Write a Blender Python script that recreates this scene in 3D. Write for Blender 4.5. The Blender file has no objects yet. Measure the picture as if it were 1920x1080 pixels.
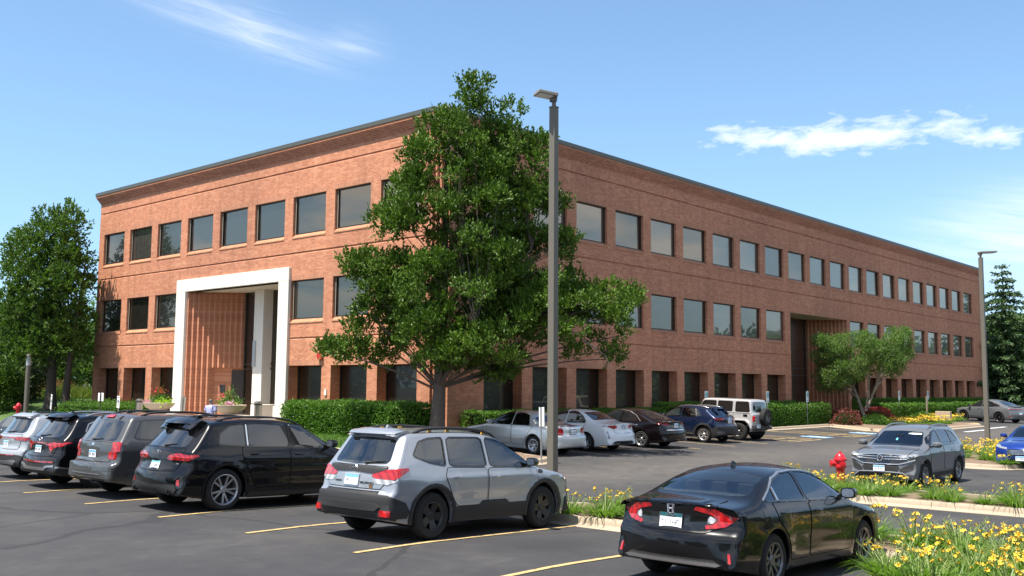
import bpy, bmesh, math, random
from math import sin, cos, pi, radians, sqrt, atan2, hypot
from mathutils import Vector, Matrix
from mathutils.bvhtree import BVHTree
from mathutils.geometry import tessellate_polygon

S = bpy.context.scene
COL = S.collection
# ------------------------------------------------------------------ camera
YAW, PIT, ROL = radians(41.5289), radians(5.72949), radians(0.48543)
CAMH = 2.35
fw = Vector((cos(PIT)*cos(YAW), cos(PIT)*sin(YAW), sin(PIT)))
rt = Vector((sin(YAW), -cos(YAW), 0)); up = rt.cross(fw)
r2 = rt*cos(ROL) + up*sin(ROL); u2 = up*cos(ROL) - rt*sin(ROL)
cd = bpy.data.cameras.new('camera'); cam = bpy.data.objects.new('camera', cd); COL.objects.link(cam)
M = Matrix.Identity(4)
for i in range(3):
    M[i][0], M[i][1], M[i][2] = r2[i], u2[i], -fw[i]
M[0][3], M[1][3], M[2][3] = 0, 0, CAMH
cam.matrix_world = M
cd.sensor_width = 36; cd.lens = 1857.286*36/1920; cd.clip_start = .1; cd.clip_end = 3000
S.camera = cam
# ------------------------------------------------------------------ sky and sun
SUN_EL, SUN_AZ = radians(67.5), radians(167)      # direction towards the sun, counter-clockwise from +X
sd = Vector((cos(SUN_EL)*cos(SUN_AZ), cos(SUN_EL)*sin(SUN_AZ), sin(SUN_EL)))
sl = bpy.data.lights.new('sun', 'SUN'); sl.energy = 5.0; sl.angle = radians(.53); sl.color = (1, .935, .83)
so = bpy.data.objects.new('sun', sl); COL.objects.link(so); so.rotation_euler = sd.to_track_quat('Z', 'Y').to_euler()
so.location = (0, 0, 60)
W = bpy.data.worlds.new('World'); S.world = W; W.use_nodes = True
S.view_settings.view_transform = 'Standard'; S.view_settings.look = 'None'
S.view_settings.exposure = 1.1; S.view_settings.gamma = 1; S.view_settings.use_curve_mapping = False
SKY_STR = .088

class NT:
    """small node-tree writer"""
    def __init__(s, nt): s.t = nt; s.n = nt.nodes; s.l = nt.links
    def new(s, typ, **kw):
        n = s.n.new(typ)
        for k, v in kw.items():
            if k.startswith('i_'):
                n.inputs[k[2:].replace('_', ' ')].default_value = v
            else: setattr(n, k, v)
        return n
    def link(s, a, b): s.l.new(a, b)
    def math(s, op, a, b=None, c=None, clamp=False):
        n = s.n.new('ShaderNodeMath'); n.operation = op; n.use_clamp = clamp
        for i, v in enumerate((a, b, c)):
            if v is None: continue
            if isinstance(v, (int, float)): n.inputs[i].default_value = v
            else: s.l.new(v, n.inputs[i])
        return n.outputs[0]
    def mix(s, f, a, b, typ='RGBA', blend='MIX'):
        n = s.n.new('ShaderNodeMix'); n.data_type = typ
        if typ == 'RGBA': n.blend_type = blend
        ia, ib = (6, 7) if typ == 'RGBA' else (2, 3)
        for i, v in ((0, f), (ia, a), (ib, b)):
            if isinstance(v, (int, float)): n.inputs[i].default_value = v
            elif isinstance(v, tuple): n.inputs[i].default_value = v if len(v) == 4 else (*v, 1)
            else: s.l.new(v, n.inputs[i])
        return n.outputs[2 if typ == 'RGBA' else 0]
    def ramp(s, f, pts):
        n = s.n.new('ShaderNodeValToRGB'); s.l.new(f, n.inputs[0]); e = n.color_ramp.elements
        while len(e) < len(pts): e.new(.5)
        for i, (p, c) in enumerate(pts): e[i].position = p; e[i].color = c if len(c) == 4 else (*c, 1)
        return n.outputs[0]
    def noise(s, vec, scale, detail=4, rough=.55, dist=0, out=0):
        n = s.n.new('ShaderNodeTexNoise'); n.inputs['Scale'].default_value = scale
        n.inputs['Detail'].default_value = detail; n.inputs['Roughness'].default_value = rough
        n.inputs['Distortion'].default_value = dist
        if vec is not None: s.l.new(vec, n.inputs['Vector'])
        return n.outputs[out]
    def comb(s, x, y, z):
        n = s.n.new('ShaderNodeCombineXYZ')
        for i, v in enumerate((x, y, z)):
            if isinstance(v, (int, float)): n.inputs[i].default_value = v
            else: s.l.new(v, n.inputs[i])
        return n.outputs[0]
    def sep(s, v):
        n = s.n.new('ShaderNodeSeparateXYZ'); s.l.new(v, n.inputs[0]); return n.outputs

def build_sky():
    t = NT(W.node_tree); t.n.clear()
    out = t.new('ShaderNodeOutputWorld'); bg = t.new('ShaderNodeBackground'); t.link(bg.outputs[0], out.inputs[0])
    sky = t.new('ShaderNodeTexSky'); sky.sky_type = 'NISHITA'; sky.sun_disc = False
    sky.sun_elevation = SUN_EL; sky.sun_rotation = radians(90) - SUN_AZ
    sky.altitude = 200; sky.air_density = 1.0; sky.dust_density = .3; sky.ozone_density = 2.0
    D = t.new('ShaderNodeTexCoord').outputs['Generated']
    x, y, z = t.sep(D)
    az = t.math('MULTIPLY', t.math('ARCTAN2', y, x), 180/pi)
    el = t.math('MULTIPLY', t.math('ARCSINE', z), 180/pi)
    def blob(a, e, ra, re, tilt=0.0):
        da = t.math('SUBTRACT', az, a); de = t.math('SUBTRACT', el, e)
        de = t.math('SUBTRACT', de, t.math('MULTIPLY', da, tilt))
        q = t.math('ADD', t.math('POWER', t.math('ABSOLUTE', t.math('DIVIDE', da, ra)), 2.0), t.math('POWER', t.math('ABSOLUTE', t.math('DIVIDE', de, re)), 2.0))
        return t.math('EXPONENT', t.math('MULTIPLY', q, -1.0))
    def total(lst):
        o = lst[0]
        for k in lst[1:]: o = t.math('ADD', o, k)
        return o
    puff = total([blob(28.6, 14.3, 2.2, .75, -.06), blob(25.6, 13.75, 2.6, .65, .03), blob(22.8, 13.9, 2.8, 1.15, -.05),
                  blob(19.6, 13.9, 2.6, .85, -.1), blob(16.2, 13.5, 1.6, .9, .15), blob(14.5, 13.2, 1.2, .5)])
    v1 = t.comb(t.math('MULTIPLY', az, .22), t.math('MULTIPLY', el, .55), 0)
    n1 = t.noise(v1, 3.0, 9, .62, .3)
    m1 = t.math('MULTIPLY', t.math('SUBTRACT', t.math('ADD', puff, t.math('MULTIPLY', t.math('SUBTRACT', n1, .5), 2.9)), .60), 1.05, clamp=True)
    m1 = t.math('MULTIPLY', t.math('POWER', m1, .85), t.math('MINIMUM', t.math('MULTIPLY', puff, 1.9), .58))
    wisp = total([blob(58.5, 20.1, 4.8, 1.1, .16), blob(55.2, 18.9, 3.0, .8, .25), blob(51.0, 19.3, 1.5, .8, .1)])
    v2 = t.comb(t.math('MULTIPLY', t.math('SUBTRACT', az, t.math('MULTIPLY', el, 1.2)), .10), t.math('MULTIPLY', t.math('ADD', el, t.math('MULTIPLY', az, -.17)), .8), 3.7)
    n2 = t.noise(v2, 1.9, 8, .62, .5)
    m2 = t.math('MULTIPLY', t.math('MULTIPLY', wisp, t.math('MULTIPLY', t.math('SUBTRACT', n2, .30), 1.7, clamp=True)), .42, clamp=True)
    veil = total([blob(15, 7.9, 3.8, 1.6, .0), blob(12.0, 9.2, 4.0, 1.5, .05), blob(9, 6, 8, 3.2)])
    m3 = t.math('MULTIPLY', t.math('MULTIPLY', veil, t.math('MULTIPLY', t.math('SUBTRACT', n2, .2), 1.9, clamp=True)), .34, clamp=True)
    # fair-weather cumulus over the rest of the sky
    away = t.math('SUBTRACT', 1.0, t.math('MULTIPLY', blob(40, 12, 46, 90), 1.6), clamp=True)
    band = t.math('MULTIPLY', t.math('MULTIPLY', t.math('SUBTRACT', el, 2.0), .2, clamp=True), t.math('MULTIPLY', t.math('SUBTRACT', 62.0, el), .04, clamp=True))
    sc_ = t.math('DIVIDE', 1.0, t.math('ADD', t.math('MAXIMUM', z, 0.0), .16))
    v4 = t.comb(t.math('MULTIPLY', x, sc_), t.math('MULTIPLY', y, sc_), 1.3)
    n4 = t.noise(v4, 1.7, 9, .55, .2)
    m4 = t.math('MULTIPLY', t.math('MULTIPLY', t.math('SUBTRACT', n4, .45), 6.5, clamp=True), t.math('MULTIPLY', away, band), clamp=True)
    m = t.math('MAXIMUM', t.math('MAXIMUM', m1, m2), t.math('MAXIMUM', m3, t.math('MULTIPLY', m4, .9)))
    body = t.math('MULTIPLY', t.math('ADD', t.math('MULTIPLY', n1, .5), .75), 1.0)
    cl = t.mix(body, (5.4, 5.6, 5.9), (8.2, 8.2, 8.1))
    skyc = t.mix(1.0, sky.outputs[0], (SKYTINT[0], SKYTINT[1], SKYTINT[2]), blend='MULTIPLY')
    # pale blue air towards the horizon
    low = t.math('EXPONENT', t.math('MULTIPLY', t.math('MAXIMUM', el, 0.0), -1/14))
    skyc = t.mix(t.math('MULTIPLY', low, .8), skyc, (2.5, 4.4, 7.0))
    colr = t.mix(m, skyc, cl)
    t.link(colr, bg.inputs[0]); bg.inputs[1].default_value = SKY_STR
SKYTINT = (.90, 1.0, 1.04)
build_sky()

# ------------------------------------------------------------------ helpers
def link(o, parent=None):
    COL.objects.link(o)
    if parent is not None: o.parent = parent
    return o
def empty(name, loc=(0, 0, 0), rz=0, parent=None):
    o = bpy.data.objects.new(name, None); o.empty_display_size = .2
    link(o, parent); o.location = loc; o.rotation_euler = (0, 0, rz); return o
def tag(o, label=None, cat=None, group=None, kind=None):
    if label: o['label'] = label
    if cat: o['category'] = cat
    if group: o['group'] = group
    if kind: o['kind'] = kind
    return o
def mesh_obj(name, me, parent=None, mats=None, loc=None):
    if mats is not None:
        for m in (mats if isinstance(mats, (list, tuple)) else [mats]): me.materials.append(m)
    o = bpy.data.objects.new(name, me); link(o, parent)
    if loc: o.location = loc
    return o

class MB:
    """collects geometry, links it as ONE mesh object"""
    def __init__(s): s.v = []; s.f = []; s.m = []; s.cur = 0
    def vert(s, p): s.v.append(tuple(p)); return len(s.v)-1
    def face(s, ids): s.f.append(tuple(ids)); s.m.append(s.cur)
    def quad(s, a, b, c, d): i = len(s.v); s.v += [tuple(a), tuple(b), tuple(c), tuple(d)]; s.face((i, i+1, i+2, i+3))
    def poly(s, pts): i = len(s.v); s.v += [tuple(p) for p in pts]; s.face(range(i, i+len(pts)))
    def box(s, c, d, rz=0, rx=0, ry=0, taper=1.0):
        R = Matrix.Rotation(rz, 3, 'Z') @ Matrix.Rotation(ry, 3, 'Y') @ Matrix.Rotation(rx, 3, 'X'); C = Vector(c); i = len(s.v)
        for sz in (-1, 1):
            k = taper if sz > 0 else 1
            for sx, sy in ((-1, -1), (1, -1), (1, 1), (-1, 1)):
                s.v.append(tuple(C + R @ Vector((sx*d[0]*k/2, sy*d[1]*k/2, sz*d[2]/2))))
        for q in ((3, 2, 1, 0), (4, 5, 6, 7), (0, 1, 5, 4), (1, 2, 6, 5), (2, 3, 7, 6), (3, 0, 4, 7)): s.face([i+k for k in q])
        return s
    def box2(s, a, b): return s.box([(a[k]+b[k])/2 for k in range(3)], [abs(b[k]-a[k]) for k in range(3)])
    def tube(s, pts, rad, n=8, cap=True, sy=1.0):
        pts = [Vector(p) for p in pts]
        if not isinstance(rad, (list, tuple)): rad = [rad]*len(pts)
        rings = []; nrm = None
        for k, p in enumerate(pts):
            d = (pts[min(k+1, len(pts)-1)] - pts[max(k-1, 0)]).normalized()
            if nrm is None:
                nrm = d.orthogonal().normalized()
            else:
                nrm = (nrm - d*nrm.dot(d))
                nrm = nrm.normalized() if nrm.length > 1e-6 else d.orthogonal().normalized()
            b = d.cross(nrm); ring = []
            for j in range(n):
                a = 2*pi*j/n; ring.append(s.vert(p + nrm*(cos(a)*rad[k]) + b*(sin(a)*rad[k]*sy)))
            rings.append(ring)
        for k in range(len(rings)-1):
            for j in range(n): s.face((rings[k][j], rings[k][(j+1) % n], rings[k+1][(j+1) % n], rings[k+1][j]))
        if cap: s.face(rings[0][::-1]); s.face(rings[-1])
        return s
    def lathe(s, prof, n=24, c=(0, 0, 0), axis='z', a0=0, a1=2*pi):
        full = abs(a1-a0-2*pi) < 1e-6; rings = []
        for (r, h) in prof:
            ring = []
            for j in range(n if full else n+1):
                a = a0+(a1-a0)*j/n
                p = (r*cos(a), r*sin(a), h) if axis == 'z' else ((r*cos(a), h, r*sin(a)) if axis == 'y' else (h, r*cos(a), r*sin(a)))
                ring.append(s.vert((p[0]+c[0], p[1]+c[1], p[2]+c[2])))
            rings.append(ring)
        m = len(rings[0])
        for k in range(len(rings)-1):
            for j in range(m if full else m-1): s.face((rings[k][j], rings[k][(j+1) % m], rings[k+1][(j+1) % m], rings[k+1][j]))
        return s
    def prism(s, poly, depth, fn):
        """poly in 2d; fn(u,v,d) -> 3d"""
        n = len(poly); a = [s.vert(fn(u, v, 0)) for u, v in poly]; b = [s.vert(fn(u, v, depth)) for u, v in poly]
        s.face(a[::-1]); s.face(b)
        for k in range(n): s.face((a[k], a[(k+1) % n], b[(k+1) % n], b[k]))
        return s
    def mesh(s, name, smooth=None):
        me = bpy.data.meshes.new(name); me.from_pydata(s.v, [], s.f)
        if any(s.m): me.polygons.foreach_set('material_index', s.m)
        bm = bmesh.new(); bm.from_mesh(me); bmesh.ops.remove_doubles(bm, verts=bm.verts, dist=1e-5) if smooth else None
        if len(bm.faces) < 60000: bmesh.ops.recalc_face_normals(bm, faces=bm.faces)
        bm.to_mesh(me); bm.free()
        if smooth:
            me.polygons.foreach_set('use_smooth', [True]*len(me.polygons)); me.set_sharp_from_angle(angle=radians(smooth))
        me.update(); return me
    def build(s, name, mats, parent=None, smooth=None, loc=None, bevel=None):
        o = mesh_obj(name, s.mesh(name, smooth), parent, mats, loc)
        if bevel:
            b = o.modifiers.new('bevel', 'BEVEL'); b.width = bevel; b.segments = 2; b.limit_method = 'ANGLE'; b.angle_limit = radians(40)
        return o
def raw_mesh(name, V, F, smooth=False):
    me = bpy.data.meshes.new(name); me.from_pydata(V, [], F)
    if smooth: me.polygons.foreach_set('use_smooth', [True]*len(me.polygons))
    me.update(); return me
def copy_tree(o, parent=None):
    c = o.copy(); COL.objects.link(c); c.parent = parent
    for ch in list(o.children): copy_tree(ch, c)
    return c
def lerp(a, b, t): return a+(b-a)*t
def clamp(x, a, b): return max(a, min(b, x))
def interp(x, tab):
    if x <= tab[0][0]: return tab[0][1]
    for (x0, y0), (x1, y1) in zip(tab, tab[1:]):
        if x <= x1: return lerp(y0, y1, (x-x0)/(x1-x0))
    return tab[-1][1]
def sstep(x): x = clamp(x, 0, 1); return x*x*(3-2*x)
def catmull(pts, step=.05):
    """pts (x,z[,'s']); 's' breaks the curve; returns dense list"""
    P = [(p[0], p[1]) for p in pts]; sh = [len(p) > 2 for p in pts]; sh[0] = sh[-1] = True
    out = []
    for i in range(len(P)-1):
        p1, p2 = P[i], P[i+1]
        p0 = P[i-1] if not sh[i] else (2*p1[0]-p2[0], 2*p1[1]-p2[1])
        p3 = P[i+2] if not sh[i+1] else (2*p2[0]-p1[0], 2*p2[1]-p1[1])
        d0 = max(hypot(p1[0]-p0[0], p1[1]-p0[1])**.5, 1e-4); d1 = max(hypot(p2[0]-p1[0], p2[1]-p1[1])**.5, 1e-4); d2 = max(hypot(p3[0]-p2[0], p3[1]-p2[1])**.5, 1e-4)
        m1 = [((p1[k]-p0[k])/d0-(p2[k]-p0[k])/(d0+d1)+(p2[k]-p1[k])/d1)*d1 for k in (0, 1)]
        m2 = [((p2[k]-p1[k])/d1-(p3[k]-p1[k])/(d1+d2)+(p3[k]-p2[k])/d2)*d1 for k in (0, 1)]
        n = max(2, int(hypot(p2[0]-p1[0], p2[1]-p1[1])/step))
        for j in range(n):
            t = j/n; h = (2*t**3-3*t*t+1, t**3-2*t*t+t, -2*t**3+3*t*t, t**3-t*t)
            out.append(tuple(h[0]*p1[k]+h[1]*m1[k]+h[2]*p2[k]+h[3]*m2[k] for k in (0, 1)))
    out.append(P[-1]); return out
def chaikin(poly, it=2, k=.22):
    for _ in range(it):
        o = []
        for a, b in zip(poly, poly[1:]+poly[:1]):
            o.append((lerp(a[0], b[0], k), lerp(a[1], b[1], k))); o.append((lerp(a[0], b[0], 1-k), lerp(a[1], b[1], 1-k)))
        poly = o
    return poly
def text_mesh(s, size, depth=.004, align='CENTER'):
    cu = bpy.data.curves.new('lettering', 'FONT'); cu.body = s; cu.size = size; cu.extrude = depth/2; cu.align_x = align; cu.align_y = 'CENTER'
    cu.resolution_u = 3
    o = bpy.data.objects.new('lettering', cu); COL.objects.link(o)
    me = bpy.data.meshes.new_from_object(o.evaluated_get(bpy.context.evaluated_depsgraph_get()))
    bpy.data.objects.remove(o); return me

# ------------------------------------------------------------------ materials
def mat(name): 
    m = bpy.data.materials.new(name); m.use_nodes = True; m.node_tree.nodes.clear(); return m, NT(m.node_tree)
def principled(t, **kw):
    out = t.new('ShaderNodeOutputMaterial'); p = t.new('ShaderNodeBsdfPrincipled'); t.link(p.outputs[0], out.inputs[0])
    for k, v in kw.items():
        k = k.replace('_', ' ')
        if isinstance(v, (int, float, tuple, list)):
            p.inputs[k].default_value = (*v, 1) if isinstance(v, tuple) and len(v) == 3 and p.inputs[k].type == 'RGBA' else v
        else: t.link(v, p.inputs[k])
    return p
def simple(name, col, rough=.5, metal=0.0, coat=0.0, var=0.0, vscale=6, bump=0.0, bscale=40, spec=.5, coat_rough=.03, ior=None):
    m, t = mat(name); kw = {}
    co = t.new('ShaderNodeTexCoord').outputs['Object']
    base = col
    if var:
        n = t.noise(co, vscale, 5, .6)
        base = t.mix(n, tuple(c*(1-var) for c in col), tuple(min(1, c*(1+var)) for c in col))
    p = principled(t, Base_Color=base, Roughness=rough, Metallic=metal, Coat_Weight=coat, Coat_Roughness=coat_rough)
    p.inputs['Specular IOR Level'].default_value = spec
    if ior: p.inputs['IOR'].default_value = ior
    if bump:
        b = t.new('ShaderNodeBump'); b.inputs['Strength'].default_value = bump; b.inputs['Distance'].default_value = .02
        t.link(t.noise(co, bscale, 4, .6), b.inputs['Height']); t.link(b.outputs[0], p.inputs['Normal'])
    return m
def leaf_mat(name, c1, c2, scale=1.2, rough=.45, trans=.35, fine=9.0, spec=.4):
    m, t = mat(name)
    co = t.new('ShaderNodeTexCoord').outputs['Object']
    n = t.noise(co, scale, 4, .6); n2 = t.noise(co, fine, 2, .5)
    f = t.math('ADD', t.math('MULTIPLY', n, .55), t.math('MULTIPLY', n2, .5), clamp=True)
    f = t.math('MULTIPLY', t.math('SUBTRACT', f, .28), 2.1, clamp=True)
    c = t.mix(f, c1, c2)
    out = t.new('ShaderNodeOutputMaterial'); p = t.new('ShaderNodeBsdfPrincipled')
    t.link(c, p.inputs['Base Color']); p.inputs['Roughness'].default_value = rough; p.inputs['Specular IOR Level'].default_value = spec
    tr = t.new('ShaderNodeBsdfTranslucent'); t.link(t.mix(1.0, c, (1.2, 1.5, .55), blend='MULTIPLY'), tr.inputs[0])
    mx = t.new('ShaderNodeMixShader'); mx.inputs[0].default_value = trans
    t.link(p.outputs[0], mx.inputs[1]); t.link(tr.outputs[0], mx.inputs[2]); t.link(mx.outputs[0], out.inputs[0])
    return m

def brick_mat(name, c1, c2, mortar, soldier=False, light=(.5, .27, .17), amt=.35, w=.205, h=.0677):
    m, t = mat(name)
    co = t.new('ShaderNodeTexCoord').outputs['Object']
    x, y, z = t.sep(co); s = t.math('ADD', x, y)
    v = t.comb(z, s, 0) if soldier else t.comb(s, z, 0)
    b = t.new('ShaderNodeTexBrick'); t.link(v, b.inputs['Vector'])
    b.inputs['Scale'].default_value = 1; b.inputs['Brick Width'].default_value = w; b.inputs['Row Height'].default_value = h
    b.inputs['Mortar Size'].default_value = .0055; b.inputs['Mortar Smooth'].default_value = .3; b.inputs['Bias'].default_value = 0.0
    b.inputs['Color1'].default_value = (*c1, 1); b.inputs['Color2'].default_value = (*c2, 1); b.inputs['Mortar'].default_value = (*mortar, 1)
    # blotches of lighter bricks that keep to whole courses
    q = t.comb(t.math('MULTIPLY', t.math('FLOOR', t.math('DIVIDE', s, .205)), .16), t.math('MULTIPLY', t.math('FLOOR', t.math('DIVIDE', z, .0677)), .17), 0)
    n = t.noise(q, 1.9, 3, .7)
    f = t.math('MULTIPLY', t.math('SUBTRACT', n, .51), 7.0, clamp=True)
    c = t.mix(t.math('MULTIPLY', f, amt), b.outputs[0], (*light, 1))
    big = t.noise(co, .16, 3, .5)
    c = t.mix(1.0, c, t.ramp(big, [(.3, (.86, .86, .88)), (.7, (1.08, 1.06, 1.04))]), blend='MULTIPLY')
    fine = t.noise(co, 22, 3, .6)
    c = t.mix(1.0, c, t.ramp(fine, [(.25, (.85, .85, .85)), (.75, (1.12, 1.1, 1.1))]), blend='MULTIPLY')
    stv = t.comb(t.math('MULTIPLY', s, 2.2), t.math('MULTIPLY', z, .16), 0); stn = t.noise(stv, 1.0, 5, .65)
    c = t.mix(1.0, c, t.ramp(stn, [(.32, (.84, .83, .82)), (.5, (1, 1, 1)), (.72, (1.07, 1.06, 1.05))]), blend='MULTIPLY')
    p = principled(t, Base_Color=c, Roughness=.85); p.inputs['Specular IOR Level'].default_value = .25
    bu = t.new('ShaderNodeBump'); bu.inputs['Strength'].default_value = .5; bu.inputs['Distance'].default_value = .006
    t.link(t.math('ADD', t.math('MULTIPLY', b.outputs['Fac'], -1.0), t.math('MULTIPLY', fine, .35)), bu.inputs['Height']); t.link(bu.outputs[0], p.inputs['Normal'])
    return m
# ------------------------------------------------------------------ ground shape
def g(x, y):
    a = -.03*clamp(x-10.5, 0, 4.5)
    T = lerp(-.25, 0, clamp((y-10)/10, 0, 1)); w = clamp((x-15)/10, 0, 1)
    z = (1-w)*a + w*T
    z += w*clamp(.03*(y-20.4), 0, .17)
    z += .10*clamp((x-50)/25, 0, 1)*clamp((y-8)/10, 0, 1)
    return z
GX, GY = 26.56, 27.23           # planes of the two facades
def asphalt_mat():
    m, t = mat('asphalt'); co = t.new('ShaderNodeTexCoord').outputs['Object']
    n1 = t.noise(co, .35, 5, .62, .4); n2 = t.noise(co, 60, 3, .7); n3 = t.noise(co, 1.7, 6, .65, 1.2)
    c = t.ramp(n1, [(.3, (.030, .030, .034)), (.55, (.042, .041, .043)), (.75, (.066, .063, .060))])
    c = t.mix(1.0, c, t.ramp(n2, [(.3, (.66, .66, .66)), (.60, (1.1, 1.1, 1.1)), (.76, (2.0, 1.9, 1.8))]), blend='MULTIPLY')
    c = t.mix(1.0, c, t.ramp(n3, [(.35, (.86, .86, .88)), (.6, (1.05, 1.04, 1.02)), (.72, (1.25, 1.2, 1.15))]), blend='MULTIPLY')
    # old sealed cracks
    wv = t.new('ShaderNodeTexVoronoi'); wv.feature = 'DISTANCE_TO_EDGE'; wv.inputs['Scale'].default_value = .16
    nn = t.new('ShaderNodeTexNoise'); nn.inputs['Scale'].default_value = .7; nn.inputs['Detail'].default_value = 5; t.link(co, nn.inputs['Vector'])
    t.link(t.mix(.3, co, nn.outputs['Color'], blend='LINEAR_LIGHT'), wv.inputs['Vector'])
    ck = t.math('LESS_THAN', wv.outputs['Distance'], .008)
    c = t.mix(t.math('MULTIPLY', ck, .7), c, (.018, .018, .02, 1))
    # pale scuffs, paint flecks
    sp = t.math('MULTIPLY', t.math('GREATER_THAN', t.noise(co, 3.2, 9, .75, .6), .672), t.math('GREATER_THAN', n2, .42))
    c = t.mix(t.math('MULTIPLY', sp, .55), c, (.17, .15, .12, 1))
    sx, sy, sz = t.sep(co)
    ys = t.math('SUBTRACT', t.math('FRACT', t.math('DIVIDE', t.math('SUBTRACT', sy, 8.42), 2.75)), .5)
    oil = t.math('EXPONENT', t.math('MULTIPLY', t.math('ADD', t.math('POWER', t.math('MULTIPLY', ys, 5.0), 2.0), t.math('POWER', t.math('DIVIDE', t.math('SUBTRACT', sx, 12.2), 1.3), 2.0)), -1.0))
    c = t.mix(t.math('MULTIPLY', t.math('MULTIPLY', oil, n3), .9), c, (.016, .016, .017, 1))
    # greyer travelled lane beside the building's long side
    x, y, z = t.sep(co)
    lane = t.math('EXPONENT', t.math('MULTIPLY', t.math('POWER', t.math('DIVIDE', t.math('SUBTRACT', y, 17.0), 2.6), 2.0), -1.0))
    lane = t.math('MULTIPLY', lane, t.math('MULTIPLY', t.math('SUBTRACT', x, 15.0), .12, clamp=True))
    c = t.mix(t.math('MULTIPLY', lane, t.math('MULTIPLY', n3, .9)), c, (.125, .112, .098, 1))
    p = principled(t, Base_Color=c, Roughness=.82); p.inputs['Specular IOR Level'].default_value = .35
    b = t.new('ShaderNodeBump'); b.inputs['Strength'].default_value = .35; b.inputs['Distance'].default_value = .006
    t.link(n2, b.inputs['Height']); t.link(b.outputs[0], p.inputs['Normal']); return m
M_ASPHALT = asphalt_mat()
def concrete(name, c, var=.18, bump=.3, rough=.85):
    m, t = mat(name); co = t.new('ShaderNodeTexCoord').outputs['Object']
    n = t.noise(co, 1.3, 6, .65, .5); f = t.noise(co, 35, 4, .65)
    k = t.mix(n, tuple(v*(1-var) for v in c), tuple(v*(1+var) for v in c))
    k = t.mix(1.0, k, t.ramp(f, [(.25, (.82, .8, .78)), (.6, (1.05, 1.05, 1.05))]), blend='MULTIPLY')
    p = principled(t, Base_Color=k, Roughness=rough); p.inputs['Specular IOR Level'].default_value = .3
    b = t.new('ShaderNodeBump'); b.inputs['Strength'].default_value = bump; b.inputs['Distance'].default_value = .006
    t.link(f, b.inputs['Height']); t.link(b.outputs[0], p.inputs['Normal']); return m
M_KERB = concrete('kerb concrete', (.36, .295, .22))
M_WALK = concrete('walk concrete', (.36, .32, .27), .1)
M_PORTAL = concrete('pale precast', (.70, .675, .61), .06, .15)
def worn(name, c, thr=.56):
    m, t = mat(name); co = t.new('ShaderNodeTexCoord').outputs['Object']
    n = t.noise(co, 9, 8, .7, .3); f = t.noise(co, 70, 3, .6)
    k = t.math('MULTIPLY', t.math('SUBTRACT', t.math('ADD', n, t.math('MULTIPLY', f, .25)), thr), 9.0, clamp=True)
    p = principled(t, Base_Color=t.mix(t.math('MULTIPLY', k, .8), c, (.06, .055, .05)), Roughness=.8); return m
M_YELLOW = worn('worn yellow paint', (.46, .325, .14), .66)
M_WHITEP = worn('worn white paint', (.50, .53, .56), .68)
M_BLUEP = worn('faded blue paint', (.16, .30, .46), .66)
def grass_mat():
    m, t = mat('lawn'); co = t.new('ShaderNodeTexCoord').outputs['Object']
    n = t.noise(co, .5, 5, .6); f = t.noise(co, 28, 4, .7)
    c = t.mix(n, (.045, .10, .018), (.085, .15, .030))
    c = t.mix(1.0, c, t.ramp(f, [(.3, (.6, .6, .55)), (.7, (1.3, 1.25, 1.2))]), blend='MULTIPLY')
    p = principled(t, Base_Color=c, Roughness=.8)
    b = t.new('ShaderNodeBump'); b.inputs['Strength'].default_value = 1; b.inputs['Distance'].default_value = .05
    t.link(f, b.inputs['Height']); t.link(b.outputs[0], p.inputs['Normal']); return m
M_LAWN = grass_mat()
def mulch_mat():
    m, t = mat('mulch'); co = t.new('ShaderNodeTexCoord').outputs['Object']
    v = t.new('ShaderNodeTexVoronoi'); v.inputs['Scale'].default_value = 26; t.link(co, v.inputs['Vector'])
    n = t.noise(co, 2, 5, .65)
    c = t.mix(v.outputs['Color'], (.10, .060, .038), (.26, .175, .12)); c = t.mix(n, c, (.20, .145, .10, 1))
    p = principled(t, Base_Color=c, Roughness=.95)
    b = t.new('ShaderNodeBump'); b.inputs['Strength'].default_value = 1; b.inputs['Distance'].default_value = .03
    t.link(v.outputs['Distance'], b.inputs['Height']); t.link(b.outputs[0], p.inputs['Normal']); return m
M_MULCH = mulch_mat()

def build_ground():
    def axis(lo, hi, st):
        a = [-1500, -700, -300, -120, -60]; k = lo; b = []
        while k <= hi: b.append(k); k += st
        return [v for v in a if v < lo-10] + b + [v for v in (hi+15, hi+50, 260, 400, 800, 1500)]
    xs, ys = axis(-30, 110, .5), axis(-30, 80, 1.0)
    V = [(x, y, g(x, y)) for y in ys for x in xs]; n = len(xs)
    F = [(j*n+i, j*n+i+1, (j+1)*n+i+1, (j+1)*n+i) for j in range(len(ys)-1) for i in range(n-1)]
    o = mesh_obj('asphalt_ground', raw_mesh('asphalt_ground', V, F, True), None, M_ASPHALT); tag(o, 'dark asphalt of the car park with cracks and pale scuffs', kind='structure')
build_ground()

def strip(name, pts, w, m, dz=.010, seg=.5):
    """painted line lying on the asphalt"""
    mb = MB()
    for (a, b) in zip(pts, pts[1:]):
        L = hypot(b[0]-a[0], b[1]-a[1]); n = max(1, int(L/seg)); dx, dy = (b[0]-a[0])/L, (b[1]-a[1])/L
        for i in range(n):
            q = []
            for t, s in ((i/n, -1), ((i+1)/n, -1), ((i+1)/n, 1), (i/n, 1)):
                x, y = lerp(a[0], b[0], t)-dy*s*w/2, lerp(a[1], b[1], t)+dx*s*w/2; q.append((x, y, g(x, y)+dz))
            mb.quad(*q)
    return tag(mb.build(name, m), kind='structure')
ROW = [8.42, 11.12, 13.80, 16.52, 19.32, 22.15, 24.95]
for y in ROW: strip('parking_line', [(9.25, y), (14.3, y)], .10, M_YELLOW)
for x in (28.6, 31.45, 34.3, 37.05, 39.9): strip('parking_line', [(x, 20.45), (x, 25.6)], .10, M_YELLOW)
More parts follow.
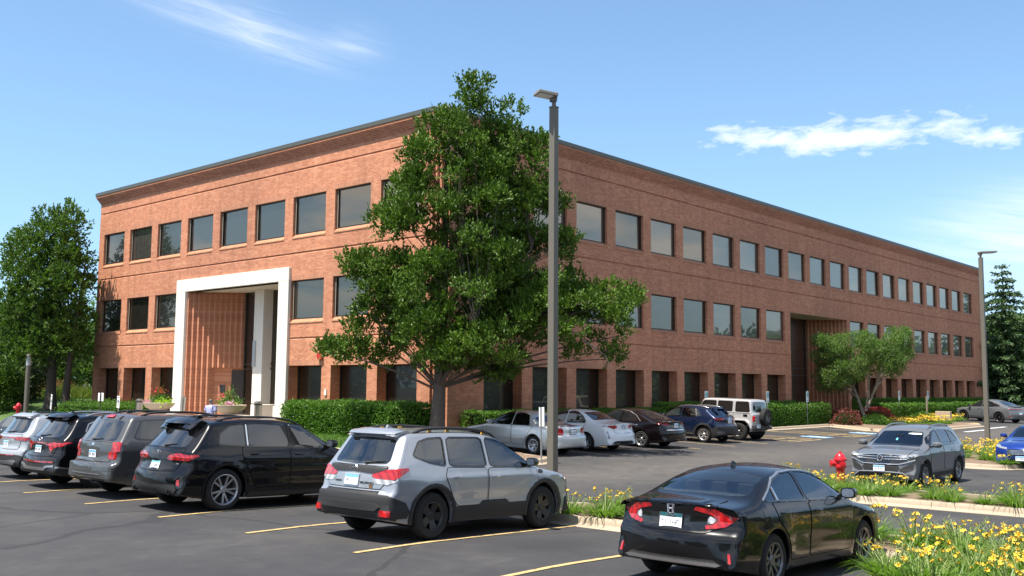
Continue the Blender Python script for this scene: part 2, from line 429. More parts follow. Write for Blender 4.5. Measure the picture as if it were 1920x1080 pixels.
# accessible bays by the entrance: hatching and blue squares
def bay():
    for x in (42.7, 45.3, 48.9, 51.3, 54.6): strip('parking_line', [(x, 20.45), (x, 25.3)], .10, M_YELLOW)
    for x0, x1 in ((42.7, 45.3), (48.9, 51.3)):
        strip('parking_line', [(x0, 20.45), (x1, 20.45)], .10, M_YELLOW)
        for k in range(6):
            y = 20.9+k*.8; strip('hatch_line', [(x0, y), (x1, y-1.3 if y > 21.9 else y)], .09, M_YELLOW, .008)
    for x in (46.3, 52.2):
        mb = MB(); q = [(x+.1, 20.8), (x+1.4, 20.8), (x+1.4, 22.1), (x+.1, 22.1)]
        mb.quad(*[(a, b, g(a, b)+.010) for a, b in q]); o = tag(mb.build('accessible_marking', M_BLUEP), kind='structure')
        mb = MB(); cx, cy = x+.75, 21.5; P = lambda a, b: (cx+a, cy+b, g(cx+a, cy+b)+.014)
        for k in range(10):
            a0, a1 = -2.6+k*.42, -2.6+(k+1)*.42
            mb.quad(P(.36*cos(a0), .36*sin(a0)), P(.36*cos(a1), .36*sin(a1)), P(.5*cos(a1), .5*sin(a1)), P(.5*cos(a0), .5*sin(a0)))
        mb.quad(P(-.07, 0), P(.07, 0), P(.07, .55), P(-.07, .55)); mb.quad(P(-.1, .6), P(.1, .6), P(.1, .78), P(-.1, .78)); mb.quad(P(0, -.04), P(.4, -.04), P(.4, .1), P(0, .1)); mb.quad(P(.3, -.4), P(.42, -.4), P(.42, .0), P(.3, .0))
        tag(mb.build('wheelchair_symbol', M_WHITEP), kind='structure')
bay()
strip('road_marking', [(60.5, 18.6), (64.5, 18.6)], .3, M_WHITEP); strip('road_marking', [(66.3, 19.0), (70, 19.0)], .3, M_WHITEP)

def kerb_path(name, pts, closed=False, h=.15, w=.17, piece=3.0, gutter=.28, zf=g):
    """concrete kerb in cast lengths along a polyline (outside on the right of travel)"""
    root = empty(name, (pts[0][0], pts[0][1], zf(*pts[0]))); tag(root, kind='structure')
    P = [Vector((p[0], p[1])) for p in pts]
    if closed and sum(a.x*b.y-b.x*a.y for a, b in zip(P, P[1:]+P[:1])) < 0: P.reverse()
    if closed: P.append(P[0])
    d = [0]
    for a, b in zip(P, P[1:]): d.append(d[-1]+(b-a).length)
    def at(s):
        s = clamp(s, 0, d[-1])
        for i in range(len(P)-1):
            if s <= d[i+1] or i == len(P)-2:
                t = (s-d[i])/max(d[i+1]-d[i], 1e-6); return P[i].lerp(P[i+1], t)
    def nrm(s):
        a, b = at(max(s-.08, 0)), at(min(s+.08, d[-1])); v = (b-a).normalized(); return Vector((v.y, -v.x))
    n = max(1, round(d[-1]/piece))
    for k in range(n):
        s0, s1 = d[-1]*k/n+.006, d[-1]*(k+1)/n-.006; mb = MB(); rings = []; m = max(2, int((s1-s0)/.3))
        for i in range(m+1):
            s = lerp(s0, s1, i/m); p, q = at(s), nrm(s)
            prof = [(gutter, .012), (.06, .022), (.035, .05), (.022, h-.03), (.0, h-.004), (-.03, h), (-w, h), (-w, -.12), (gutter, -.12)]
            rings.append([mb.vert((p.x+q.x*o, p.y+q.y*o, zf(p.x, p.y)+z)) for o, z in prof])
        L = len(rings[0])
        for i in range(m):
            for j in range(L): mb.face((rings[i][j], rings[i+1][j], rings[i+1][(j+1) % L], rings[i][(j+1) % L]))
        mb.face(rings[0]); mb.face(rings[-1][::-1])
        o = mb.build('kerb_piece', M_KERB, root, smooth=30, loc=(-root.location.x, -root.location.y, -root.location.z))
    return root
def bed_surface(name, pts, m, label, dz=.13, zf=g, bump=.05, st=.35, kind='structure', inset=0):
    """soil or lawn filling a closed outline, gently mounded"""
    bm = bmesh.new(); f = bm.faces.new([bm.verts.new((p[0], p[1], 0)) for p in pts])
    x0, x1 = min(p[0] for p in pts), max(p[0] for p in pts); y0, y1 = min(p[1] for p in pts), max(p[1] for p in pts)
    for ax, lo, hi in ((0, x0, x1), (1, y0, y1)):
        k = lo+st
        while k < hi:
            co = [0, 0, 0]; no = [0, 0, 0]; co[ax] = k; no[ax] = 1
            bmesh.ops.bisect_plane(bm, geom=bm.verts[:]+bm.edges[:]+bm.faces[:], plane_co=co, plane_no=no); k += st
    rnd = random.Random(3)
    for v in bm.verts:
        v.co.z = zf(v.co.x, v.co.y)+dz+(0 if v.is_boundary else rnd.uniform(0, bump))
    bmesh.ops.recalc_face_normals(bm, faces=bm.faces)
    if sum(f.normal.z for f in bm.faces) < 0: bmesh.ops.reverse_faces(bm, faces=bm.faces)
    me = bpy.data.meshes.new(name); bm.to_mesh(me); bm.free(); me.polygons.foreach_set('use_smooth', [True]*len(me.polygons))
    return tag(mesh_obj(name, me, None, m), label, kind=kind)
def arc(cx, cy, r, a0, a1, n=8): return [(cx+r*cos(radians(lerp(a0, a1, i/n))), cy+r*sin(radians(lerp(a0, a1, i/n)))) for i in range(n+1)]

# front planting strip with a broad end beside the sedan
BED_A = [(14.55, 5.9)] + [(14.55, 11.6)] + arc(15.6, 12.2, 1.05, 180, 0, 8) + [(16.65, -9)] + [(11.6, -9)] + arc(12.5, 4.1, .9, 180, 90, 5) + arc(14.0, 5.55, .55, 270, 360, 4)
bed_surface('planting_bed', BED_A, M_MULCH, 'mulched planting strip at the head of the front stalls')
kerb_path('kerb', BED_A, closed=True)
# middle island
BED_B = [(22.75, -8)] + [(22.75, 11.2)] + arc(24.1, 11.6, 1.35, 180, 0, 9) + [(25.45, -8)]
bed_surface('planting_bed', BED_B, M_MULCH, 'mulched middle island with yellow daylilies')
kerb_path('kerb', BED_B, closed=True)
# far right island with the second lamp
BED_C = [(35.6, 11.2)] + arc(37.2, 12.6, 1.4, 180, 60, 6) + [(47.0, 14.3)] + arc(47.2, 13.3, 1.0, 80, -80, 5) + [(37.4, 9.6)] + arc(37.0, 11.0, 1.4, 260, 180, 4)
bed_surface('planting_bed', BED_C, M_MULCH, 'mulched island at the foot of the far lamp')
kerb_path('kerb', BED_C[::-1] if False else BED_C, closed=True)
# island at the near end of the building-side row
BED_D = [(22.6, 26.2)] + [(22.6, 21.6)] + arc(23.9, 21.3, 1.3, 180, 320, 8) + [(25.6, 26.2)]
BED_D = BED_D[::-1]
bed_surface('planting_bed', BED_D, M_MULCH, 'gravelly end island beside the silver sedan')
kerb_path('kerb', BED_D, closed=True)
# planting along the long facade
def zl(x, y): return g(x, y)
BED_E = [(22.6, 26.6), (57.0, 25.45)] + [(57.2, 26.9), (27.6, 27.15), (26.4, 27.6), (22.6, 30)]
bed_surface('planting_bed', [(26.0, 25.5), (57.6, 25.5), (57.6, 27.2), (26.0, 27.2)], M_MULCH, 'bark bed between the kerb and the long facade', dz=.14, st=1.2)
kerb_path('kerb', [(57.6, 25.45), (25.6, 25.45)][::-1] if False else [(57.6, 25.45), (25.7, 25.45)][::-1], piece=3.0)
# entrance island with shrubs, tree and flowers
BED_F = [(57.4, 25.3), (55.4, 22.0)] + arc(56.6, 21.4, 1.2, 150, 260, 5) + [(68.4, 20.2)] + arc(68.8, 21.5, 1.3, 270, 400, 6) + [(73.5, 25.3)]
BED_F = BED_F
bed_surface('planting_bed', BED_F, M_MULCH, 'entrance island with shrubs and a small tree', st=.8)
kerb_path('kerb', BED_F[::-1], closed=True)
bed_surface('planting_bed', [(66, 25.5), (95, 25.5), (95, 27.2), (66, 27.2)], M_MULCH, 'bark bed under the far windows', dz=.14, st=1.5)
# lawn and plaza in front of the short facade
def zlawn(x, y):
    base = .18+.42*sstep((x-22.0)/1.4)
    far = .75*sstep((y-52)/12)
    return base+far*sstep((x-22.0)/5)
LAWN = [(22.05, 27.4)] + [(22.05, 37.2)] + [(26.5, 37.2), (26.5, 27.9)]
bed_surface('lawn', LAWN, M_LAWN, 'strip of mown lawn between the kerb and the clipped hedge', dz=0, zf=zlawn, bump=.02, st=.4)
kerb_path('kerb', [(22.0, 80), (22.0, 26.3)], zf=lambda x, y: .06+.1*sstep((y-30)/20))
E2 = [(22.05, 46.6), (26.5, 46.6), (26.5, 55.4), (40, 56), (40, 100), (22.05, 100)]
bed_surface('lawn', E2, M_LAWN, 'lawn beyond the short facade with trees', dz=0, zf=zlawn, bump=.03, st=.9)
mb = MB(); mb.box2((22.1, 37.2, -.2), (28.8, 46.6, .86))
tag(mb.build('entrance_plaza', M_WALK), 'pale concrete walk in front of the entrance', kind='structure')
# ------------------------------------------------------------------ office building
B_ = brick_mat('facade brick', (.56, .242, .134), (.42, .162, .090), (.48, .31, .22), light=(.66, .345, .205), amt=.55)
B_SOLDIER = brick_mat('soldier brick', (.55, .26, .15), (.42, .18, .11), (.36, .24, .17), soldier=True, light=(.47, .23, .13), amt=.3)
B_SILL = brick_mat('sill brick', (.50, .225, .122), (.42, .175, .095), (.38, .25, .17), soldier=True, light=(.56, .28, .17), amt=.3, w=.3, h=.075)
M_COPING = simple('coping metal', (.10, .105, .09), .45, .4)
M_FRAME = simple('bronze window frame', (.045, .035, .028), .4, .3)
M_FRAMEL = simple('pale window bead', (.28, .25, .2), .5)
M_SOFFIT = concrete('soffit render', (.62, .57, .48), .05, .1)
def glass_mat(name, base, refl, tint):
    m, t = mat(name); out = t.new('ShaderNodeOutputMaterial')
    d = t.new('ShaderNodeBsdfPrincipled'); d.inputs['Base Color'].default_value = (*base, 1); d.inputs['Roughness'].default_value = .25
    gl = t.new('ShaderNodeBsdfGlossy'); gl.inputs['Color'].default_value = (*tint, 1); gl.inputs['Roughness'].default_value = .01
    co = t.new('ShaderNodeTexCoord').outputs['Object']
    fr = t.new('ShaderNodeFresnel'); fr.inputs['IOR'].default_value = 1.5
    k = t.math('ADD', t.math('MULTIPLY', fr.outputs[0], .9), refl, clamp=True)
    b = t.new('ShaderNodeBump'); b.inputs['Strength'].default_value = .05; b.inputs['Distance'].default_value = .02
    t.link(t.noise(co, .8, 2, .5), b.inputs['Height']); t.link(b.outputs[0], gl.inputs['Normal'])
    mx = t.new('ShaderNodeMixShader'); t.link(k, mx.inputs[0]); t.link(d.outputs[0], mx.inputs[1]); t.link(gl.outputs[0], mx.inputs[2]); t.link(mx.outputs[0], out.inputs[0])
    return m
M_GLASS = glass_mat('bronze reflective glass', (.014, .013, .011), .10, (.93, .79, .60))
M_GLASS2 = glass_mat('bronze glass, blind half down', (.050, .046, .040), .115, (.93, .80, .62)); M_GLASS3 = glass_mat('bronze glass, pale blind', (.095, .088, .076), .115, (.93, .80, .62))  # same glass with evenly lighter base tones, dealt to upper panes at random
M_GLASS_LOW = glass_mat('dark ground-floor glass', (.012, .0115, .008), .012, (.75, .68, .5))

def build_building():
    LOC = (GX, GY, 0)
    root = empty('office_building', LOC)
    tag(root, 'long three-storey red brick office building with square dark windows and flat roof', 'office building')
    NL = (-LOC[0], -LOC[1], 0)
    def put(mb, name, m, parent=root, smooth=None, bevel=None):
        o = mb.build(name, m, parent, smooth, bevel=bevel)
        if parent is root: o.location = NL
        return o
    ZF = [(.86, 3.23, .55), (5.29, 7.03, .17), (9.11, 10.83, .17)]
    ZB, ZT = -.2, 12.66
    ol, orr = [], []
    for k in range(9):
        y1 = 54.72-2.99*k
        for f, (z0, z1, dp) in enumerate(ZF):
            if k in (3, 4, 5) and f < 2: continue
            ol.append((y1-2.36, y1, z0 if f == 0 else z0-.19, z1, dp, f, k))
    for k in range(-2, 19):
        x0 = 35.12+3.018*k
        for f, (z0, z1, dp) in enumerate(ZF):
            if k in (7, 8, 9) and f < 2: continue
            orr.append((x0, x0+2.34, z0 if f == 0 else z0-.19, z1, dp, f, k))
    PL = (37.5, 45.55, .3, 7.03); PR = (56.35, 64.95, .3, 7.05)
    gro = (4.43, 8.25, 12.05)
    def wall(P, u0, u1, ops, portal, hide):
        mb = MB(); us = sorted({u0, u1, *[o[0] for o in ops], *[o[1] for o in ops], portal[0], portal[1]})
        zs = sorted({ZB, ZT, portal[2], portal[3], *[o[2] for o in ops], *[o[3] for o in ops], *[q for z in gro for q in (z-.05, z+.05)]})
        for a, b in zip(us, us[1:]):
            for c, d in zip(zs, zs[1:]):
                mu, mz = (a+b)/2, (c+d)/2
                if any(o[0] < mu < o[1] and o[2] < mz < o[3] for o in ops): continue
                if portal[0] < mu < portal[1] and portal[2] < mz < portal[3]: continue
                if any(abs(mz-z) < .045 for z in gro):
                    mb.quad(P(a, .05, c+.05), P(b, .05, c+.05), P(b, .05, d), P(a, .05, d)); mb.quad(P(a, 0, c), P(b, 0, c), P(b, .05, c+.05), P(a, .05, c+.05)); mb.quad(P(a, .05, d), P(b, .05, d), P(b, 0, d), P(a, 0, d))
                else: mb.quad(P(a, 0, c), P(b, 0, c), P(b, 0, d), P(a, 0, d))
        for (a, b, c, d, dp, f, k) in ops:
            mb.quad(P(a, 0, c), P(a, 0, d), P(a, dp, d), P(a, dp, c)); mb.quad(P(b, 0, d), P(b, 0, c), P(b, dp, c), P(b, dp, d))
            mb.quad(P(a, 0, d), P(b, 0, d), P(b, dp, d), P(a, dp, d)); mb.quad(P(a, 0, c), P(a, dp, c), P(b, dp, c), P(b, 0, c))
        return put(mb, 'wall', B_)
    PLf = lambda u, d, z: (GX+d, u, z)
    PRf = lambda u, d, z: (u, GY+d, z)
    wall(PLf, 27.84, 55.3, ol, PL, None); wall(PRf, 27.17, 94.14, orr, PR, None)
    rnd = random.Random(11)
    def window(P, o, side):
        a, b, c, d, dp, f, k = o; z0 = c if f == 0 else c+.19
        fr = MB(); t = .055
        for (p, q, r_, s_) in ((a, a+t, z0, d), (b-t, b, z0, d), (a+t, b-t, d-t, d), (a+t, b-t, z0, z0+t)):
            A, Bq = P(p, dp-.05, r_), P(q, dp+.03, s_); fr.box2(A, Bq)
        w = put(fr, 'window', M_FRAME)
        pn = MB(); e = [rnd.gauss(0, .009) for _ in range(2)]
        q = [(a+t-.01, e[0], z0+t-.01), (b-t+.01, -e[0], z0+t-.01), (b-t+.01, -e[0]+e[1], d-t+.01), (a+t-.01, e[0]+e[1], d-t+.01)]
        f_ = [pn.vert(P(u, dp-.008+h, v)) for u, h, v in q]; k_ = [pn.vert(P(u, dp+.012+h, v)) for u, h, v in q]
        pn.face(f_); pn.face(k_[::-1])
        for i in range(4): pn.face((f_[i], f_[(i+1) % 4], k_[(i+1) % 4], k_[i]))
        pn.build('pane', M_GLASS_LOW if f == 0 else (rnd.choice((M_GLASS, M_GLASS, M_GLASS, M_GLASS2)) if side == 'L' else rnd.choice((M_GLASS, M_GLASS2, M_GLASS3))), w)
        if f > 0:
            sl_ = MB(); A = [(-.022, c-.005), (-.022, c+.045), (dp-.052, z0-.003), (dp+.02, z0-.003), (dp+.02, c-.005)]
            sl_.prism(A, b-a-.004, lambda u, v, h: P(a+.002+h, u, v)); sl_.build('sill', B_SILL, w)
        li = MB(); li.prism([(-.004, d+.004), (.05, d+.004), (.05, d+.222), (-.004, d+.222)], b-a+.2, lambda u, v, h: P(a-.1+h, u, v)); li.build('soldier_course', B_SOLDIER, w)
        if side == 'L' and f > 0:
            bd = MB(); bd.box2(P(b-t-.045, dp-.07, z0+.02), P(b-t, dp-.051, d-t)); bd.build('bead', M_FRAMEL, w)
    for o in ol: window(PLf, o, 'L')
    for o in orr: window(PRf, o, 'R')
    # stepped corner
    N = 5; st = .61/N
    def stairs(off): 
        p = []
        for i in range(N): p += [(GX+i*st-off, 27.84-i*st-off), (GX+i*st-off, 27.84-(i+1)*st-off)]
        return p + [(GX+N*st-off, GY-off)]
    for i in range(N):
        mb = MB(); mb.box2((GX+i*st, 27.84-(i+1)*st+.0, ZB), (GX+.607, 27.84-i*st-.004, ZT)) if i else mb.box2((GX+.001, 27.84-st, ZB), (GX+.607, 27.835, ZT))
        put(mb, 'corner_rib', B_)
    # far sides and roof
    mb = MB(); mb.box2((GX+.01, 55.3, ZB), (94.1, 55.0, 12.7)); mb.box2((93.8, GY+.01, ZB), (94.14, 55.0, 12.7)); put(mb, 'rear_wall', B_)
    mb = MB(); mb.box2((GX+.3, GY+.8, 12.4), (93.7, 54.9, 12.9)); put(mb, 'roof', M_COPING)
    # dark rooms behind the glass
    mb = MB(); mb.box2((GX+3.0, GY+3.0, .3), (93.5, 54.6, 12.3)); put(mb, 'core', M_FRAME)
    # corbelled cornice, in courses
    def layer(name, off, z0, z1, m):
        mb = MB(); out = [(GX-off, 55.3+off)] + stairs(off) + [(94.14+off, GY-off), (94.14+off, GY+.6), (GX+1.2, GY+.6), (GX+.6, GY+1.3), (GX+.6, 55.3+off)]
        mb.prism(out, z1-z0, lambda u, v, h: (u, v, z0+h)); return put(mb, name, m)
    for i in range(6): layer('corbel_course', .025+.034*i, 12.64+.0625*i+.002, 12.64+.0625*(i+1)-.003, B_)
    layer('rowlock_course', .225, 13.013, 13.118, B_SILL); layer('coping', .255, 13.12, 13.30, M_COPING)
    # ---- entrance in the short facade: ribbed splay wall, glass, column
    mb = MB(); y0, y1 = 37.5, 45.55; D = 2.1
    a, b = Vector((GX, y1)), Vector((GX+D, y1-D)); nx = Vector((-1, -1)).normalized(); dr = (b-a).normalized()
    def diag(mbx, s0, s1, o0, o1, z0, z1, A=a, d=dr, n=nx):
        P = [A+d*s0+n*o0, A+d*s1+n*o0, A+d*s1+n*o1, A+d*s0+n*o1]; mbx.prism([(p.x, p.y) for p in P], z1-z0, lambda u, v, h: (u, v, z0+h))
    LW = (b-a).length
    diag(mb, .2, LW+.6, -.35, -.16, .8, 7.03); put(mb, 'splay_wall', B_)
    nr = 11
    for i in range(nr):
        st = .19; mb = MB(); mb.box2((GX+i*st+.002, y1-(i+1)*st, .86 if i < 5 else 3.22), (GX+i*st+st+.35, y1-i*st-.003, 7.025)); put(mb, 'rib', B_)
    mb = MB(); diag(mb, 2.35, LW+.4, -.158, -.10, .86, 3.1); put(mb, 'door_recess', M_FRAME)
    mb = MB(); diag(mb, 1.78, 2.04, -.157, -.13, 1.95, 2.35); put(mb, 'plaque', simple('black plaque', (.03, .03, .03), .4))
    mb = MB(); mb.box2((GX+.002, y0-.2, 7.03), (GX+D+1.3, y1+.3, 7.15)); put(mb, 'soffit', M_SOFFIT)
    mb = MB(); mb.box2((GX+.002, y0-.3, .3), (GX+D+1, y0, 7.03)); put(mb, 'return_wall', B_)
    mb = MB(); mb.box2((GX+D-.01, y0, .8), (GX+D+.05, y1-D-.02, 7.03)); gl = put(mb, 'entrance_glass', M_GLASS_LOW)
    mb = MB()
    for yy in (y0+.06, y0+1.2, y0+2.4, y0+3.7, y0+4.9, y1-D-.1): mb.box2((GX+D-.07, yy-.035, .86), (GX+D-.012, yy+.035, 7.02))
    for zz in (3.15, 3.4, .9): mb.box2((GX+D-.065, y0+.1, zz-.035), (GX+D-.014, y1-D-.14, zz+.035))
    put(mb, 'mullions', M_FRAME)
    mb = MB(); mb.box2((28.10, 41.10, 1.45), (28.68, 41.88, 7.025)); col = put(mb, 'column', M_PORTAL, bevel=.02)
    mb = MB(); mb.box2((27.03, 39.45, .86), (28.0, 40.31, 1.447)); mb.build('plinth', M_PORTAL, col)
    mb = MB(); mb.box2((28.05, 41.62, 3.25), (28.098, 41.86, 4.5)); mb.build('sconce', simple('grey sconce', (.42, .43, .43), .4, .3), col)
    # pale portal frame standing proud of the brick
    fx0, fx1 = 26.42, GX+.45
    mb = MB(); mb.box2((fx0, 36.78, 7.03), (fx1, 46.36, 7.65)); mb.box2((fx0, 36.78, 1.42), (fx1, 37.55, 7.027)); mb.box2((fx0, 45.5, 1.42), (fx1, 46.36, 7.027))
    fr = put(mb, 'portal_frame', M_PORTAL, bevel=.015)
    for p, q in ((36.73, 37.6), (45.45, 46.40)):
        mb = MB(); mb.box2((fx0-.05, p, .86), (fx1+.0, q, 1.417)); mb.build('plinth', M_PORTAL, fr)
    # ---- recessed entrance in the long facade
    x0, x1 = PR[0], PR[1]; A = Vector((x1, GY)); d2 = Vector((-1, 1)).normalized(); n2 = Vector((-1, -1)).normalized()
    mb = MB(); diag(mb, .2, LW+.5, -.35, -.16, .3, 7.05, A, d2, n2); put(mb, 'splay_wall', B_)
    for i in range(11):
        st = .19; mb = MB(); mb.box2((x1-(i+1)*st, GY+i*st+.002, .3), (x1-i*st-.003, GY+i*st+st+.35, 7.045)); put(mb, 'rib', B_)
    mb = MB(); mb.box2((x0-.2, GY+.002, 7.05), (x1+.3, GY+D+1, 7.2)); put(mb, 'soffit', M_SOFFIT)
    mb = MB(); mb.box2((x0-.3, GY+.002, .3), (x0, GY+D+1, 7.05)); put(mb, 'return_wall', B_)
    mb = MB(); mb.box2((x0, GY+D-.01, .4), (x1-D-.02, GY+D+.05, 7.05)); put(mb, 'entrance_glass', M_GLASS)
    mb = MB()
    for xx in (x0+.06, x0+2.2, x0+4.3, x1-D-.1): mb.box2((xx-.035, GY+D-.07, .4), (xx+.035, GY+D-.012, 7.04))
    for zz in (3.3, 3.75, 6.9): mb.box2((x0+.1, GY+D-.065, zz-.035), (x1-D-.14, GY+D-.014, zz+.035))
    put(mb, 'mullions', M_FRAME)
    # fire alarm bell, call box
    M_RED = simple('alarm red', (.5, .02, .02), .35)
    mb = MB(); mb.lathe([(0, 0), (.17, 0), (.17, .06), (.13, .12), (0, .13)], 16, (GX-.13, 35.0-.55, 3.62), 'x'); put(mb, 'alarm_bell', M_RED, smooth=40)
    mb = MB(); mb.box2((GX-.05, 34.0, 1.95), (GX+.0, 34.14, 2.2)); put(mb, 'call_box', M_PORTAL)
    return root
build_building()
# ------------------------------------------------------------------ vehicles
def paint(name, col, metal=.0, rough=.32, coat=1.0):
    m, t = mat(name); co = t.new('ShaderNodeTexCoord').outputs['Object']
    n = t.noise(co, 2.5, 4, .6)
    c = t.mix(n, tuple(v*.94 for v in col), tuple(v*1.06 for v in col))
    p = principled(t, Base_Color=c, Metallic=metal, Roughness=rough, Coat_Weight=coat, Coat_Roughness=.025); p.inputs['Coat IOR'].default_value = 1.5; p.inputs['Specular IOR Level'].default_value = .15
    return m
def dusty(name, c, rough=.6, spec=.4): return simple(name, c, rough, var=.12, vscale=9, spec=spec)
PT = {
 'black': paint('black car paint', (.004, .004, .005), .0, .25, .62), 'silver': paint('silver car paint', (.34, .36, .39), .55, .32),
 'silver_warm': paint('warm silver car paint', (.62, .62, .61), .5, .32), 'grey_dark': paint('dark grey car paint', (.085, .085, .087), .5, .35),
 'white': paint('white car paint', (.86, .86, .86), .0, .35), 'maroon': paint('dark maroon car paint', (.0045, .002, .0025), .2, .3, .7),
 'navy': paint('navy car paint', (.006, .013, .040), .3, .3), 'grey': paint('flat grey car paint', (.115, .122, .13), .15, .35),
 'blue': paint('bright blue car paint', (.010, .035, .22), .3, .3), 'silver_lt': paint('light silver car paint', (.40, .42, .44), .5, .32), 'grey_jeep': paint('pale grey car paint', (.50, .49, .49), .35, .35),
}
M_CLAD = dusty('black plastic cladding', (.022, .022, .023), .55)
M_GLOSSB = simple('gloss black trim', (.006, .006, .006), .12, coat=.6)
M_TYRE = dusty('tyre rubber', (.018, .0175, .017), .8, .3)
M_CHROME = simple('chrome trim', (.86, .86, .87), .24, 1.0)
M_SATIN = simple('satin silver trim', (.45, .45, .46), .35, .9)
M_GAP = simple('panel gap', (.004, .004, .004), .9, spec=.1)
M_UNDER = simple('underbody black', (.008, .008, .008), .9, spec=.1)
M_PLATE = simple('number plate white', (.78, .80, .83), .45); M_PLATEB = simple('number plate blue', (.16, .42, .62), .45); M_INK = simple('plate ink', (.10, .11, .16), .5)
M_AMBER = simple('amber lens', (.6, .18, .03), .15, coat=1)
def lens(name, c, c2):
    m, t = mat(name); co = t.new('ShaderNodeTexCoord').outputs['Object']
    w = t.new('ShaderNodeTexWave'); w.inputs['Scale'].default_value = 9; t.link(co, w.inputs['Vector'])
    p = principled(t, Base_Color=t.mix(w.outputs['Fac'], c, c2), Roughness=.12, Coat_Weight=1.0); return m
M_RED = lens('red tail lens', (.26, .004, .006), (.48, .008, .010)); M_CLEAR = lens('clear lamp lens', (.26, .27, .28), (.5, .51, .53))
M_REDD = lens('dark red tail lens', (.16, .004, .006), (.35, .01, .012))
M_HEAD = lens('headlamp lens', (.10, .11, .12), (.34, .36, .38))
def car_glass(name, base, refl):
    m, t = mat(name); p = principled(t, Base_Color=base, Roughness=.02, Coat_Weight=.6, Coat_Roughness=.01); p.inputs['IOR'].default_value = refl; return m
M_CARGLASS = car_glass('tinted car glass', (.010, .011, .012), 1.75)
M_CARGLASS2 = car_glass('light car glass', (.032, .040, .044), 1.75)
def clear_glass(name, tint, amt):
    m, t = mat(name); out = t.new('ShaderNodeOutputMaterial'); tr = t.new('ShaderNodeBsdfTransparent'); tr.inputs[0].default_value = (*tint, 1)
    gl = t.new('ShaderNodeBsdfGlossy'); gl.inputs['Roughness'].default_value = .01; gl.inputs['Color'].default_value = (.9, .95, 1, 1)
    fr = t.new('ShaderNodeFresnel'); fr.inputs['IOR'].default_value = 1.55; mx = t.new('ShaderNodeMixShader')
    t.link(t.math('ADD', fr.outputs[0], amt, clamp=True), mx.inputs[0]); t.link(tr.outputs[0], mx.inputs[1]); t.link(gl.outputs[0], mx.inputs[2]); t.link(mx.outputs[0], out.inputs[0]); return m
M_CLEARG = clear_glass('clear car glass', (.60, .67, .67), .075)
M_CABIN = simple('cabin trim', (.05, .05, .05), .8)
M_SEAT = simple('seat cloth seen through glass', (.02, .02, .021), .8)

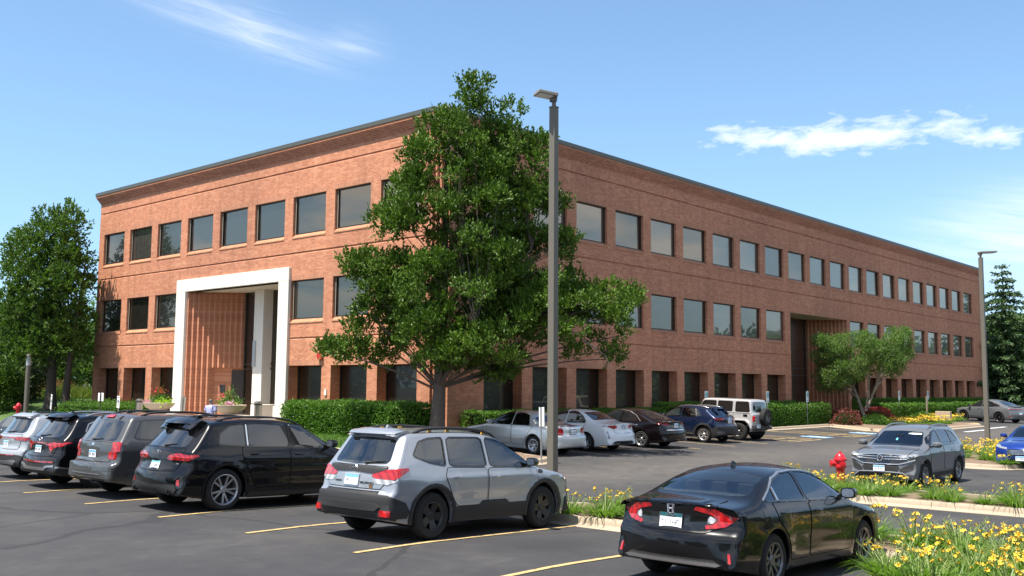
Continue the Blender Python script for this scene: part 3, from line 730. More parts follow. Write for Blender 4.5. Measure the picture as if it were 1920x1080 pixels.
class Body:
    """lofted car body; x forward, origin on the ground under the middle"""
    def __init__(s, sp):
        s.sp = sp; L = sp['L']; s.L = L; s.W = sp['W']; s.hw = s.W/2
        s.xr, s.xf = -L/2+sp['ro'], -L/2+sp['ro']+sp['wb']; s.R = sp['R']; s.Ra = sp.get('Ra', s.R+.055)
        s.zc = sp.get('zc', .21)
        top = catmull([(p[0]-L/2, *p[1:]) for p in sp['top']], .06)
        ntop = len(top); cx = []
        zc, R, Ra = s.zc, s.R, s.Ra
        th = math.asin(clamp((zc-R)/Ra, -1, 1)); dx = Ra*cos(th)
        bot = []
        def line(x0, x1, z0, z1):
            n = max(1, int(abs(x1-x0)/.12)); bot.extend([(lerp(x0, x1, i/n), lerp(z0, z1, i/n)) for i in range(1, n+1)])
        x0, z0 = top[-1]
        line(x0, s.xf+dx, z0, zc)
        for i in range(1, 19): a = lerp(th, pi-th, i/18); bot.append((s.xf+Ra*cos(a), R+Ra*sin(a)))
        line(s.xf-dx, s.xr+dx, zc, zc)
        for i in range(1, 19): a = lerp(th, pi-th, i/18); bot.append((s.xr+Ra*cos(a), R+Ra*sin(a)))
        line(s.xr-dx, top[0][0], zc, top[0][1]); bot.pop()
        s.out = top+bot; s.ntop = ntop
        bm = bmesh.new(); n = len(s.out)
        # outward normals
        N = []
        for i in range(n):
            a, b = s.out[i-1], s.out[(i+1) % n]; tx, tz = b[0]-a[0], b[1]-a[1]; l = hypot(tx, tz) or 1
            N.append((-tz/l, tx/l))
        for _ in range(2): N = [tuple((N[i-1][k]+2*N[i][k]+N[(i+1) % n][k])/4 for k in (0, 1)) for i in range(n)]
        s.N = N
        bw = [1.0 if 1 < i < ntop-2 else (.5 if i in (1, ntop-2) else (0.2 if i in (0, ntop-1) else 0)) for i in range(n)]
        for i in range(ntop): bw[i] = min(1, .25+.2*min(i, ntop-1-i))
        br, bf, cr = sp.get('bow_r', .13), sp.get('bow_f', .22), sp.get('crown', .05)
        rad = [(sp.get('r', .085) if 0 < i < ntop-1 else .03) for i in range(n)]
        for i in range(ntop): rad[i] = lerp(.035, sp.get('r', .085), clamp(min(i, ntop-1-i)/8, 0, 1))
        def disp(i, q):
            nx, nz = N[i]; k = q*q*bw[i]
            return (s.out[i][0]-k*nx*(bf if nx > 0 else br)*abs(nx)**.3, s.out[i][1]-k*nz*cr*(1 if nz > 0 else 0))
        SL = [-1, -.93, -.8, -.6, -.35, -.1, .1, .35, .6, .8, .93, 1]
        rows = []
        for i in range(n):
            row = []
            ex, ez = disp(i, 1); wr = s.w(ex, ez)-rad[i]
            for q in SL:
                x, z = disp(i, q); row.append(bm.verts.new((x, q*wr, z)))
            rows.append(row)
        F = []
        for i in range(n):
            j = (i+1) % n
            for k in range(len(SL)-1): F.append(bm.faces.new((rows[i][k], rows[i][k+1], rows[j][k+1], rows[j][k])))
        for sgn, kk in ((-1, 0), (1, len(SL)-1)):
            prev = [rows[i][kk] for i in range(n)]
            for ph in (22, 45, 68, 90):
                cur = []
                for i in range(n):
                    ex, ez = disp(i, 1); d = rad[i]*(1-cos(radians(ph))); nx, nz = N[i]
                    x, z = ex-nx*d, ez-nz*d
                    cur.append(bm.verts.new((x, sgn*(s.w(x, z)-rad[i]*(1-sin(radians(ph)))), z)))
                for i in range(n):
                    j = (i+1) % n; bm.faces.new((prev[i], prev[j], cur[j], cur[i]) if sgn < 0 else (prev[j], prev[i], cur[i], cur[j]))
                prev = cur
            fill = bm.faces.new(prev if sgn < 0 else prev[::-1])
            geom = [fill]+list(fill.edges)+list(fill.verts)
            x0, x1 = min(v.co.x for v in prev), max(v.co.x for v in prev); z0, z1 = min(v.co.z for v in prev), max(v.co.z for v in prev)
            faces = {fill}
            for ax, lo, hi, st in ((0, x0, x1, .13), (2, z0, z1, .07)):
                k = lo+st*.7
                while k < hi:
                    co = [0, 0, 0]; no = [0, 0, 0]; co[ax] = k; no[ax] = 1
                    fs = [f for f in faces if f.is_valid]
                    r = bmesh.ops.bisect_plane(bm, geom=fs+list({e for f in fs for e in f.edges})+list({v for f in fs for v in f.verts}), plane_co=co, plane_no=no)
                    faces = {f for f in faces if f.is_valid} | {e for e in r['geom'] if isinstance(e, bmesh.types.BMFace)}
                    k += st
            vs = {v for f in faces for v in f.verts}; pv = set(prev)
            for v in vs:
                v.co.y = sgn*s.w(v.co.x, v.co.z)
        bmesh.ops.triangulate(bm, faces=[f for f in bm.faces if len(f.verts) > 4])
        bmesh.ops.recalc_face_normals(bm, faces=bm.faces)
        me = bpy.data.meshes.new('body'); bm.to_mesh(me); s.bvh = BVHTree.FromBMesh(bm); bm.free()
        me.polygons.foreach_set('use_smooth', [True]*len(me.polygons)); me.set_sharp_from_angle(angle=radians(38))
        s.me = me
    def w(s, x, z):
        sp = s.sp; w = s.hw*interp(z, sp['tum'])
        x0 = s.L/2-sp.get('planf_l', 1.0); k = clamp((x-x0)/(s.L/2-x0), 0, 1); w *= 1-sp.get('planf', .10)*k*k
        x0 = s.L/2-sp.get('planr_l', .9); k = clamp((-x-x0)/(s.L/2-x0), 0, 1); w *= 1-sp.get('planr', .07)*k*k
        for (zc, a, wd) in sp.get('lines', ()):
            w += a*math.exp(-((z-zc)/wd)**2)
        for xa in (s.xf, s.xr):       # soft wheel-arch flare
            d = hypot(x-xa, z-s.R); w += sp.get('flare', .018)*math.exp(-((d-s.Ra)/.12)**2)
        return w
    def cast(s, axis, u, v, sg):
        if axis == 'side': o, d = Vector((u, sg*3, v)), Vector((0, -sg, 0))
        elif axis == 'rear': o, d = Vector((-6, u, v)), Vector((1, 0, 0))
        elif axis == 'front': o, d = Vector((6, u, v)), Vector((-1, 0, 0))
        elif axis in ('wrap', 'wrapf'):      # unrolled round the rear (front) end: across the end, then on along the side
            e = -1 if axis == 'wrap' else 1; a = abs(u); q = math.copysign(1, u)
            T = Vector((e*s.L/2, u, v)) if a <= s.hw else Vector((e*(s.L/2-(a-s.hw)), q*s.hw, v))
            o = Vector((e*(s.L/2-(.42 if v < .95 else 1.0)), u*.55 if a <= s.hw else q*s.hw*.55, v-(.03 if v < .95 else .10))); d = (T-o).normalized()
            h, n, _, _ = s.bvh.ray_cast(o, d)
            if h is None: h, n, _, _ = s.bvh.find_nearest(T)
            d2 = Vector((-e, 0, 0)) if a <= s.hw*.8 else (Vector((0, -q, 0)) if a > s.hw*1.1 else Vector((-e, -q, 0)).normalized())
            return h, n, d2
        else: o, d = Vector((u, v, 4)), Vector((0, 0, -1))
        h, n, _, _ = s.bvh.ray_cast(o, d)
        if axis == 'side' and (h is None or (v < 1.08 and abs(h.y) < s.hw*.62)): h, n, _, _ = s.bvh.find_nearest(Vector((u, sg*s.hw*1.0, v)))
        elif axis == 'rear' and (h is None or (v < 1.02 and h.x > -s.L/2+.27) or h.x > -s.L/2+s.sp.get('rlim', .78)): h, n, _, _ = s.bvh.find_nearest(Vector((-s.L/2-.05+(.42 if v > 1.3 else 0), u, v)))
        elif axis == 'front' and (h is None or (v < .8 and h.x < s.L/2-.7)): h, n, _, _ = s.bvh.find_nearest(Vector((s.L/2, u, v)))
        elif h is None: h, n, _, _ = s.bvh.find_nearest(o+d*2.6)
        return h, n, d
    def drape(s, poly, axis, off, sg=1, step=.09, skirt=.02, name='patch'):
        bm = bmesh.new(); bv = [bm.verts.new((u, v, 0)) for u, v in poly]
        for t3 in tessellate_polygon([[Vector((u, v, 0)) for u, v in poly]]):
            try: bm.faces.new([bv[i] for i in t3])
            except ValueError: pass
        bmesh.ops.recalc_face_normals(bm, faces=bm.faces); bm.normal_update()
        us = [p[0] for p in poly]; vs = [p[1] for p in poly]
        big = max(max(us)-min(us), max(vs)-min(vs)); step = min(step, .028 if big < .55 else (.045 if big < 1.3 else .06))
        for ax, lo, hi in ((0, min(us), max(us)), (1, min(vs), max(vs))):
            n = max(1, int((hi-lo)/step))
            for i in range(1, n):
                co = [0, 0, 0]; no = [0, 0, 0]; co[ax] = lerp(lo, hi, i/n); no[ax] = 1
                bmesh.ops.bisect_plane(bm, geom=bm.verts[:]+bm.edges[:]+bm.faces[:], plane_co=co, plane_no=no)
        bmesh.ops.triangulate(bm, faces=[f for f in bm.faces if len(f.verts) > 4])
        bd = [e for e in bm.edges if e.is_boundary]
        info = {}
        for v in bm.verts:
            h, n, d = s.cast(axis, v.co.x, v.co.y, sg)
            if n.dot(d) > 0: n = -n
            nn = (n*.5-d).normalized()
            info[v] = (h, nn)
        for v in bm.verts: v.co = info[v][0]+info[v][1]*off
        r = bmesh.ops.extrude_edge_only(bm, edges=bd)
        new = [v for v in r['geom'] if isinstance(v, bmesh.types.BMVert)]
        for v in new:
            for e in v.link_edges:
                o = e.other_vert(v)
                if o in info: v.co = info[o][0]-info[o][1]*skirt; break
        bmesh.ops.recalc_face_normals(bm, faces=bm.faces)
        c = sum((f.normal*f.calc_area() for f in bm.faces), Vector()); dd = s.cast(axis, poly[0][0], poly[0][1], sg)[2]
        if c.dot(dd) > 0: bmesh.ops.reverse_faces(bm, faces=bm.faces)
        me = bpy.data.meshes.new(name); bm.to_mesh(me); bm.free()
        me.polygons.foreach_set('use_smooth', [True]*len(me.polygons)); me.set_sharp_from_angle(angle=radians(35)); return me

def hollow(B, root, sp):
    """cut the cabin and its window openings out of the body, put seats inside"""
    h = B.L/2; tmp = []; col = bpy.data.collections.new('cut')
    def cutter(mb):
        me = mb.mesh('cut'); me.materials.append(M_CABIN); o = bpy.data.objects.new('cut', me); col.objects.link(o); tmp.append(o)
    sw = sp['sidewin']; cab = sp['cabin']; P = [(x-h, z) for x, z in cab]
    mb = MB(); L = [mb.vert((x, B.w(x, z)-.075, z)) for x, z in P]; R = [mb.vert((x, -B.w(x, z)+.075, z)) for x, z in P]; n = len(P)
    for i in range(n): mb.face((L[i], L[(i+1) % n], R[(i+1) % n], R[i]))
    mb.face(L[::-1]); mb.face(R); cutter(mb)
    for p in sw:
        mb = MB(); q = chaikin(p, 2, sp.get('winr', .08)); mb.prism([(x-h, z) for x, z in q], 4, lambda u, v, d: (u, d-2, v)); cutter(mb)
    q = chaikin(sp['rearwin'], 2, .10); mb = MB(); mb.prism(q, 1.6, lambda u, v, d: (-h-.3+d, u, v)); cutter(mb)
    q = chaikin(sp['windshield'], 2, .06); mb = MB(); mb.prism(q, 2.4, lambda u, v, d: (h+.2-d, u, v)); cutter(mb)
    o = bpy.data.objects.new('b', B.me.copy()); COL.objects.link(o); o.data.materials.clear(); o.data.materials.append(sp['paint']); o.data.materials.append(M_CABIN)
    S.collection.children.link(col)
    b = o.modifiers.new('b', 'BOOLEAN'); b.operation = 'DIFFERENCE'; b.operand_type = 'COLLECTION'; b.collection = col; b.solver = 'EXACT'; b.use_self = True; b.material_mode = 'TRANSFER'
    me = bpy.data.meshes.new_from_object(o.evaluated_get(bpy.context.evaluated_depsgraph_get()))
    bpy.data.objects.remove(o)
    for c in tmp: bpy.data.objects.remove(c)
    bpy.data.collections.remove(col)
    me.polygons.foreach_set('use_smooth', [True]*len(me.polygons)); me.set_sharp_from_angle(angle=radians(30)); me.name = 'body'
    zs = sp.get('seatz', 1.0)
    for (xs, ys) in ((sp['seats'][0]-h, .38), (sp['seats'][0]-h, -.38), (sp['seats'][1]-h, .38), (sp['seats'][1]-h, -.38), (sp['seats'][1]-h, 0)):
        mb = MB(); w = .44 if ys else .28
        mb.box((xs, ys, zs-.20), (.14, w, .56), ry=-.22, taper=.82); mb.box((xs-.10, ys, zs+.19), (.09, .25, .17), ry=-.1, taper=.85); mb.box((xs-.075, ys, zs+.08), (.03, .1, .08)); mb.build('seat', M_SEAT, root, bevel=.03)
    return me
def wheel_meshes(R, rim, wd, kind, n, mrim):
    """tyre and rim; axis along y, outer face towards +y"""
    t = MB(); h = wd/2
    t.lathe([(rim-.012, -h+.01), (rim+.01, -h), (R-.05, -h-.006), (R-.018, -h+.018), (R, -h+.05), (R, h-.05), (R-.018, h-.018), (R-.05, h+.006), (rim+.01, h), (rim-.012, h-.012), (rim-.02, h-.05), (rim-.02, -h+.02)], 40, axis='y')
    tm = t.mesh('wheel', 40)
    r = MB()
    r.lathe([(rim-.018, -h+.02), (rim-.03, 0.0), (rim-.03, h-.06), (rim-.004, h-.02), (rim-.001, h-.004), (rim-.012, h-.002), (rim-.03, h-.022)], 40, axis='y')
    f = h-.035
    def spoke(a, wa, wb, lean=0, r0=.05, r1=None, d0=0.0):
        r1 = r1 or rim-.02; ca, sa = cos(a), sin(a); l = lean
        def P(rr, off, y): return (ca*rr-sa*off, y, sa*rr+ca*off)
        A = []
        for rr, ww, yy, o in ((r0, wa, f-.012-d0, 0), ((r0+r1)/2, (wa+wb)/2, f+.004-d0, l*.5), (r1, wb, f+.016, l)):
            A.append([r.vert(P(rr, o-ww/2, yy)), r.vert(P(rr, o+ww/2, yy)), r.vert(P(rr, o+ww/2*.8, yy-.035)), r.vert(P(rr, o-ww/2*.8, yy-.035))])
        for p, q in zip(A, A[1:]):
            for k in range(4): r.face((p[k], p[(k+1) % 4], q[(k+1) % 4], q[k]))
        r.face(A[0]); r.face(A[-1][::-1])
    for i in range(n):
        a = 2*pi*i/n+pi/2
        if kind == 'single': spoke(a, .075, .055)
        elif kind == 'double': spoke(a-.10, .034, .036, -.035, r0=.06); spoke(a+.10, .034, .036, .035, r0=.06)
        elif kind == 'y': spoke(a, .07, .05, 0, r1=rim*.6); spoke(a-.06, .034, .034, -.07, r0=rim*.45); spoke(a+.06, .034, .034, .07, r0=rim*.45)
        elif kind == 'wide': spoke(a, .10, .15)
        elif kind == 'twist': spoke(a, .06, .04, .06); spoke(a+.22, .05, .03, .05)
    r.lathe([(0, f+.004), (.05, f+.004), (.068, f-.01), (.068, f-.05)], 18, axis='y')
    rm = r.mesh('rim', 35)
    d = MB(); d.lathe([(0, -.02), (rim-.03, -.02)], 24, axis='y'); d.lathe([(.02, 0.02), (rim-.07, 0.02), (rim-.07, .0)], 24, axis='y')
    return tm, rm, d.mesh('brake_disc')
M_DISC = simple('brake disc', (.03, .03, .03), .5, .6)
WCACHE = {}
def arch_ring(cx, cz, r0, r1, a0, a1, n=14):
    o = [(cx+r1*cos(radians(lerp(a0, a1, i/n))), cz+r1*sin(radians(lerp(a0, a1, i/n)))) for i in range(n+1)]
    return o+[(cx+r0*cos(radians(lerp(a1, a0, i/n))), cz+r0*sin(radians(lerp(a1, a0, i/n)))) for i in range(n+1)]
def mirror(poly): return [(-u, v) for u, v in poly][::-1]
def plate_obj(root, p, ty, w=.305, h=.155, frame=None, top=True, rz=0.0, strokes=7):
    """number plate: p centre, ty tilt about y, faces -x when rz = 0"""
    mb = MB(); mb.box((0, 0, 0), (.008, w, h)); o = mb.build('license_plate', M_PLATE, root, bevel=.004); o.location = p; o.rotation_euler = (0, ty, rz)
    if top:
        mb = MB(); mb.box((-.0055, 0, h*.34), (.003, w*.96, h*.26)); mb.build('plate_band', M_PLATEB, o)
    mb = MB(); rnd = random.Random(int(abs(p[0]*1000+w*77)))
    for i in range(strokes):
        if i == 2: continue
        y = (i-(strokes-1)/2)*w*.115; k = rnd.choice((1, 2, 3))
        mb.box((-.0055, -y-.008*0, -h*.10), (.003, .007, h*.40))
        if k > 1: mb.box((-.0055, -y+.012, -h*.10+h*.16*(k-2)), (.003, .02, .010))
        if k > 2: mb.box((-.0055, -y+.022, -h*.1), (.003, .006, h*.3))
    mb.build('plate_lettering', M_INK, o)
    if frame is not None:
        mb = MB(); t = .012
        for c, d in (((0, 0, h/2+.004), (.014, w+.03, .02)), ((0, 0, -h/2-.002), (.014, w+.03, .014)), ((0, w/2+.006, 0), (.014, t, h)), ((0, -w/2-.006, 0), (.014, t, h))): mb.box((c[0]-.002, c[1], c[2]), d)
        mb.build('plate_frame', frame, o)
    return o
def build_car(sp, name, label, cat, x, y, heading, zrear=None, group='cars parked in the lot'):
    B = Body(sp); L = sp['L']; P = sp['paint']
    hx, hy = cos(heading), sin(heading)
    zr, zf = g(x+hx*B.xr, y+hy*B.xr), g(x+hx*B.xf, y+hy*B.xf); pitch = -atan2(zf-zr, sp['wb'])
    root = empty(name, (x, y, zr+(zf-zr)*(0-B.xr)/sp['wb'])); root.rotation_euler = (0, pitch, heading)
    tag(root, label, cat, group)
    body = mesh_obj('body', hollow(B, root, sp) if 'cabin' in sp else B.me, root, None if 'cabin' in sp else P)
    h = L/2
    def dr(nm, poly, axis, m, off=.006, sides=(1, -1), parent=root, rnd=0, step=.09, lab=None, skirt=.02):
        """poly: x measured from the rear bumper for side/top, y for rear/front"""
        obs = []
        if rnd: poly = chaikin(poly, 2, rnd)
        if axis in ('side', 'top'): poly = [(u-h, v) for u, v in poly]
        if axis == 'side':
            for sg in sides:
                obs.append(mesh_obj(nm, B.drape(poly, axis, off, sg, step, skirt, nm), parent, m))
        elif sides == 'one': obs.append(mesh_obj(nm, B.drape(poly, axis, off, 1, step, skirt, nm), parent, m))
        else:
            for pl in ((poly, [(-u, v) for u, v in poly][::-1]) if axis != 'top' else (poly, [(u, -v) for u, v in poly][::-1])): obs.append(mesh_obj(nm, B.drape(pl, axis, off, 1, step, skirt, nm), parent, m))
        for o in obs:
            if lab: o['label'] = lab
        return obs
    # wheels
    wk = sp['wheel']; key = (sp['R'], sp['rim'], sp.get('wd', .22), wk)
    if key not in WCACHE: WCACHE[key] = wheel_meshes(sp['R'], sp['rim'], sp.get('wd', .22), wk[0], wk[1], None)
    tm, rm, dm = WCACHE[key]; wd = sp.get('wd', .22)
    mrim = sp['mrim']; rmc = rm.copy(); rmc.materials.append(mrim)
    if not tm.materials: tm.materials.append(M_TYRE)
    if not dm.materials: dm.materials.append(M_DISC)
    for xa in (B.xf, B.xr):
        for sg in (1, -1):
            o = bpy.data.objects.new('wheel', tm); link(o, root)
            o.location = (xa, sg*(sp.get('track', B.hw-.02)-wd/2), sp['R']-.004); o.rotation_euler = (0, 0, 0 if sg > 0 else pi)
            r = bpy.data.objects.new('rim', rmc); link(r, o); r.rotation_euler = (0, random.Random(xa).uniform(0, 6), 0)
            q = bpy.data.objects.new('brake_disc', dm); link(q, o)
    # underside
    mb = MB(); mb.box((0, 0, B.zc+.05), (L*.78, sp['W']*.78, .06)); 
    for xa in (B.xf, B.xr): mb.box((xa, 0, sp['R']), (.12, sp['W']*.7, .12))
    mb.build('underbody', M_UNDER, root)
    # wheel-house linings
    for xa in (B.xf, B.xr):
        mb = MB(); mb.lathe([(B.Ra-.012, -sp['W']/2+.07), (B.Ra-.012, sp['W']/2-.07)], 24, (xa, 0, sp['R']), 'y', -.35, pi+.35); mb.build('wheel_house', M_UNDER, root, smooth=40)
    sp['detail'](B, root, dr, sp, P)
    return root, B
def handle(root, B, x, z, m=M_CHROME, sides=(1, -1), door=None, w=.2):
    for sg in sides:
        hpt, n, d = B.cast('side', x-B.L/2, z, sg)
        mb = MB(); y = hpt.y+sg*.028
        mb.tube([(x-B.L/2-w/2, hpt.y, z), (x-B.L/2-w/2+.03, y, z), (x-B.L/2+w/2-.03, y, z+.004), (x-B.L/2+w/2, hpt.y, z+.004)], .013, 6); mb.build('handle', m, door[0 if sg > 0 else -1] if door else root, smooth=50)
def mirror_obj(root, B, x, z, m, sides=(1, -1), sz=1.0, glass=None):
    for sg in sides:
        hpt, n, d = B.cast('side', x-B.L/2, z-.04, sg); X = x-B.L/2; y = hpt.y
        mb = MB(); k = sz
        rings = []
        for (dx, s) in ((-.055, .86), (-.05, 1.0), (.02, .98), (.075, .78), (.11, .42)):
            ring = []
            for j in range(12):
                a = 2*pi*j/12; ca, sa = cos(a), sin(a); e = .65
                u = math.copysign(abs(ca)**e, ca)*.105*s*k; v = math.copysign(abs(sa)**e, sa)*.072*s*k
                ring.append(mb.vert((X+dx*k, y+sg*(.13*k+u), z+.03+v)))
            rings.append(ring)
        for a, b in zip(rings, rings[1:]):
            for j in range(12): mb.face((a[j], a[(j+1) % 12], b[(j+1) % 12], b[j]))
        mb.face(rings[0]); mb.face(rings[-1][::-1])
        o = mb.build('mirror', m, root, smooth=45)
        mb = MB(); mb.poly([((X-.0565*k), y+sg*(.13*k+.085*k*math.copysign(abs(cos(2*pi*j/12))**.65, cos(2*pi*j/12))), z+.03+.056*k*math.copysign(abs(sin(2*pi*j/12))**.65, sin(2*pi*j/12))) for j in range(12)]); mb.build('mirror_glass', M_CHROME if glass is None else glass, o)
        mb = MB(); mb.box((X+.03, y+sg*.02, z-.02), (.07, .10, .03)); mb.build('mirror_arm', M_GLOSSB, o)
def rails(root, B, x0, x1, y, lift, m, r=.018, feet=True):
    for sg in (1, -1):
        pts = []; n = 10
        for i in range(n+1):
            xx = lerp(x0, x1, i/n)-B.L/2; hh, _, _ = B.cast('top', xx, sg*y, 1); e = min(i, n-i)
            pts.append((xx, sg*y, hh.z+(lift if e > 1 else (lift*.75 if e == 1 else -.005))))
        mb = MB(); mb.tube(pts, r, 8); mb.build('roof_rail', m, root, smooth=60)
def antenna(root, B, x, m, k=1.0):
    hh, _, _ = B.cast('top', x-B.L/2, 0, 1); z = hh.z; X = x-B.L/2
    mb = MB(); mb.prism([(-.09*k, -.01), (-.075*k, .03*k), (-.055*k, .062*k), (-.03*k, .055*k), (.06*k, .012), (.09*k, -.012)], .034*k, lambda u, v, d: (X+u, d-.017*k, z+v)); mb.build('antenna_fin', m, root, bevel=.006)
def wiper(root, B, y0, y1, z0, z1, off=.02):
    mb = MB(); pts = []
    for i in range(7):
        u, v = lerp(y0, y1, i/6), lerp(z0, z1, i/6); hh, n, d = B.cast('rear', u, v, 1); pts.append(hh-d*off)
    mb.tube(pts, [.022, .017, .013, .011, .01, .009, .006], 6); mb.build('rear_wiper', M_CLAD, root, smooth=60)
def lettering(root, B, s, y, z, size, m, axis='rear', x=None, off=.008):
    me = text_mesh(s, size, .008); me.materials.append(m); o = bpy.data.objects.new('lettering', me); link(o, root)
    hh, n, d = B.cast(axis, y, z, 1); 
    if n.dot(d) > 0: n = -n
    if axis == 'rear':
        X = Vector((0, -1, 0))
    else: X = Vector((0, 1, 0))
    Zt = n; Yt = Zt.cross(X).normalized(); X = Yt.cross(Zt).normalized()
    Mx = Matrix((X, Yt, Zt)).transposed().to_4x4(); Mx.translation = hh+n*off; o.matrix_local = Mx; return o
def on_rear(B, y, z, off=0):
    hh, n, d = B.cast('rear', y, z, 1)
    if n.dot(d) > 0: n = -n
    return hh+n*off, n
def place_plate(root, B, y, z, off=.012, axis='rear', **kw):
    hh, n, d = B.cast(axis, y, z, 1)
    if n.dot(d) > 0: n = -n
    h1 = B.cast(axis, y, z+.06, 1)[0]; h0 = B.cast(axis, y, z-.06, 1)[0]; v = h1-h0; 
    if axis == 'rear': ty = atan2(v.x, v.z); return plate_obj(root, hh+Vector((-off, 0, 0)), ty, **kw)
    ty = -atan2(v.x, v.z); o = plate_obj(root, hh+Vector((off, 0, 0)), ty, rz=0, **kw); o.rotation_euler = (0, -ty, 0); o.rotation_euler = (0, 0, pi); return o
def grow(poly, d):
    n = len(poly); A = sum(poly[i][0]*poly[(i+1) % n][1]-poly[(i+1) % n][0]*poly[i][1] for i in range(n)); sg = 1 if A > 0 else -1; o = []
    for i in range(n):
        a, b, c = poly[i-1], poly[i], poly[(i+1) % n]
        t1 = Vector((b[0]-a[0], b[1]-a[1])).normalized(); t2 = Vector((c[0]-b[0], c[1]-b[1])).normalized()
        n1 = Vector((t1.y, -t1.x))*sg; n2 = Vector((t2.y, -t2.x))*sg; m = (n1+n2); m = m.normalized() if m.length > .1 else n1
        k = d/max(.5, m.dot(n1)); o.append((b[0]+m.x*k, b[1]+m.y*k))
    return o
def band(pts, w):
    """polyline to a thin closed outline"""
    a, b = [], []
    for i, p in enumerate(pts):
        q0, q1 = pts[max(i-1, 0)], pts[min(i+1, len(pts)-1)]; t = Vector((q1[0]-q0[0], q1[1]-q0[1])).normalized()
        a.append((p[0]-t.y*w/2, p[1]+t.x*w/2)); b.append((p[0]+t.y*w/2, p[1]-t.x*w/2))
    return a+b[::-1]
def rectp(x0, x1, z0, z1): return [(x0, z0), (x1, z0), (x1, z1), (x0, z1)]
def sym(half):
    """half outline with y >= 0, bottom centre to top centre -> full outline"""
    return half + [(-u, v) for u, v in half[::-1] if abs(u) > 1e-6]
def common(B, root, dr, sp, P):
    gl = sp.get('glass', M_CARGLASS)
    if 'cabin' in sp: gl = sp['rglass'] = sp['fglass'] = M_CLEARG
    for p in sp.get('sidewin', ()):
        if sp.get('wintrim', True):
            q = chaikin(p, 2, sp.get('winr', .08)); q = grow(q, .009); dr('window_surround', band(q+[q[0]], .028), 'side', M_GLOSSB, .004)
        dr('side_window', p, 'side', gl, .008 if 'cabin' not in sp else -.006, rnd=sp.get('winr', .08), step=.12, skirt=.02 if 'cabin' not in sp else .008)
    if 'rearwin' in sp:
        dr('rear_window', sp['rearwin'], 'rear', sp.get('rglass', gl), .006 if 'cabin' not in sp else -.004, 'one', rnd=.10, step=.12, skirt=.02 if 'cabin' not in sp else .006)
    if 'windshield' in sp: dr('windshield', sp['windshield'], 'front', sp.get('fglass', gl), .006 if 'cabin' not in sp else -.004, 'one', rnd=.06, step=.14, skirt=.02 if 'cabin' not in sp else .006)
    dobs = []
    for p in sp.get('doors', ()):
        q = chaikin(p, 2, .05); dr('door_gap', band(grow(q, .004)+[grow(q, .004)[0]], .012), 'side', M_GAP, .004)
        dobs.append(dr('door', p, 'side', P, .006, rnd=.05, step=.10))
    for i, (x, z) in enumerate(sp.get('handles', ())):
        handle(root, B, x, z, sp.get('mhandle', M_CHROME), door=dobs[i] if i < len(dobs) else None)
    if 'tailgate' in sp:
        q = chaikin(sp['tailgate'], 2, .04); dr('tailgate_gap', band(grow(q, .004)+[grow(q, .004)[0]], .012), 'rear', M_GAP, .004, 'one')
        dr('tailgate', sp['tailgate'], 'rear', P, .006, 'one', rnd=.04, step=.10)
    for p in sp.get('patches', ()):
        nm, poly, ax, m, off = p[:5]; k = p[5] if len(p) > 5 else {}
        dr(nm, poly, ax, P if m is None else m, off, **k)
    if sp.get('clad'):
        w, m = sp['clad']
        for xa in (B.xf, B.xr):
            poly = [(u+B.L/2, v) for u, v in arch_ring(xa, sp['R'], B.Ra+.004, B.Ra+w, -22, 202)]
            dr('arch_moulding', poly, 'side', m, .016, step=.12)
    if 'mirror' in sp: mirror_obj(root, B, *sp['mirror'])
    if 'plate' in sp: place_plate(root, B, *sp['plate'], **sp.get('platek', {}))
    if 'wiper' in sp: wiper(root, B, *sp['wiper'])
    if 'antenna' in sp: antenna(root, B, sp['antenna'], sp.get('antm', P))
    if 'rails' in sp: rails(root, B, *sp['rails'])
    if sp.get('spoiler'): 
        y, z0, z1, off = sp['spoiler']; dr('spoiler', sym([(0, z0), (y*.9, z0), (y, lerp(z0, z1, .5)), (y*.97, z1), (0, z1)]), 'rear', sp.get('mspoiler', P), off, 'one', rnd=.1)
    if 'extra' in sp: sp['extra'](B, root, dr, sp, P)
def exhaust(root, B, y, z, r=.035, m=M_CHROME):
    for sg in (1, -1):
        p, n = on_rear(B, sg*y, z); mb = MB(); mb.lathe([(r*.75, .03), (r*.75, -.03), (r, -.03), (r, .06)], 14, (p.x-.012, p.y, p.z), 'x'); mb.build('exhaust_tip', m, root, smooth=50)
ONE = {'sides': 'one'}
# ---- silver wagon-like SUV with black cladding (foreground)
def forester_x(B, root, dr, sp, P):
    # badge
    p, n = on_rear(B, 0, 1.075, .012); mb = MB()
    for (a, b, k) in ((.085, .05, 0), ):
        pts = [(p.x-.002, a*cos(2*pi*i/20), p.z+b*sin(2*pi*i/20)) for i in range(21)]; mb.tube(pts, .008, 6, cap=False)
    for (yy, zz, s) in ((-.04, .012, .018), (.02, .02, .010), (.045, .008, .010), (.03, -.018, .010), (-.005, -.012, .010), (.0, .018, .009)): mb.lathe([(0, -.006), (s, 0), (0, .006)], 8, (p.x-.002, yy, p.z+zz), 'x')
    mb.build('oval_badge', M_CHROME, root, smooth=50)
    mb = MB(); q, n = on_rear(B, -.42, .815, .008); mb.box((q.x, q.y, q.z), (.008, .075, .065)); mb.build('round_badge', simple('bronze badge', (.25, .15, .08), .4, .5), root)
    lettering(root, B, 'WILDERNESS', -.33, .865, .05, M_GLOSSB); lettering(root, B, 'FORESTER', .34, .865, .04, M_GLOSSB)
    # roof rails with yellow tie points
    for sg in (1, -1):
        for xx in (1.15, 1.55, 2.4):
            hh, _, _ = B.cast('top', xx-B.L/2, sg*.57, 1); mb = MB(); mb.box((xx-B.L/2, sg*.57, hh.z+.03), (.07, .03, .05)); mb.build('rail_foot', simple('ochre tie point', (.45, .26, .04), .5), root)
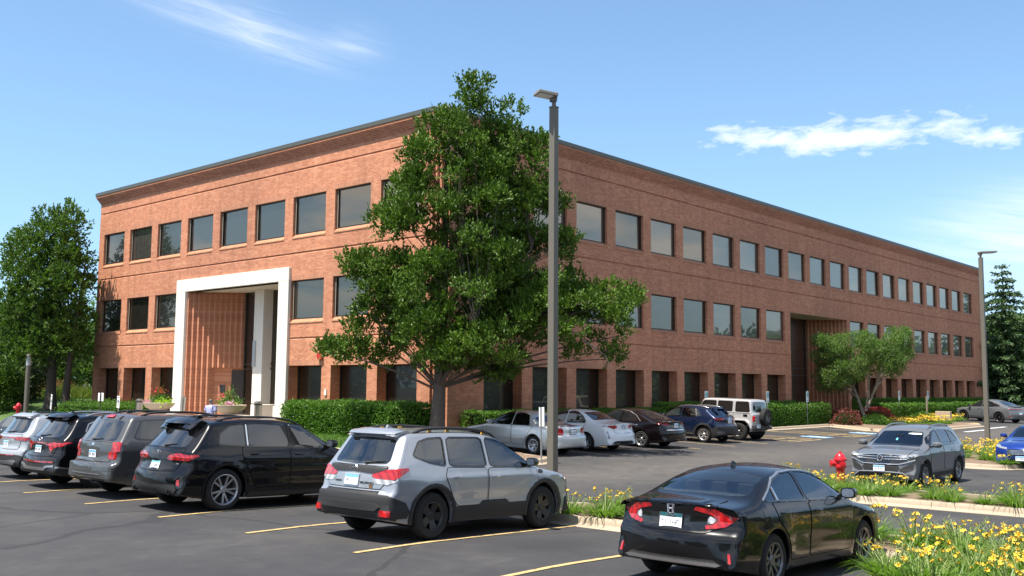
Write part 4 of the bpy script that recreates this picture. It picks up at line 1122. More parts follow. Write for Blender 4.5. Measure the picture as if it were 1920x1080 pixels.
FORESTER = dict(cabin=[(.75, .75), (3.30, .75), (3.30, 1.02), (2.85, 1.38), (2.62, 1.50), (2.2, 1.57), (1.1, 1.57), (.72, 1.42), (.56, 1.10)], seats=(2.25, 1.25), seatz=1.05, L=4.64, W=1.83, ro=.985, wb=2.67, R=.366, Ra=.43, zc=.245, rim=.225, wheel=('wide', 5), mrim=simple('black alloy', (.012, .012, .013), .35), paint=PT['silver'],
    top=[(.12, .33), (.03, .39), (0, .56), (.02, .70), (.075, .775, 's'), (.10, .95), (.135, 1.09), (.21, 1.20), (.45, 1.575), (.56, 1.645), (1.2, 1.69), (2.0, 1.685), (2.55, 1.625), (2.85, 1.53), (3.52, 1.14), (3.68, 1.085), (4.2, .985), (4.48, .87), (4.58, .74), (4.63, .58), (4.62, .42), (4.56, .30), (4.46, .25)],
    tum=[(.2, .93), (.45, .985), (.7, 1.0), (.92, .985), (1.08, .955), (1.18, .92), (1.58, .755), (1.7, .71)], lines=((.93, .012, .05), (.62, -.012, .1)), bow_r=.12, bow_f=.24, r=.075, planr=.06,
    sidewin=[[(2.30, 1.105), (3.40, 1.085), (3.02, 1.33), (2.72, 1.485), (2.50, 1.535), (2.30, 1.55)], [(1.36, 1.13), (2.20, 1.107), (2.20, 1.553), (1.40, 1.555)], [(.62, 1.29), (.95, 1.185), (1.26, 1.135), (1.30, 1.555), (.98, 1.54), (.78, 1.49)]],
    rearwin=sym([(0, 1.14), (.60, 1.155), (.635, 1.21), (.555, 1.53), (0, 1.555)]), rglass=M_CARGLASS, windshield=sym([(0, 1.16), (.60, 1.14), (.66, 1.17), (.56, 1.5), (0, 1.535)]),
    doors=[[(2.24, .50), (3.42, .50), (3.48, .80), (3.45, 1.05), (2.24, 1.075)], [(1.42, .62), (1.52, .50), (2.20, .50), (2.20, 1.075), (1.30, 1.095), (1.25, .95)]], handles=[(2.42, .935), (1.50, .95)],
    tailgate=sym([(0, .79), (.60, .79), (.66, .86), (.66, 1.12), (0, 1.12)]), clad=(.075, M_CLAD), mirror=(3.22, 1.13, M_GLOSSB), plate=(0, .905), platek=dict(frame=M_CHROME),
    wiper=(-.20, -.55, 1.165, 1.215), antenna=.82, antm=PT['silver'], rails=(.75, 2.75, .60, .065, M_CLAD, .024), spoiler=(.60, 1.58, 1.655, .10),
    patches=[('step_edge', sym([(0, .745), (.60, .745), (.60, .757), (0, .757)]), 'rear', M_GLOSSB, .018, ONE), ('bumper_cladding', sym([(0, .30), (.92, .30), (1.34, .30), (1.40, .47), (1.32, .60), (1.11, .665), (.92, .715), (.70, .72), (.62, .765), (0, .765)]), 'wrap', M_CLAD, .015, ONE), ('bumper_reflector', rectp(.74, 1.0, .40, .49), 'wrap', M_RED, .026), ('reverse_light', [(.47, .953), (.56, .875), (.90, .87), (1.10, .905), (1.18, .972), (.92, .946), (.54, .946)], 'wrap', M_CLEAR, .012), ('tail_light', [(.44, .985), (.54, .955), (.92, .955), (1.12, .985), (1.32, 1.09), (1.28, 1.125), (.92, 1.12), (.50, 1.075)], 'wrap', M_RED, .014), ('bumper_step', sym([(0, .47), (.62, .47), (.70, .53), (.62, .58), (0, .58)]), 'rear', M_CLAD, .045, ONE),
        
        ('sill_cladding', [(1.40, .24), (3.22, .24), (3.22, .50), (2.75, .50), (2.66, .56), (2.1, .56), (2.0, .49), (1.45, .49)], 'side', M_CLAD, .014),
        
        
        ('garnish', sym([(0, 1.03), (.44, 1.01), (.64, 1.07), (.66, 1.11), (0, 1.135)]), 'rear', M_CLAD, .018, ONE),
        ('headlight', [(4.12, .86), (4.50, .74), (4.52, .84), (4.28, .93)], 'side', M_HEAD, .012), ('turn_lens', [(4.28, .83), (4.46, .75), (4.47, .79), (4.3, .87)], 'side', M_AMBER, .016), ('front_cladding', [(4.28, .26), (4.60, .30), (4.60, .74), (4.50, .72), (4.46, .58), (4.30, .50)], 'side', M_CLAD, .014),
        ('fender_badge', [(3.50, .955), (3.62, .955), (3.62, 1.02), (3.50, 1.02)], 'side', M_CLAD, .010, {'rnd': .2})],
    detail=common, extra=forester_x)
# ---- black sporty SUV
def x5_x(B, root, dr, sp, P):
    exhaust(root, B, .62, .36, .05, M_GLOSSB)
    mb = MB(); q, n = on_rear(B, -.60, .87, .006); mb.box((q.x, q.y, q.z), (.006, .16, .022)); mb.build('chrome_script', M_CHROME, root)
    p, n = on_rear(B, 0, 1.06, .01); mb = MB(); mb.lathe([(0, -.012), (.042, -.008), (.042, .01)], 18, (p.x, p.y, p.z), 'x'); mb.build('round_badge', M_SATIN, root)
X5 = dict(L=4.94, W=2.0, ro=1.0, wb=2.975, R=.395, Ra=.445, zc=.23, rim=.29, wd=.28, wheel=('double', 5), mrim=simple('two-tone alloy', (.42, .42, .43), .3, .8), paint=PT['black'],
    top=[(.12, .30), (.04, .36), (0, .52), (.03, .70), (.10, .82), (.12, 1.0), (.17, 1.10), (.25, 1.18), (.58, 1.56), (.68, 1.645), (1.3, 1.73), (2.1, 1.745), (2.7, 1.685), (3.05, 1.58), (3.72, 1.20), (3.9, 1.14), (4.5, 1.03), (4.8, .90), (4.9, .75), (4.94, .58), (4.92, .38), (4.85, .26), (4.75, .22)],
    tum=[(.2, .93), (.45, .985), (.7, 1.0), (.92, .985), (1.1, .955), (1.2, .92), (1.62, .74), (1.75, .70)], lines=((.98, .014, .05), (.60, -.014, .1)), bow_r=.16, bow_f=.26, r=.09, planr=.08,
    sidewin=[[(2.52, 1.19), (3.60, 1.16), (3.25, 1.40), (2.95, 1.545), (2.72, 1.60), (2.52, 1.615)], [(1.52, 1.205), (2.42, 1.19), (2.42, 1.62), (1.55, 1.605)], [(.86, 1.235), (1.42, 1.207), (1.45, 1.60), (1.15, 1.56), (.92, 1.42)]],
    rearwin=sym([(0, 1.16), (.62, 1.17), (.66, 1.22), (.55, 1.54), (0, 1.56)]), windshield=sym([(0, 1.22), (.66, 1.20), (.72, 1.23), (.58, 1.55), (0, 1.58)]),
    doors=[[(2.47, .42), (3.60, .42), (3.66, .80), (3.62, 1.13), (2.47, 1.16)], [(1.58, .60), (1.68, .42), (2.43, .42), (2.43, 1.16), (1.36, 1.18), (1.36, .98)]], handles=[(2.66, 1.03), (1.62, 1.045)], mhandle=PT['black'],
    tailgate=sym([(0, .72), (.62, .74), (.72, .95), (.70, 1.14), (0, 1.14)]), mirror=(3.40, 1.21, PT['black'], (1, -1), 1.1), plate=(0, .83), wiper=(-.05, -.38, 1.19, 1.23), antenna=.98,
    spoiler=(.62, 1.57, 1.66, .14), mspoiler=M_GLOSSB, rails=(.95, 2.95, .60, .05, M_GLOSSB, .02),
    patches=[('bumper_reflector', rectp(.86, .97, .49, .60), 'wrap', M_REDD, .018), ('light_bar', [(.42, .985), (.95, 1.0), (1.25, 1.015), (1.24, 1.035), (.95, 1.025), (.46, 1.01)], 'wrap', M_RED, .020), ('tail_light', [(.36, .965), (.50, .94), (.95, .955), (1.22, .985), (1.38, 1.03), (1.30, 1.06), (.96, 1.06), (.66, 1.085), (.42, 1.03)], 'wrap', M_REDD, .014), 
        ('diffuser', sym([(0, .28), (.68, .28), (.78, .40), (.70, .50), (0, .46)]), 'rear', M_CLAD, .02, ONE), ('bumper_vent', [(.74, .42), (.90, .45), (.92, .66), (.82, .62)], 'rear', M_GLOSSB, .012), ('bumper_ledge', sym([(0, .575), (.72, .575), (.80, .62), (.72, .655), (0, .655)]), 'rear', PT['black'], .03, ONE),
        ('belt_trim', band([(.86, 1.215), (1.5, 1.19), (2.5, 1.172), (3.6, 1.142)], .018), 'side', M_GLOSSB, .012), ('pillar_trim', band([(1.48, 1.21), (1.51, 1.605)], .03), 'side', M_CHROME, .012), ('pillar_trim', band([(2.47, 1.195), (2.47, 1.615)], .03), 'side', M_GLOSSB, .012),
        ('sill_trim', [(1.52, .23), (3.48, .23), (3.48, .33), (1.52, .33)], 'side', M_GLOSSB, .02), ('headlight', [(4.30, .88), (4.76, .80), (4.78, .90), (4.45, .97)], 'side', M_HEAD, .012)],
    clad=(.03, PT['black']), detail=common, extra=x5_x)
# ---- black compact sedan (nearest)
def civic_x(B, root, dr, sp, P):
    p, n = on_rear(B, 0, .92, .012)
    fr = []
    mb = MB(); o = [(-.050, .050), (.050, .050), (.042, -.040), (.030, -.052), (-.030, -.052), (-.042, -.040)]
    tx = lambda y, z: (p.x-.006, -y, p.z+z)
    mb.tube([tx(*q) for q in o]+[tx(*o[0])], .0035, 6, cap=False)
    for sg in (1, -1): mb.tube([tx(sg*.033, .045), tx(sg*.024, .0), tx(sg*.026, -.045)], [.013, .011, .012], 6)
    mb.tube([tx(-.024, .0), tx(.024, .0)], .011, 6); mb.build('badge', M_CHROME, root, smooth=50)
    lettering(root, B, 'CIVIC', .55, .885, .07, M_CHROME)
    lettering(root, B, 'GERALD', 0, .845, .034, M_CHROME, off=.02)
    mb = MB(); q, _ = on_rear(B, 0, .845, .013); mb.box((q.x, 0, .845), (.006, .30, .045)); mb.build('dealer_plate_top', simple('teal frame', (.02, .10, .12), .4), root)
    # headrests seen through the glass are suggested by darker seat shapes behind; third brake light
CIVIC = dict(rlim=1.8, cabin=[(1.05, .65), (3.25, .65), (3.25, .88), (2.80, 1.20), (2.5, 1.29), (2.0, 1.31), (1.55, 1.27), (1.1, 1.10), (.85, .98)], seats=(2.15, 1.35), seatz=.92, L=4.64, W=1.80, ro=1.02, wb=2.70, R=.325, Ra=.375, zc=.17, rim=.22, wheel=('double', 5), mrim=simple('grey alloy', (.16, .16, .17), .32, .8), paint=PT['black'], glass=M_CARGLASS2,
    top=[(.14, .27), (.05, .33), (.0, .50), (.025, .64), (.085, .72), (.10, .88), (.10, .985), (.17, 1.01), (.42, 1.035), (.60, 1.065), (1.15, 1.29), (1.5, 1.378), (1.95, 1.415), (2.4, 1.405), (2.8, 1.325), (3.42, 1.0), (3.58, .945), (4.12, .845), (4.42, .73), (4.58, .59), (4.63, .46), (4.61, .30), (4.52, .22)],
    tum=[(.15, .92), (.42, .985), (.62, 1.0), (.82, .985), (.93, .955), (1.02, .90), (1.36, .655), (1.42, .62)], lines=((.86, .012, .045), (.52, -.014, .1)), bow_r=.20, bow_f=.28, r=.085, planr=.09, flare=.022,
    sidewin=[[(2.04, 1.0), (3.22, .975), (2.86, 1.19), (2.55, 1.30), (2.30, 1.335), (2.06, 1.342)], [(1.24, 1.022), (1.97, 1.002), (1.99, 1.342), (1.70, 1.325), (1.42, 1.262), (1.26, 1.185)], [(.93, 1.038), (1.19, 1.025), (1.21, 1.17), (1.08, 1.11)]],
    rearwin=sym([(0, 1.085), (.58, 1.075), (.64, 1.10), (.53, 1.345), (0, 1.365)]), rglass=M_CARGLASS2, windshield=sym([(0, 1.02), (.60, 1.0), (.66, 1.03), (.52, 1.31), (0, 1.33)]),
    doors=[[(2.00, .30), (3.26, .30), (3.30, .65), (3.26, .95), (2.00, .978)], [(1.36, .58), (1.46, .30), (1.96, .30), (1.96, .978), (1.06, 1.0), (1.10, .80)]], handles=[(2.20, .86), (1.26, .875)], mhandle=PT['black'],
    tailgate=sym([(0, .67), (.44, .67), (.60, .74), (.56, .985), (0, 1.0)]), mirror=(3.02, 1.02, PT['black']), plate=(0, .775), platek=dict(frame=M_GLOSSB, top=False, strokes=7, w=.31, h=.16), antenna=1.62, antm=M_GLOSSB,
    patches=[('bumper_reflector', rectp(.86, .91, .36, .47), 'wrap', M_RED, .014), ('reverse_light', [(.56, .785), (.645, .795), (.70, .825), (.695, .85), (.60, .875), (.56, .84)], 'wrap', M_CLEAR, .010), ('tail_light', [(.34, .975), (.58, .965), (.80, .93), (.95, .90), (1.16, .868), (1.02, .81), (.88, .77), (.70, .742), (.53, .725), (.52, .765), (.655, .785), (.715, .82), (.71, .855), (.63, .89), (.34, .932)], 'wrap', M_RED, .014), 
        
        ('plate_recess', sym([(0, .685), (.38, .685), (.50, .76), (.42, .86), (0, .86)]), 'rear', M_GLOSSB, .010, ONE), ('lower_grille', sym([(0, .285), (.56, .285), (.64, .33), (.56, .375), (0, .375)]), 'rear', M_CLAD, .010, ONE),
        ('chrome_strip', sym([(0, .305), (.60, .305), (.66, .325), (.60, .34), (0, .34)]), 'rear', M_CHROME, .03, ONE), ('deck_lip', sym([(0, .985), (.50, .98), (.56, 1.005), (.50, 1.03), (0, 1.035)]), 'rear', PT['black'], .02, ONE),
        ('window_chrome', band([(.86, 1.035), (1.10, 1.135), (1.40, 1.275), (1.70, 1.338), (2.02, 1.354), (2.32, 1.348), (2.58, 1.312), (2.90, 1.195), (3.26, .98)], .015), 'side', M_SATIN, .009, {'skirt': .002}), ('quarter_divider', band([(1.22, 1.02), (1.235, 1.18)], .022), 'side', M_CHROME, .014),
        ('front_marker', [(4.30, .60), (4.44, .58), (4.44, .63), (4.30, .65)], 'side', M_AMBER, .012), ('headlight', [(4.05, .74), (4.50, .62), (4.50, .70), (4.2, .80)], 'side', M_HEAD, .012), ('fuel_door', rectp(.74, .90, .80, .94), 'side', None, .004, {'rnd': .15, 'sides': (-1,)})],
    detail=common, extra=civic_x)
# ---- silver small SUV, far end of the row
SELTOS = dict(L=4.38, W=1.80, ro=.89, wb=2.61, R=.335, Ra=.385, zc=.22, rim=.215, wheel=('double', 5), mrim=simple('silver alloy', (.4, .4, .41), .3, .8), paint=PT['silver_lt'],
    top=[(.12, .32), (.03, .38), (0, .55), (.03, .70), (.10, .78), (.10, .95), (.13, 1.07), (.22, 1.15), (.42, 1.50), (.52, 1.565), (1.2, 1.615), (1.9, 1.61), (2.4, 1.55), (2.7, 1.46), (3.3, 1.10), (3.48, 1.05), (4.0, .98), (4.26, .88), (4.35, .72), (4.38, .55), (4.35, .36), (4.27, .25)],
    tum=[(.2, .93), (.45, .985), (.7, 1.0), (.92, .985), (1.06, .955), (1.15, .92), (1.5, .765), (1.6, .73)], lines=((.9, .012, .05),), r=.075,
    sidewin=[[(2.15, 1.07), (3.15, 1.05), (2.85, 1.28), (2.5, 1.44), (2.15, 1.47)], [(1.25, 1.09), (2.07, 1.07), (2.07, 1.475), (1.28, 1.475)], [(.78, 1.20), (1.16, 1.10), (1.19, 1.47), (.95, 1.42)]],
    rearwin=sym([(0, 1.11), (.56, 1.12), (.62, 1.17), (.53, 1.46), (0, 1.49)]), windshield=sym([(0, 1.10), (.60, 1.08), (.54, 1.42), (0, 1.45)]), tailgate=sym([(0, .72), (.60, .73), (.64, .9), (.62, 1.08), (0, 1.08)]),
    doors=[[(2.1, .42), (3.2, .42), (3.2, 1.02), (2.1, 1.05)], [(1.28, .6), (1.4, .42), (2.06, .42), (2.06, 1.05), (1.12, 1.07)]], handles=[(2.3, .94), (1.4, .96)], clad=(.06, M_CLAD), mirror=(3.0, 1.08, PT['silver_lt']), plate=(0, .84), wiper=(.1, -.25, 1.13, 1.17),
    antenna=.75, rails=(.75, 2.5, .58, .05, M_GLOSSB, .02), spoiler=(.58, 1.50, 1.575, .10),
    patches=[('bumper_cladding', sym([(0, .31), (.90, .32), (1.25, .34), (1.3, .5), (.90, .60), (.72, .60), (0, .56)]), 'wrap', M_CLAD, .012, ONE), ('tail_light', [(.40, .965), (.88, .955), (1.08, .97), (1.14, 1.03), (.92, 1.045), (.56, 1.05), (.40, 1.0)], 'wrap', M_REDD, .014), ('light_bar', sym([(0, .985), (.52, .985), (.52, 1.015), (0, 1.015)]), 'rear', M_REDD, .012, ONE),
        ('skid_trim', sym([(0, .36), (.62, .36), (.70, .43), (.60, .47), (0, .43)]), 'rear', M_SATIN, .03, ONE), ('reflector_strip', sym([(.0, .565), (.6, .575), (.6, .60), (0, .59)]), 'rear', M_REDD, .02, ONE), ('sill_cladding', [(1.3, .22), (3.1, .22), (3.1, .40), (1.3, .40)], 'side', M_CLAD, .012)],
    detail=common)
# ---- black SUV with the wide lit red lamps
def sf_x(B, root, dr, sp, P):
    p, n = on_rear(B, .0, 1.075, .01); mb = MB(); pts = [(p.x, .07*cos(2*pi*i/20), p.z+.038*sin(2*pi*i/20)) for i in range(21)]; mb.tube(pts, .007, 6, cap=False); mb.tube([(p.x, .03, p.z-.03), (p.x, .02, p.z+.03)], .006, 6); mb.tube([(p.x, -.02, p.z-.03), (p.x, -.03, p.z+.03)], .006, 6); mb.build('oval_badge', M_CHROME, root, smooth=50)
    mb = MB(); p, n = on_rear(B, -.46, .80, .008); mb.box((p.x, p.y, p.z), (.006, .24, .02)); mb.build('chrome_script', M_CHROME, root)
SANTA = dict(L=4.78, W=1.90, ro=1.05, wb=2.765, R=.365, Ra=.415, zc=.22, rim=.245, wheel=('double', 5), mrim=simple('dark alloy', (.22, .22, .22), .3, .8), paint=PT['black'],
    top=[(.12, .32), (.03, .38), (0, .54), (.03, .68), (.10, .78), (.11, .95), (.14, 1.08), (.24, 1.17), (.50, 1.54), (.62, 1.62), (1.3, 1.685), (2.1, 1.685), (2.7, 1.62), (3.0, 1.53), (3.65, 1.14), (3.82, 1.08), (4.4, .99), (4.65, .88), (4.75, .7), (4.78, .55), (4.75, .36), (4.66, .25)],
    tum=[(.2, .93), (.45, .985), (.7, 1.0), (.92, .985), (1.08, .955), (1.18, .92), (1.56, .76), (1.68, .72)], lines=((.97, .016, .05), (.62, -.014, .1)), r=.085,
    sidewin=[[(2.40, 1.13), (3.50, 1.10), (3.15, 1.35), (2.82, 1.50), (2.40, 1.55)], [(1.45, 1.15), (2.32, 1.13), (2.32, 1.555), (1.48, 1.55)], [(.80, 1.26), (1.05, 1.19), (1.36, 1.155), (1.39, 1.545), (1.1, 1.51), (.86, 1.42)]],
    rearwin=sym([(0, 1.12), (.60, 1.13), (.66, 1.18), (.56, 1.50), (0, 1.53)]), windshield=sym([(0, 1.16), (.62, 1.13), (.56, 1.48), (0, 1.52)]), tailgate=sym([(0, .70), (.62, .72), (.68, .9), (.66, 1.10), (0, 1.10)]),
    doors=[[(2.36, .42), (3.5, .42), (3.52, 1.07), (2.36, 1.10)], [(1.46, .62), (1.58, .42), (2.31, .42), (2.31, 1.10), (1.28, 1.12)]], handles=[(2.55, .97), (1.6, .99)], clad=(.045, M_GLOSSB), mirror=(3.3, 1.13, PT['black']), plate=(.02, .86), wiper=(.15, -.25, 1.15, 1.19),
    antenna=.85, antm=M_GLOSSB, rails=(.85, 2.8, .60, .06, M_SATIN, .022), spoiler=(.60, 1.545, 1.63, .12), 
    patches=[('bumper_cladding', sym([(0, .32), (.95, .33), (1.35, .34), (1.38, .46), (.95, .55), (0, .54)]), 'wrap', M_CLAD, .012, ONE), ('tail_light', [(.30, .975), (.50, .955), (.56, .86), (.66, .83), (.74, .90), (.93, .945), (1.18, 1.0), (1.34, 1.035), (1.2, 1.05), (.92, 1.04), (.60, 1.04)], 'wrap', M_RED, .016), ('light_bar', sym([(0, .985), (.34, .98), (.34, 1.01), (0, 1.015)]), 'rear', M_REDD, .012, ONE),
        ('reflector_strip', sym([(0, .565), (.76, .575), (.78, .61), (0, .60)]), 'rear', M_REDD, .02, ONE), ('skid_trim', sym([(0, .40), (.50, .40), (.60, .47), (.82, .49), (.82, .53), (.56, .51), (.46, .46), (0, .46)]), 'rear', M_SATIN, .03, ONE), ('bumper_chrome', [(.04, .47), (.42, .44), (.42, .47), (.04, .51)], 'side', M_SATIN, .02),
        ('window_chrome', band([(.76, 1.27), (.84, 1.44), (1.08, 1.535), (1.5, 1.575), (2.4, 1.57)], .026), 'side', M_SATIN, .014), ('window_chrome', band([(.76, 1.26), (1.03, 1.17), (1.45, 1.13), (2.4, 1.11), (3.5, 1.08)], .022), 'side', M_SATIN, .014), ('sill_cladding', [(1.5, .22), (3.35, .22), (3.35, .36), (1.5, .36)], 'side', M_CLAD, .012)],
    detail=common, extra=sf_x)
# ---- grey boxy SUV with the high red stop lamp
PILOT = dict(L=4.78, W=1.96, ro=1.06, wb=2.70, R=.365, Ra=.42, zc=.23, rim=.22, wheel=('single', 5), mrim=simple('silver alloy', (.42, .42, .42), .3, .8), paint=PT['grey_dark'],
    top=[(.10, .34), (.03, .40), (0, .56), (.03, .70), (.12, .75), (.13, .95), (.15, 1.12), (.20, 1.2), (.45, 1.62), (.56, 1.70), (1.2, 1.745), (2.1, 1.75), (2.7, 1.68), (3.0, 1.57), (3.6, 1.20), (3.8, 1.13), (4.45, 1.05), (4.66, .95), (4.75, .75), (4.78, .55), (4.75, .36), (4.66, .26)],
    tum=[(.2, .93), (.45, .985), (.7, 1.0), (.95, .99), (1.12, .965), (1.2, .94), (1.64, .80), (1.75, .77)], lines=((.97, .01, .05),), r=.075, bow_r=.10,
    sidewin=[[(2.40, 1.18), (3.45, 1.16), (3.1, 1.42), (2.82, 1.57), (2.40, 1.60)], [(1.45, 1.19), (2.32, 1.18), (2.32, 1.605), (1.48, 1.605)], [(.56, 1.22), (1.36, 1.195), (1.39, 1.605), (.75, 1.58)]],
    rearwin=sym([(0, 1.16), (.66, 1.17), (.72, 1.21), (.64, 1.57), (0, 1.60)]), windshield=sym([(0, 1.22), (.66, 1.20), (.60, 1.54), (0, 1.57)]), tailgate=sym([(0, .73), (.68, .74), (.72, .9), (.72, 1.13), (0, 1.13)]),
    doors=[[(2.36, .42), (3.5, .42), (3.52, 1.12), (2.36, 1.15)], [(1.46, .62), (1.58, .42), (2.31, .42), (2.31, 1.15), (1.2, 1.16)]], handles=[(2.55, 1.02), (1.6, 1.03)], clad=(.05, PT['grey_dark']), mirror=(3.25, 1.18, PT['grey_dark']), plate=(-.02, .88), wiper=(.1, -.3, 1.18, 1.2),
    rails=(.8, 2.8, .66, .07, M_CLAD, .024), antenna=.9, antm=M_CLAD,
    patches=[('bumper', sym([(0, .40), (.98, .40), (1.34, .42), (1.40, .55), (1.36, .68), (.98, .70), (0, .70)]), 'wrap', None, .03, ONE), ('tail_light', [(.77, .82), (.97, .80), (1.12, .82), (1.13, 1.15), (1.0, 1.17), (.78, 1.16)], 'wrap', M_RED, .016), ('stop_lamp', sym([(0, 1.635), (.14, 1.635), (.15, 1.66), (.12, 1.69), (0, 1.69)]), 'rear', M_RED, .03, ONE), ('bumper_slot', sym([(0, .475), (.6, .475), (.6, .49), (0, .49)]), 'rear', M_SATIN, .036, ONE), ('bumper_lower', sym([(0, .33), (.8, .33), (.84, .40), (0, .395)]), 'rear', M_CLAD, .01, ONE),
        ('badge', sym([(0, 1.055), (.05, 1.055), (.055, 1.10), (0, 1.105)]), 'rear', M_CHROME, .014, ONE), ('name_badge', rectp(.40, .60, .88, .91), 'rear', M_SATIN, .008, {'sides': 'one'}), ('rack_clip', [(.40, 1.60), (.42, 1.60), (.44, 1.67), (.42, 1.67)], 'rear', M_CLAD, .025), ('sill_cladding', [(1.5, .23), (3.3, .23), (3.3, .38), (1.5, .38)], 'side', M_CLAD, .012)],
    detail=common)
# ---- older silver sedan, white sedan, maroon sedan
ACCORD = dict(rlim=1.8, cabin=[(1.3, .65), (3.25, .65), (3.25, .88), (2.85, 1.22), (2.55, 1.31), (2.1, 1.345), (1.75, 1.34), (1.4, 1.22), (1.15, 1.02)], seats=(2.25, 1.55), seatz=.95, L=4.85, W=1.82, ro=1.13, wb=2.74, R=.325, Ra=.375, zc=.18, rim=.215, wheel=('double', 5), mrim=simple('bright alloy', (.6, .6, .61), .3, .7), paint=PT['silver_warm'], glass=M_CARGLASS2,
    top=[(.12, .27), (.03, .33), (0, .50), (.02, .66), (.07, .72), (.10, .95), (.16, 1.02), (.3, 1.04), (.72, 1.06), (.95, 1.12), (1.45, 1.39), (1.75, 1.445), (2.2, 1.455), (2.6, 1.42), (2.85, 1.34), (3.5, .99), (3.66, .94), (4.3, .83), (4.62, .72), (4.78, .60), (4.85, .48), (4.83, .30), (4.74, .22)],
    tum=[(.15, .92), (.42, .985), (.62, 1.0), (.85, .985), (.96, .95), (1.05, .90), (1.38, .69), (1.45, .65)], lines=((.55, .010, .03),), bow_r=.16, bow_f=.26,
    sidewin=[[(2.20, .99), (3.28, .965), (2.95, 1.18), (2.62, 1.36), (2.40, 1.39), (2.20, 1.395)], [(1.36, 1.01), (2.11, .995), (2.11, 1.395), (1.80, 1.38), (1.52, 1.31)]],
    rearwin=sym([(0, 1.13), (.60, 1.11), (.66, 1.13), (.54, 1.37), (0, 1.395)]), windshield=sym([(0, 1.02), (.60, 1.0), (.66, 1.03), (.54, 1.33), (0, 1.36)]),
    doors=[[(2.16, .32), (3.32, .32), (3.32, .94), (2.16, .965)], [(1.48, .55), (1.58, .32), (2.11, .32), (2.11, .965), (1.18, .985)]], handles=[(2.36, .86), (1.42, .88)],
    tailgate=sym([(0, .67), (.50, .67), (.58, .75), (.55, 1.0), (0, 1.02)]), mirror=(3.1, 1.01, PT['silver_warm']), plate=(.02, .82), platek=dict(frame=M_GLOSSB, top=False),
    patches=[('tail_light', [(.56, .74), (.86, .735), (1.10, .80), (1.22, .90), (1.10, .95), (.90, .945), (.70, .965), (.59, .965)], 'wrap', M_RED, .014), ('stop_lamp', sym([(0, 1.002), (.16, 1.0), (.14, 1.028), (0, 1.035)]), 'rear', M_REDD, .03, ONE), ('bumper_top', sym([(0, .64), (.50, .64), (.84, .66), (.84, .685), (0, .66)]), 'rear', None, .02, ONE), ('body_moulding', band([(1.62, .545), (2.09, .545)], .045), 'side', None, .018), ('body_moulding', band([(2.18, .545), (3.3, .545)], .045), 'side', None, .018), ('window_chrome', band([(1.3, 1.0), (2.2, .975), (3.3, .95)], .018), 'side', M_GLOSSB, .010), ('badge', sym([(0, .93), (.05, .93), (.045, .985), (0, .985)]), 'rear', M_CHROME, .012, ONE)],
    detail=common)
CAMRY = dict(ACCORD); CAMRY.pop('cabin'); CAMRY.update(paint=PT['white'], mrim=simple('silver alloy', (.5, .5, .51), .3, .8), wheel=('y', 5), rim=.225, glass=M_CARGLASS,
    top=[(.12, .27), (.03, .33), (0, .50), (.02, .66), (.09, .74), (.11, .95), (.10, 1.06), (.2, 1.075), (.62, 1.085), (.85, 1.14), (1.42, 1.40), (1.75, 1.46), (2.2, 1.47), (2.6, 1.43), (2.85, 1.35), (3.5, 1.01), (3.66, .96), (4.3, .86), (4.62, .75), (4.78, .62), (4.85, .48), (4.83, .30), (4.74, .22)],
    mirror=(3.1, 1.03, PT['white']), plate=(-.02, .90), platek=dict(frame=None), doors=[[(2.16, .32), (3.32, .32), (3.32, .96), (2.16, .985)], [(1.48, .55), (1.58, .32), (2.11, .32), (2.11, .985), (1.18, 1.0)]],
    sidewin=[[(2.20, 1.01), (3.28, .985), (2.95, 1.19), (2.62, 1.37), (2.40, 1.40), (2.20, 1.41)], [(1.20, 1.045), (2.11, 1.015), (2.11, 1.41), (1.75, 1.385), (1.42, 1.25)]], rearwin=sym([(0, 1.15), (.60, 1.13), (.66, 1.15), (.54, 1.385), (0, 1.405)]),
    tailgate=sym([(0, .70), (.46, .71), (.50, .82), (.48, 1.04), (0, 1.06)]),
    patches=[('tail_light', [(.40, .90), (.62, .86), (.88, .92), (1.12, .945), (1.24, .975), (.94, .99), (.44, .995)], 'wrap', M_RED, .014), ('bumper_crease', sym([(0, .66), (.8, .66), (.84, .675), (0, .675)]), 'rear', None, .012, ONE), ('lower_valance', sym([(0, .30), (.56, .30), (.66, .36), (.5, .42), (0, .42)]), 'rear', M_CLAD, .008, ONE), ('corner_vent', [(.76, .50), (.84, .52), (.84, .82), (.80, .80)], 'rear', PT['silver_lt'], .008), ('badge', sym([(0, .985), (.055, .985), (.055, 1.02), (0, 1.02)]), 'rear', M_CHROME, .012, ONE)])
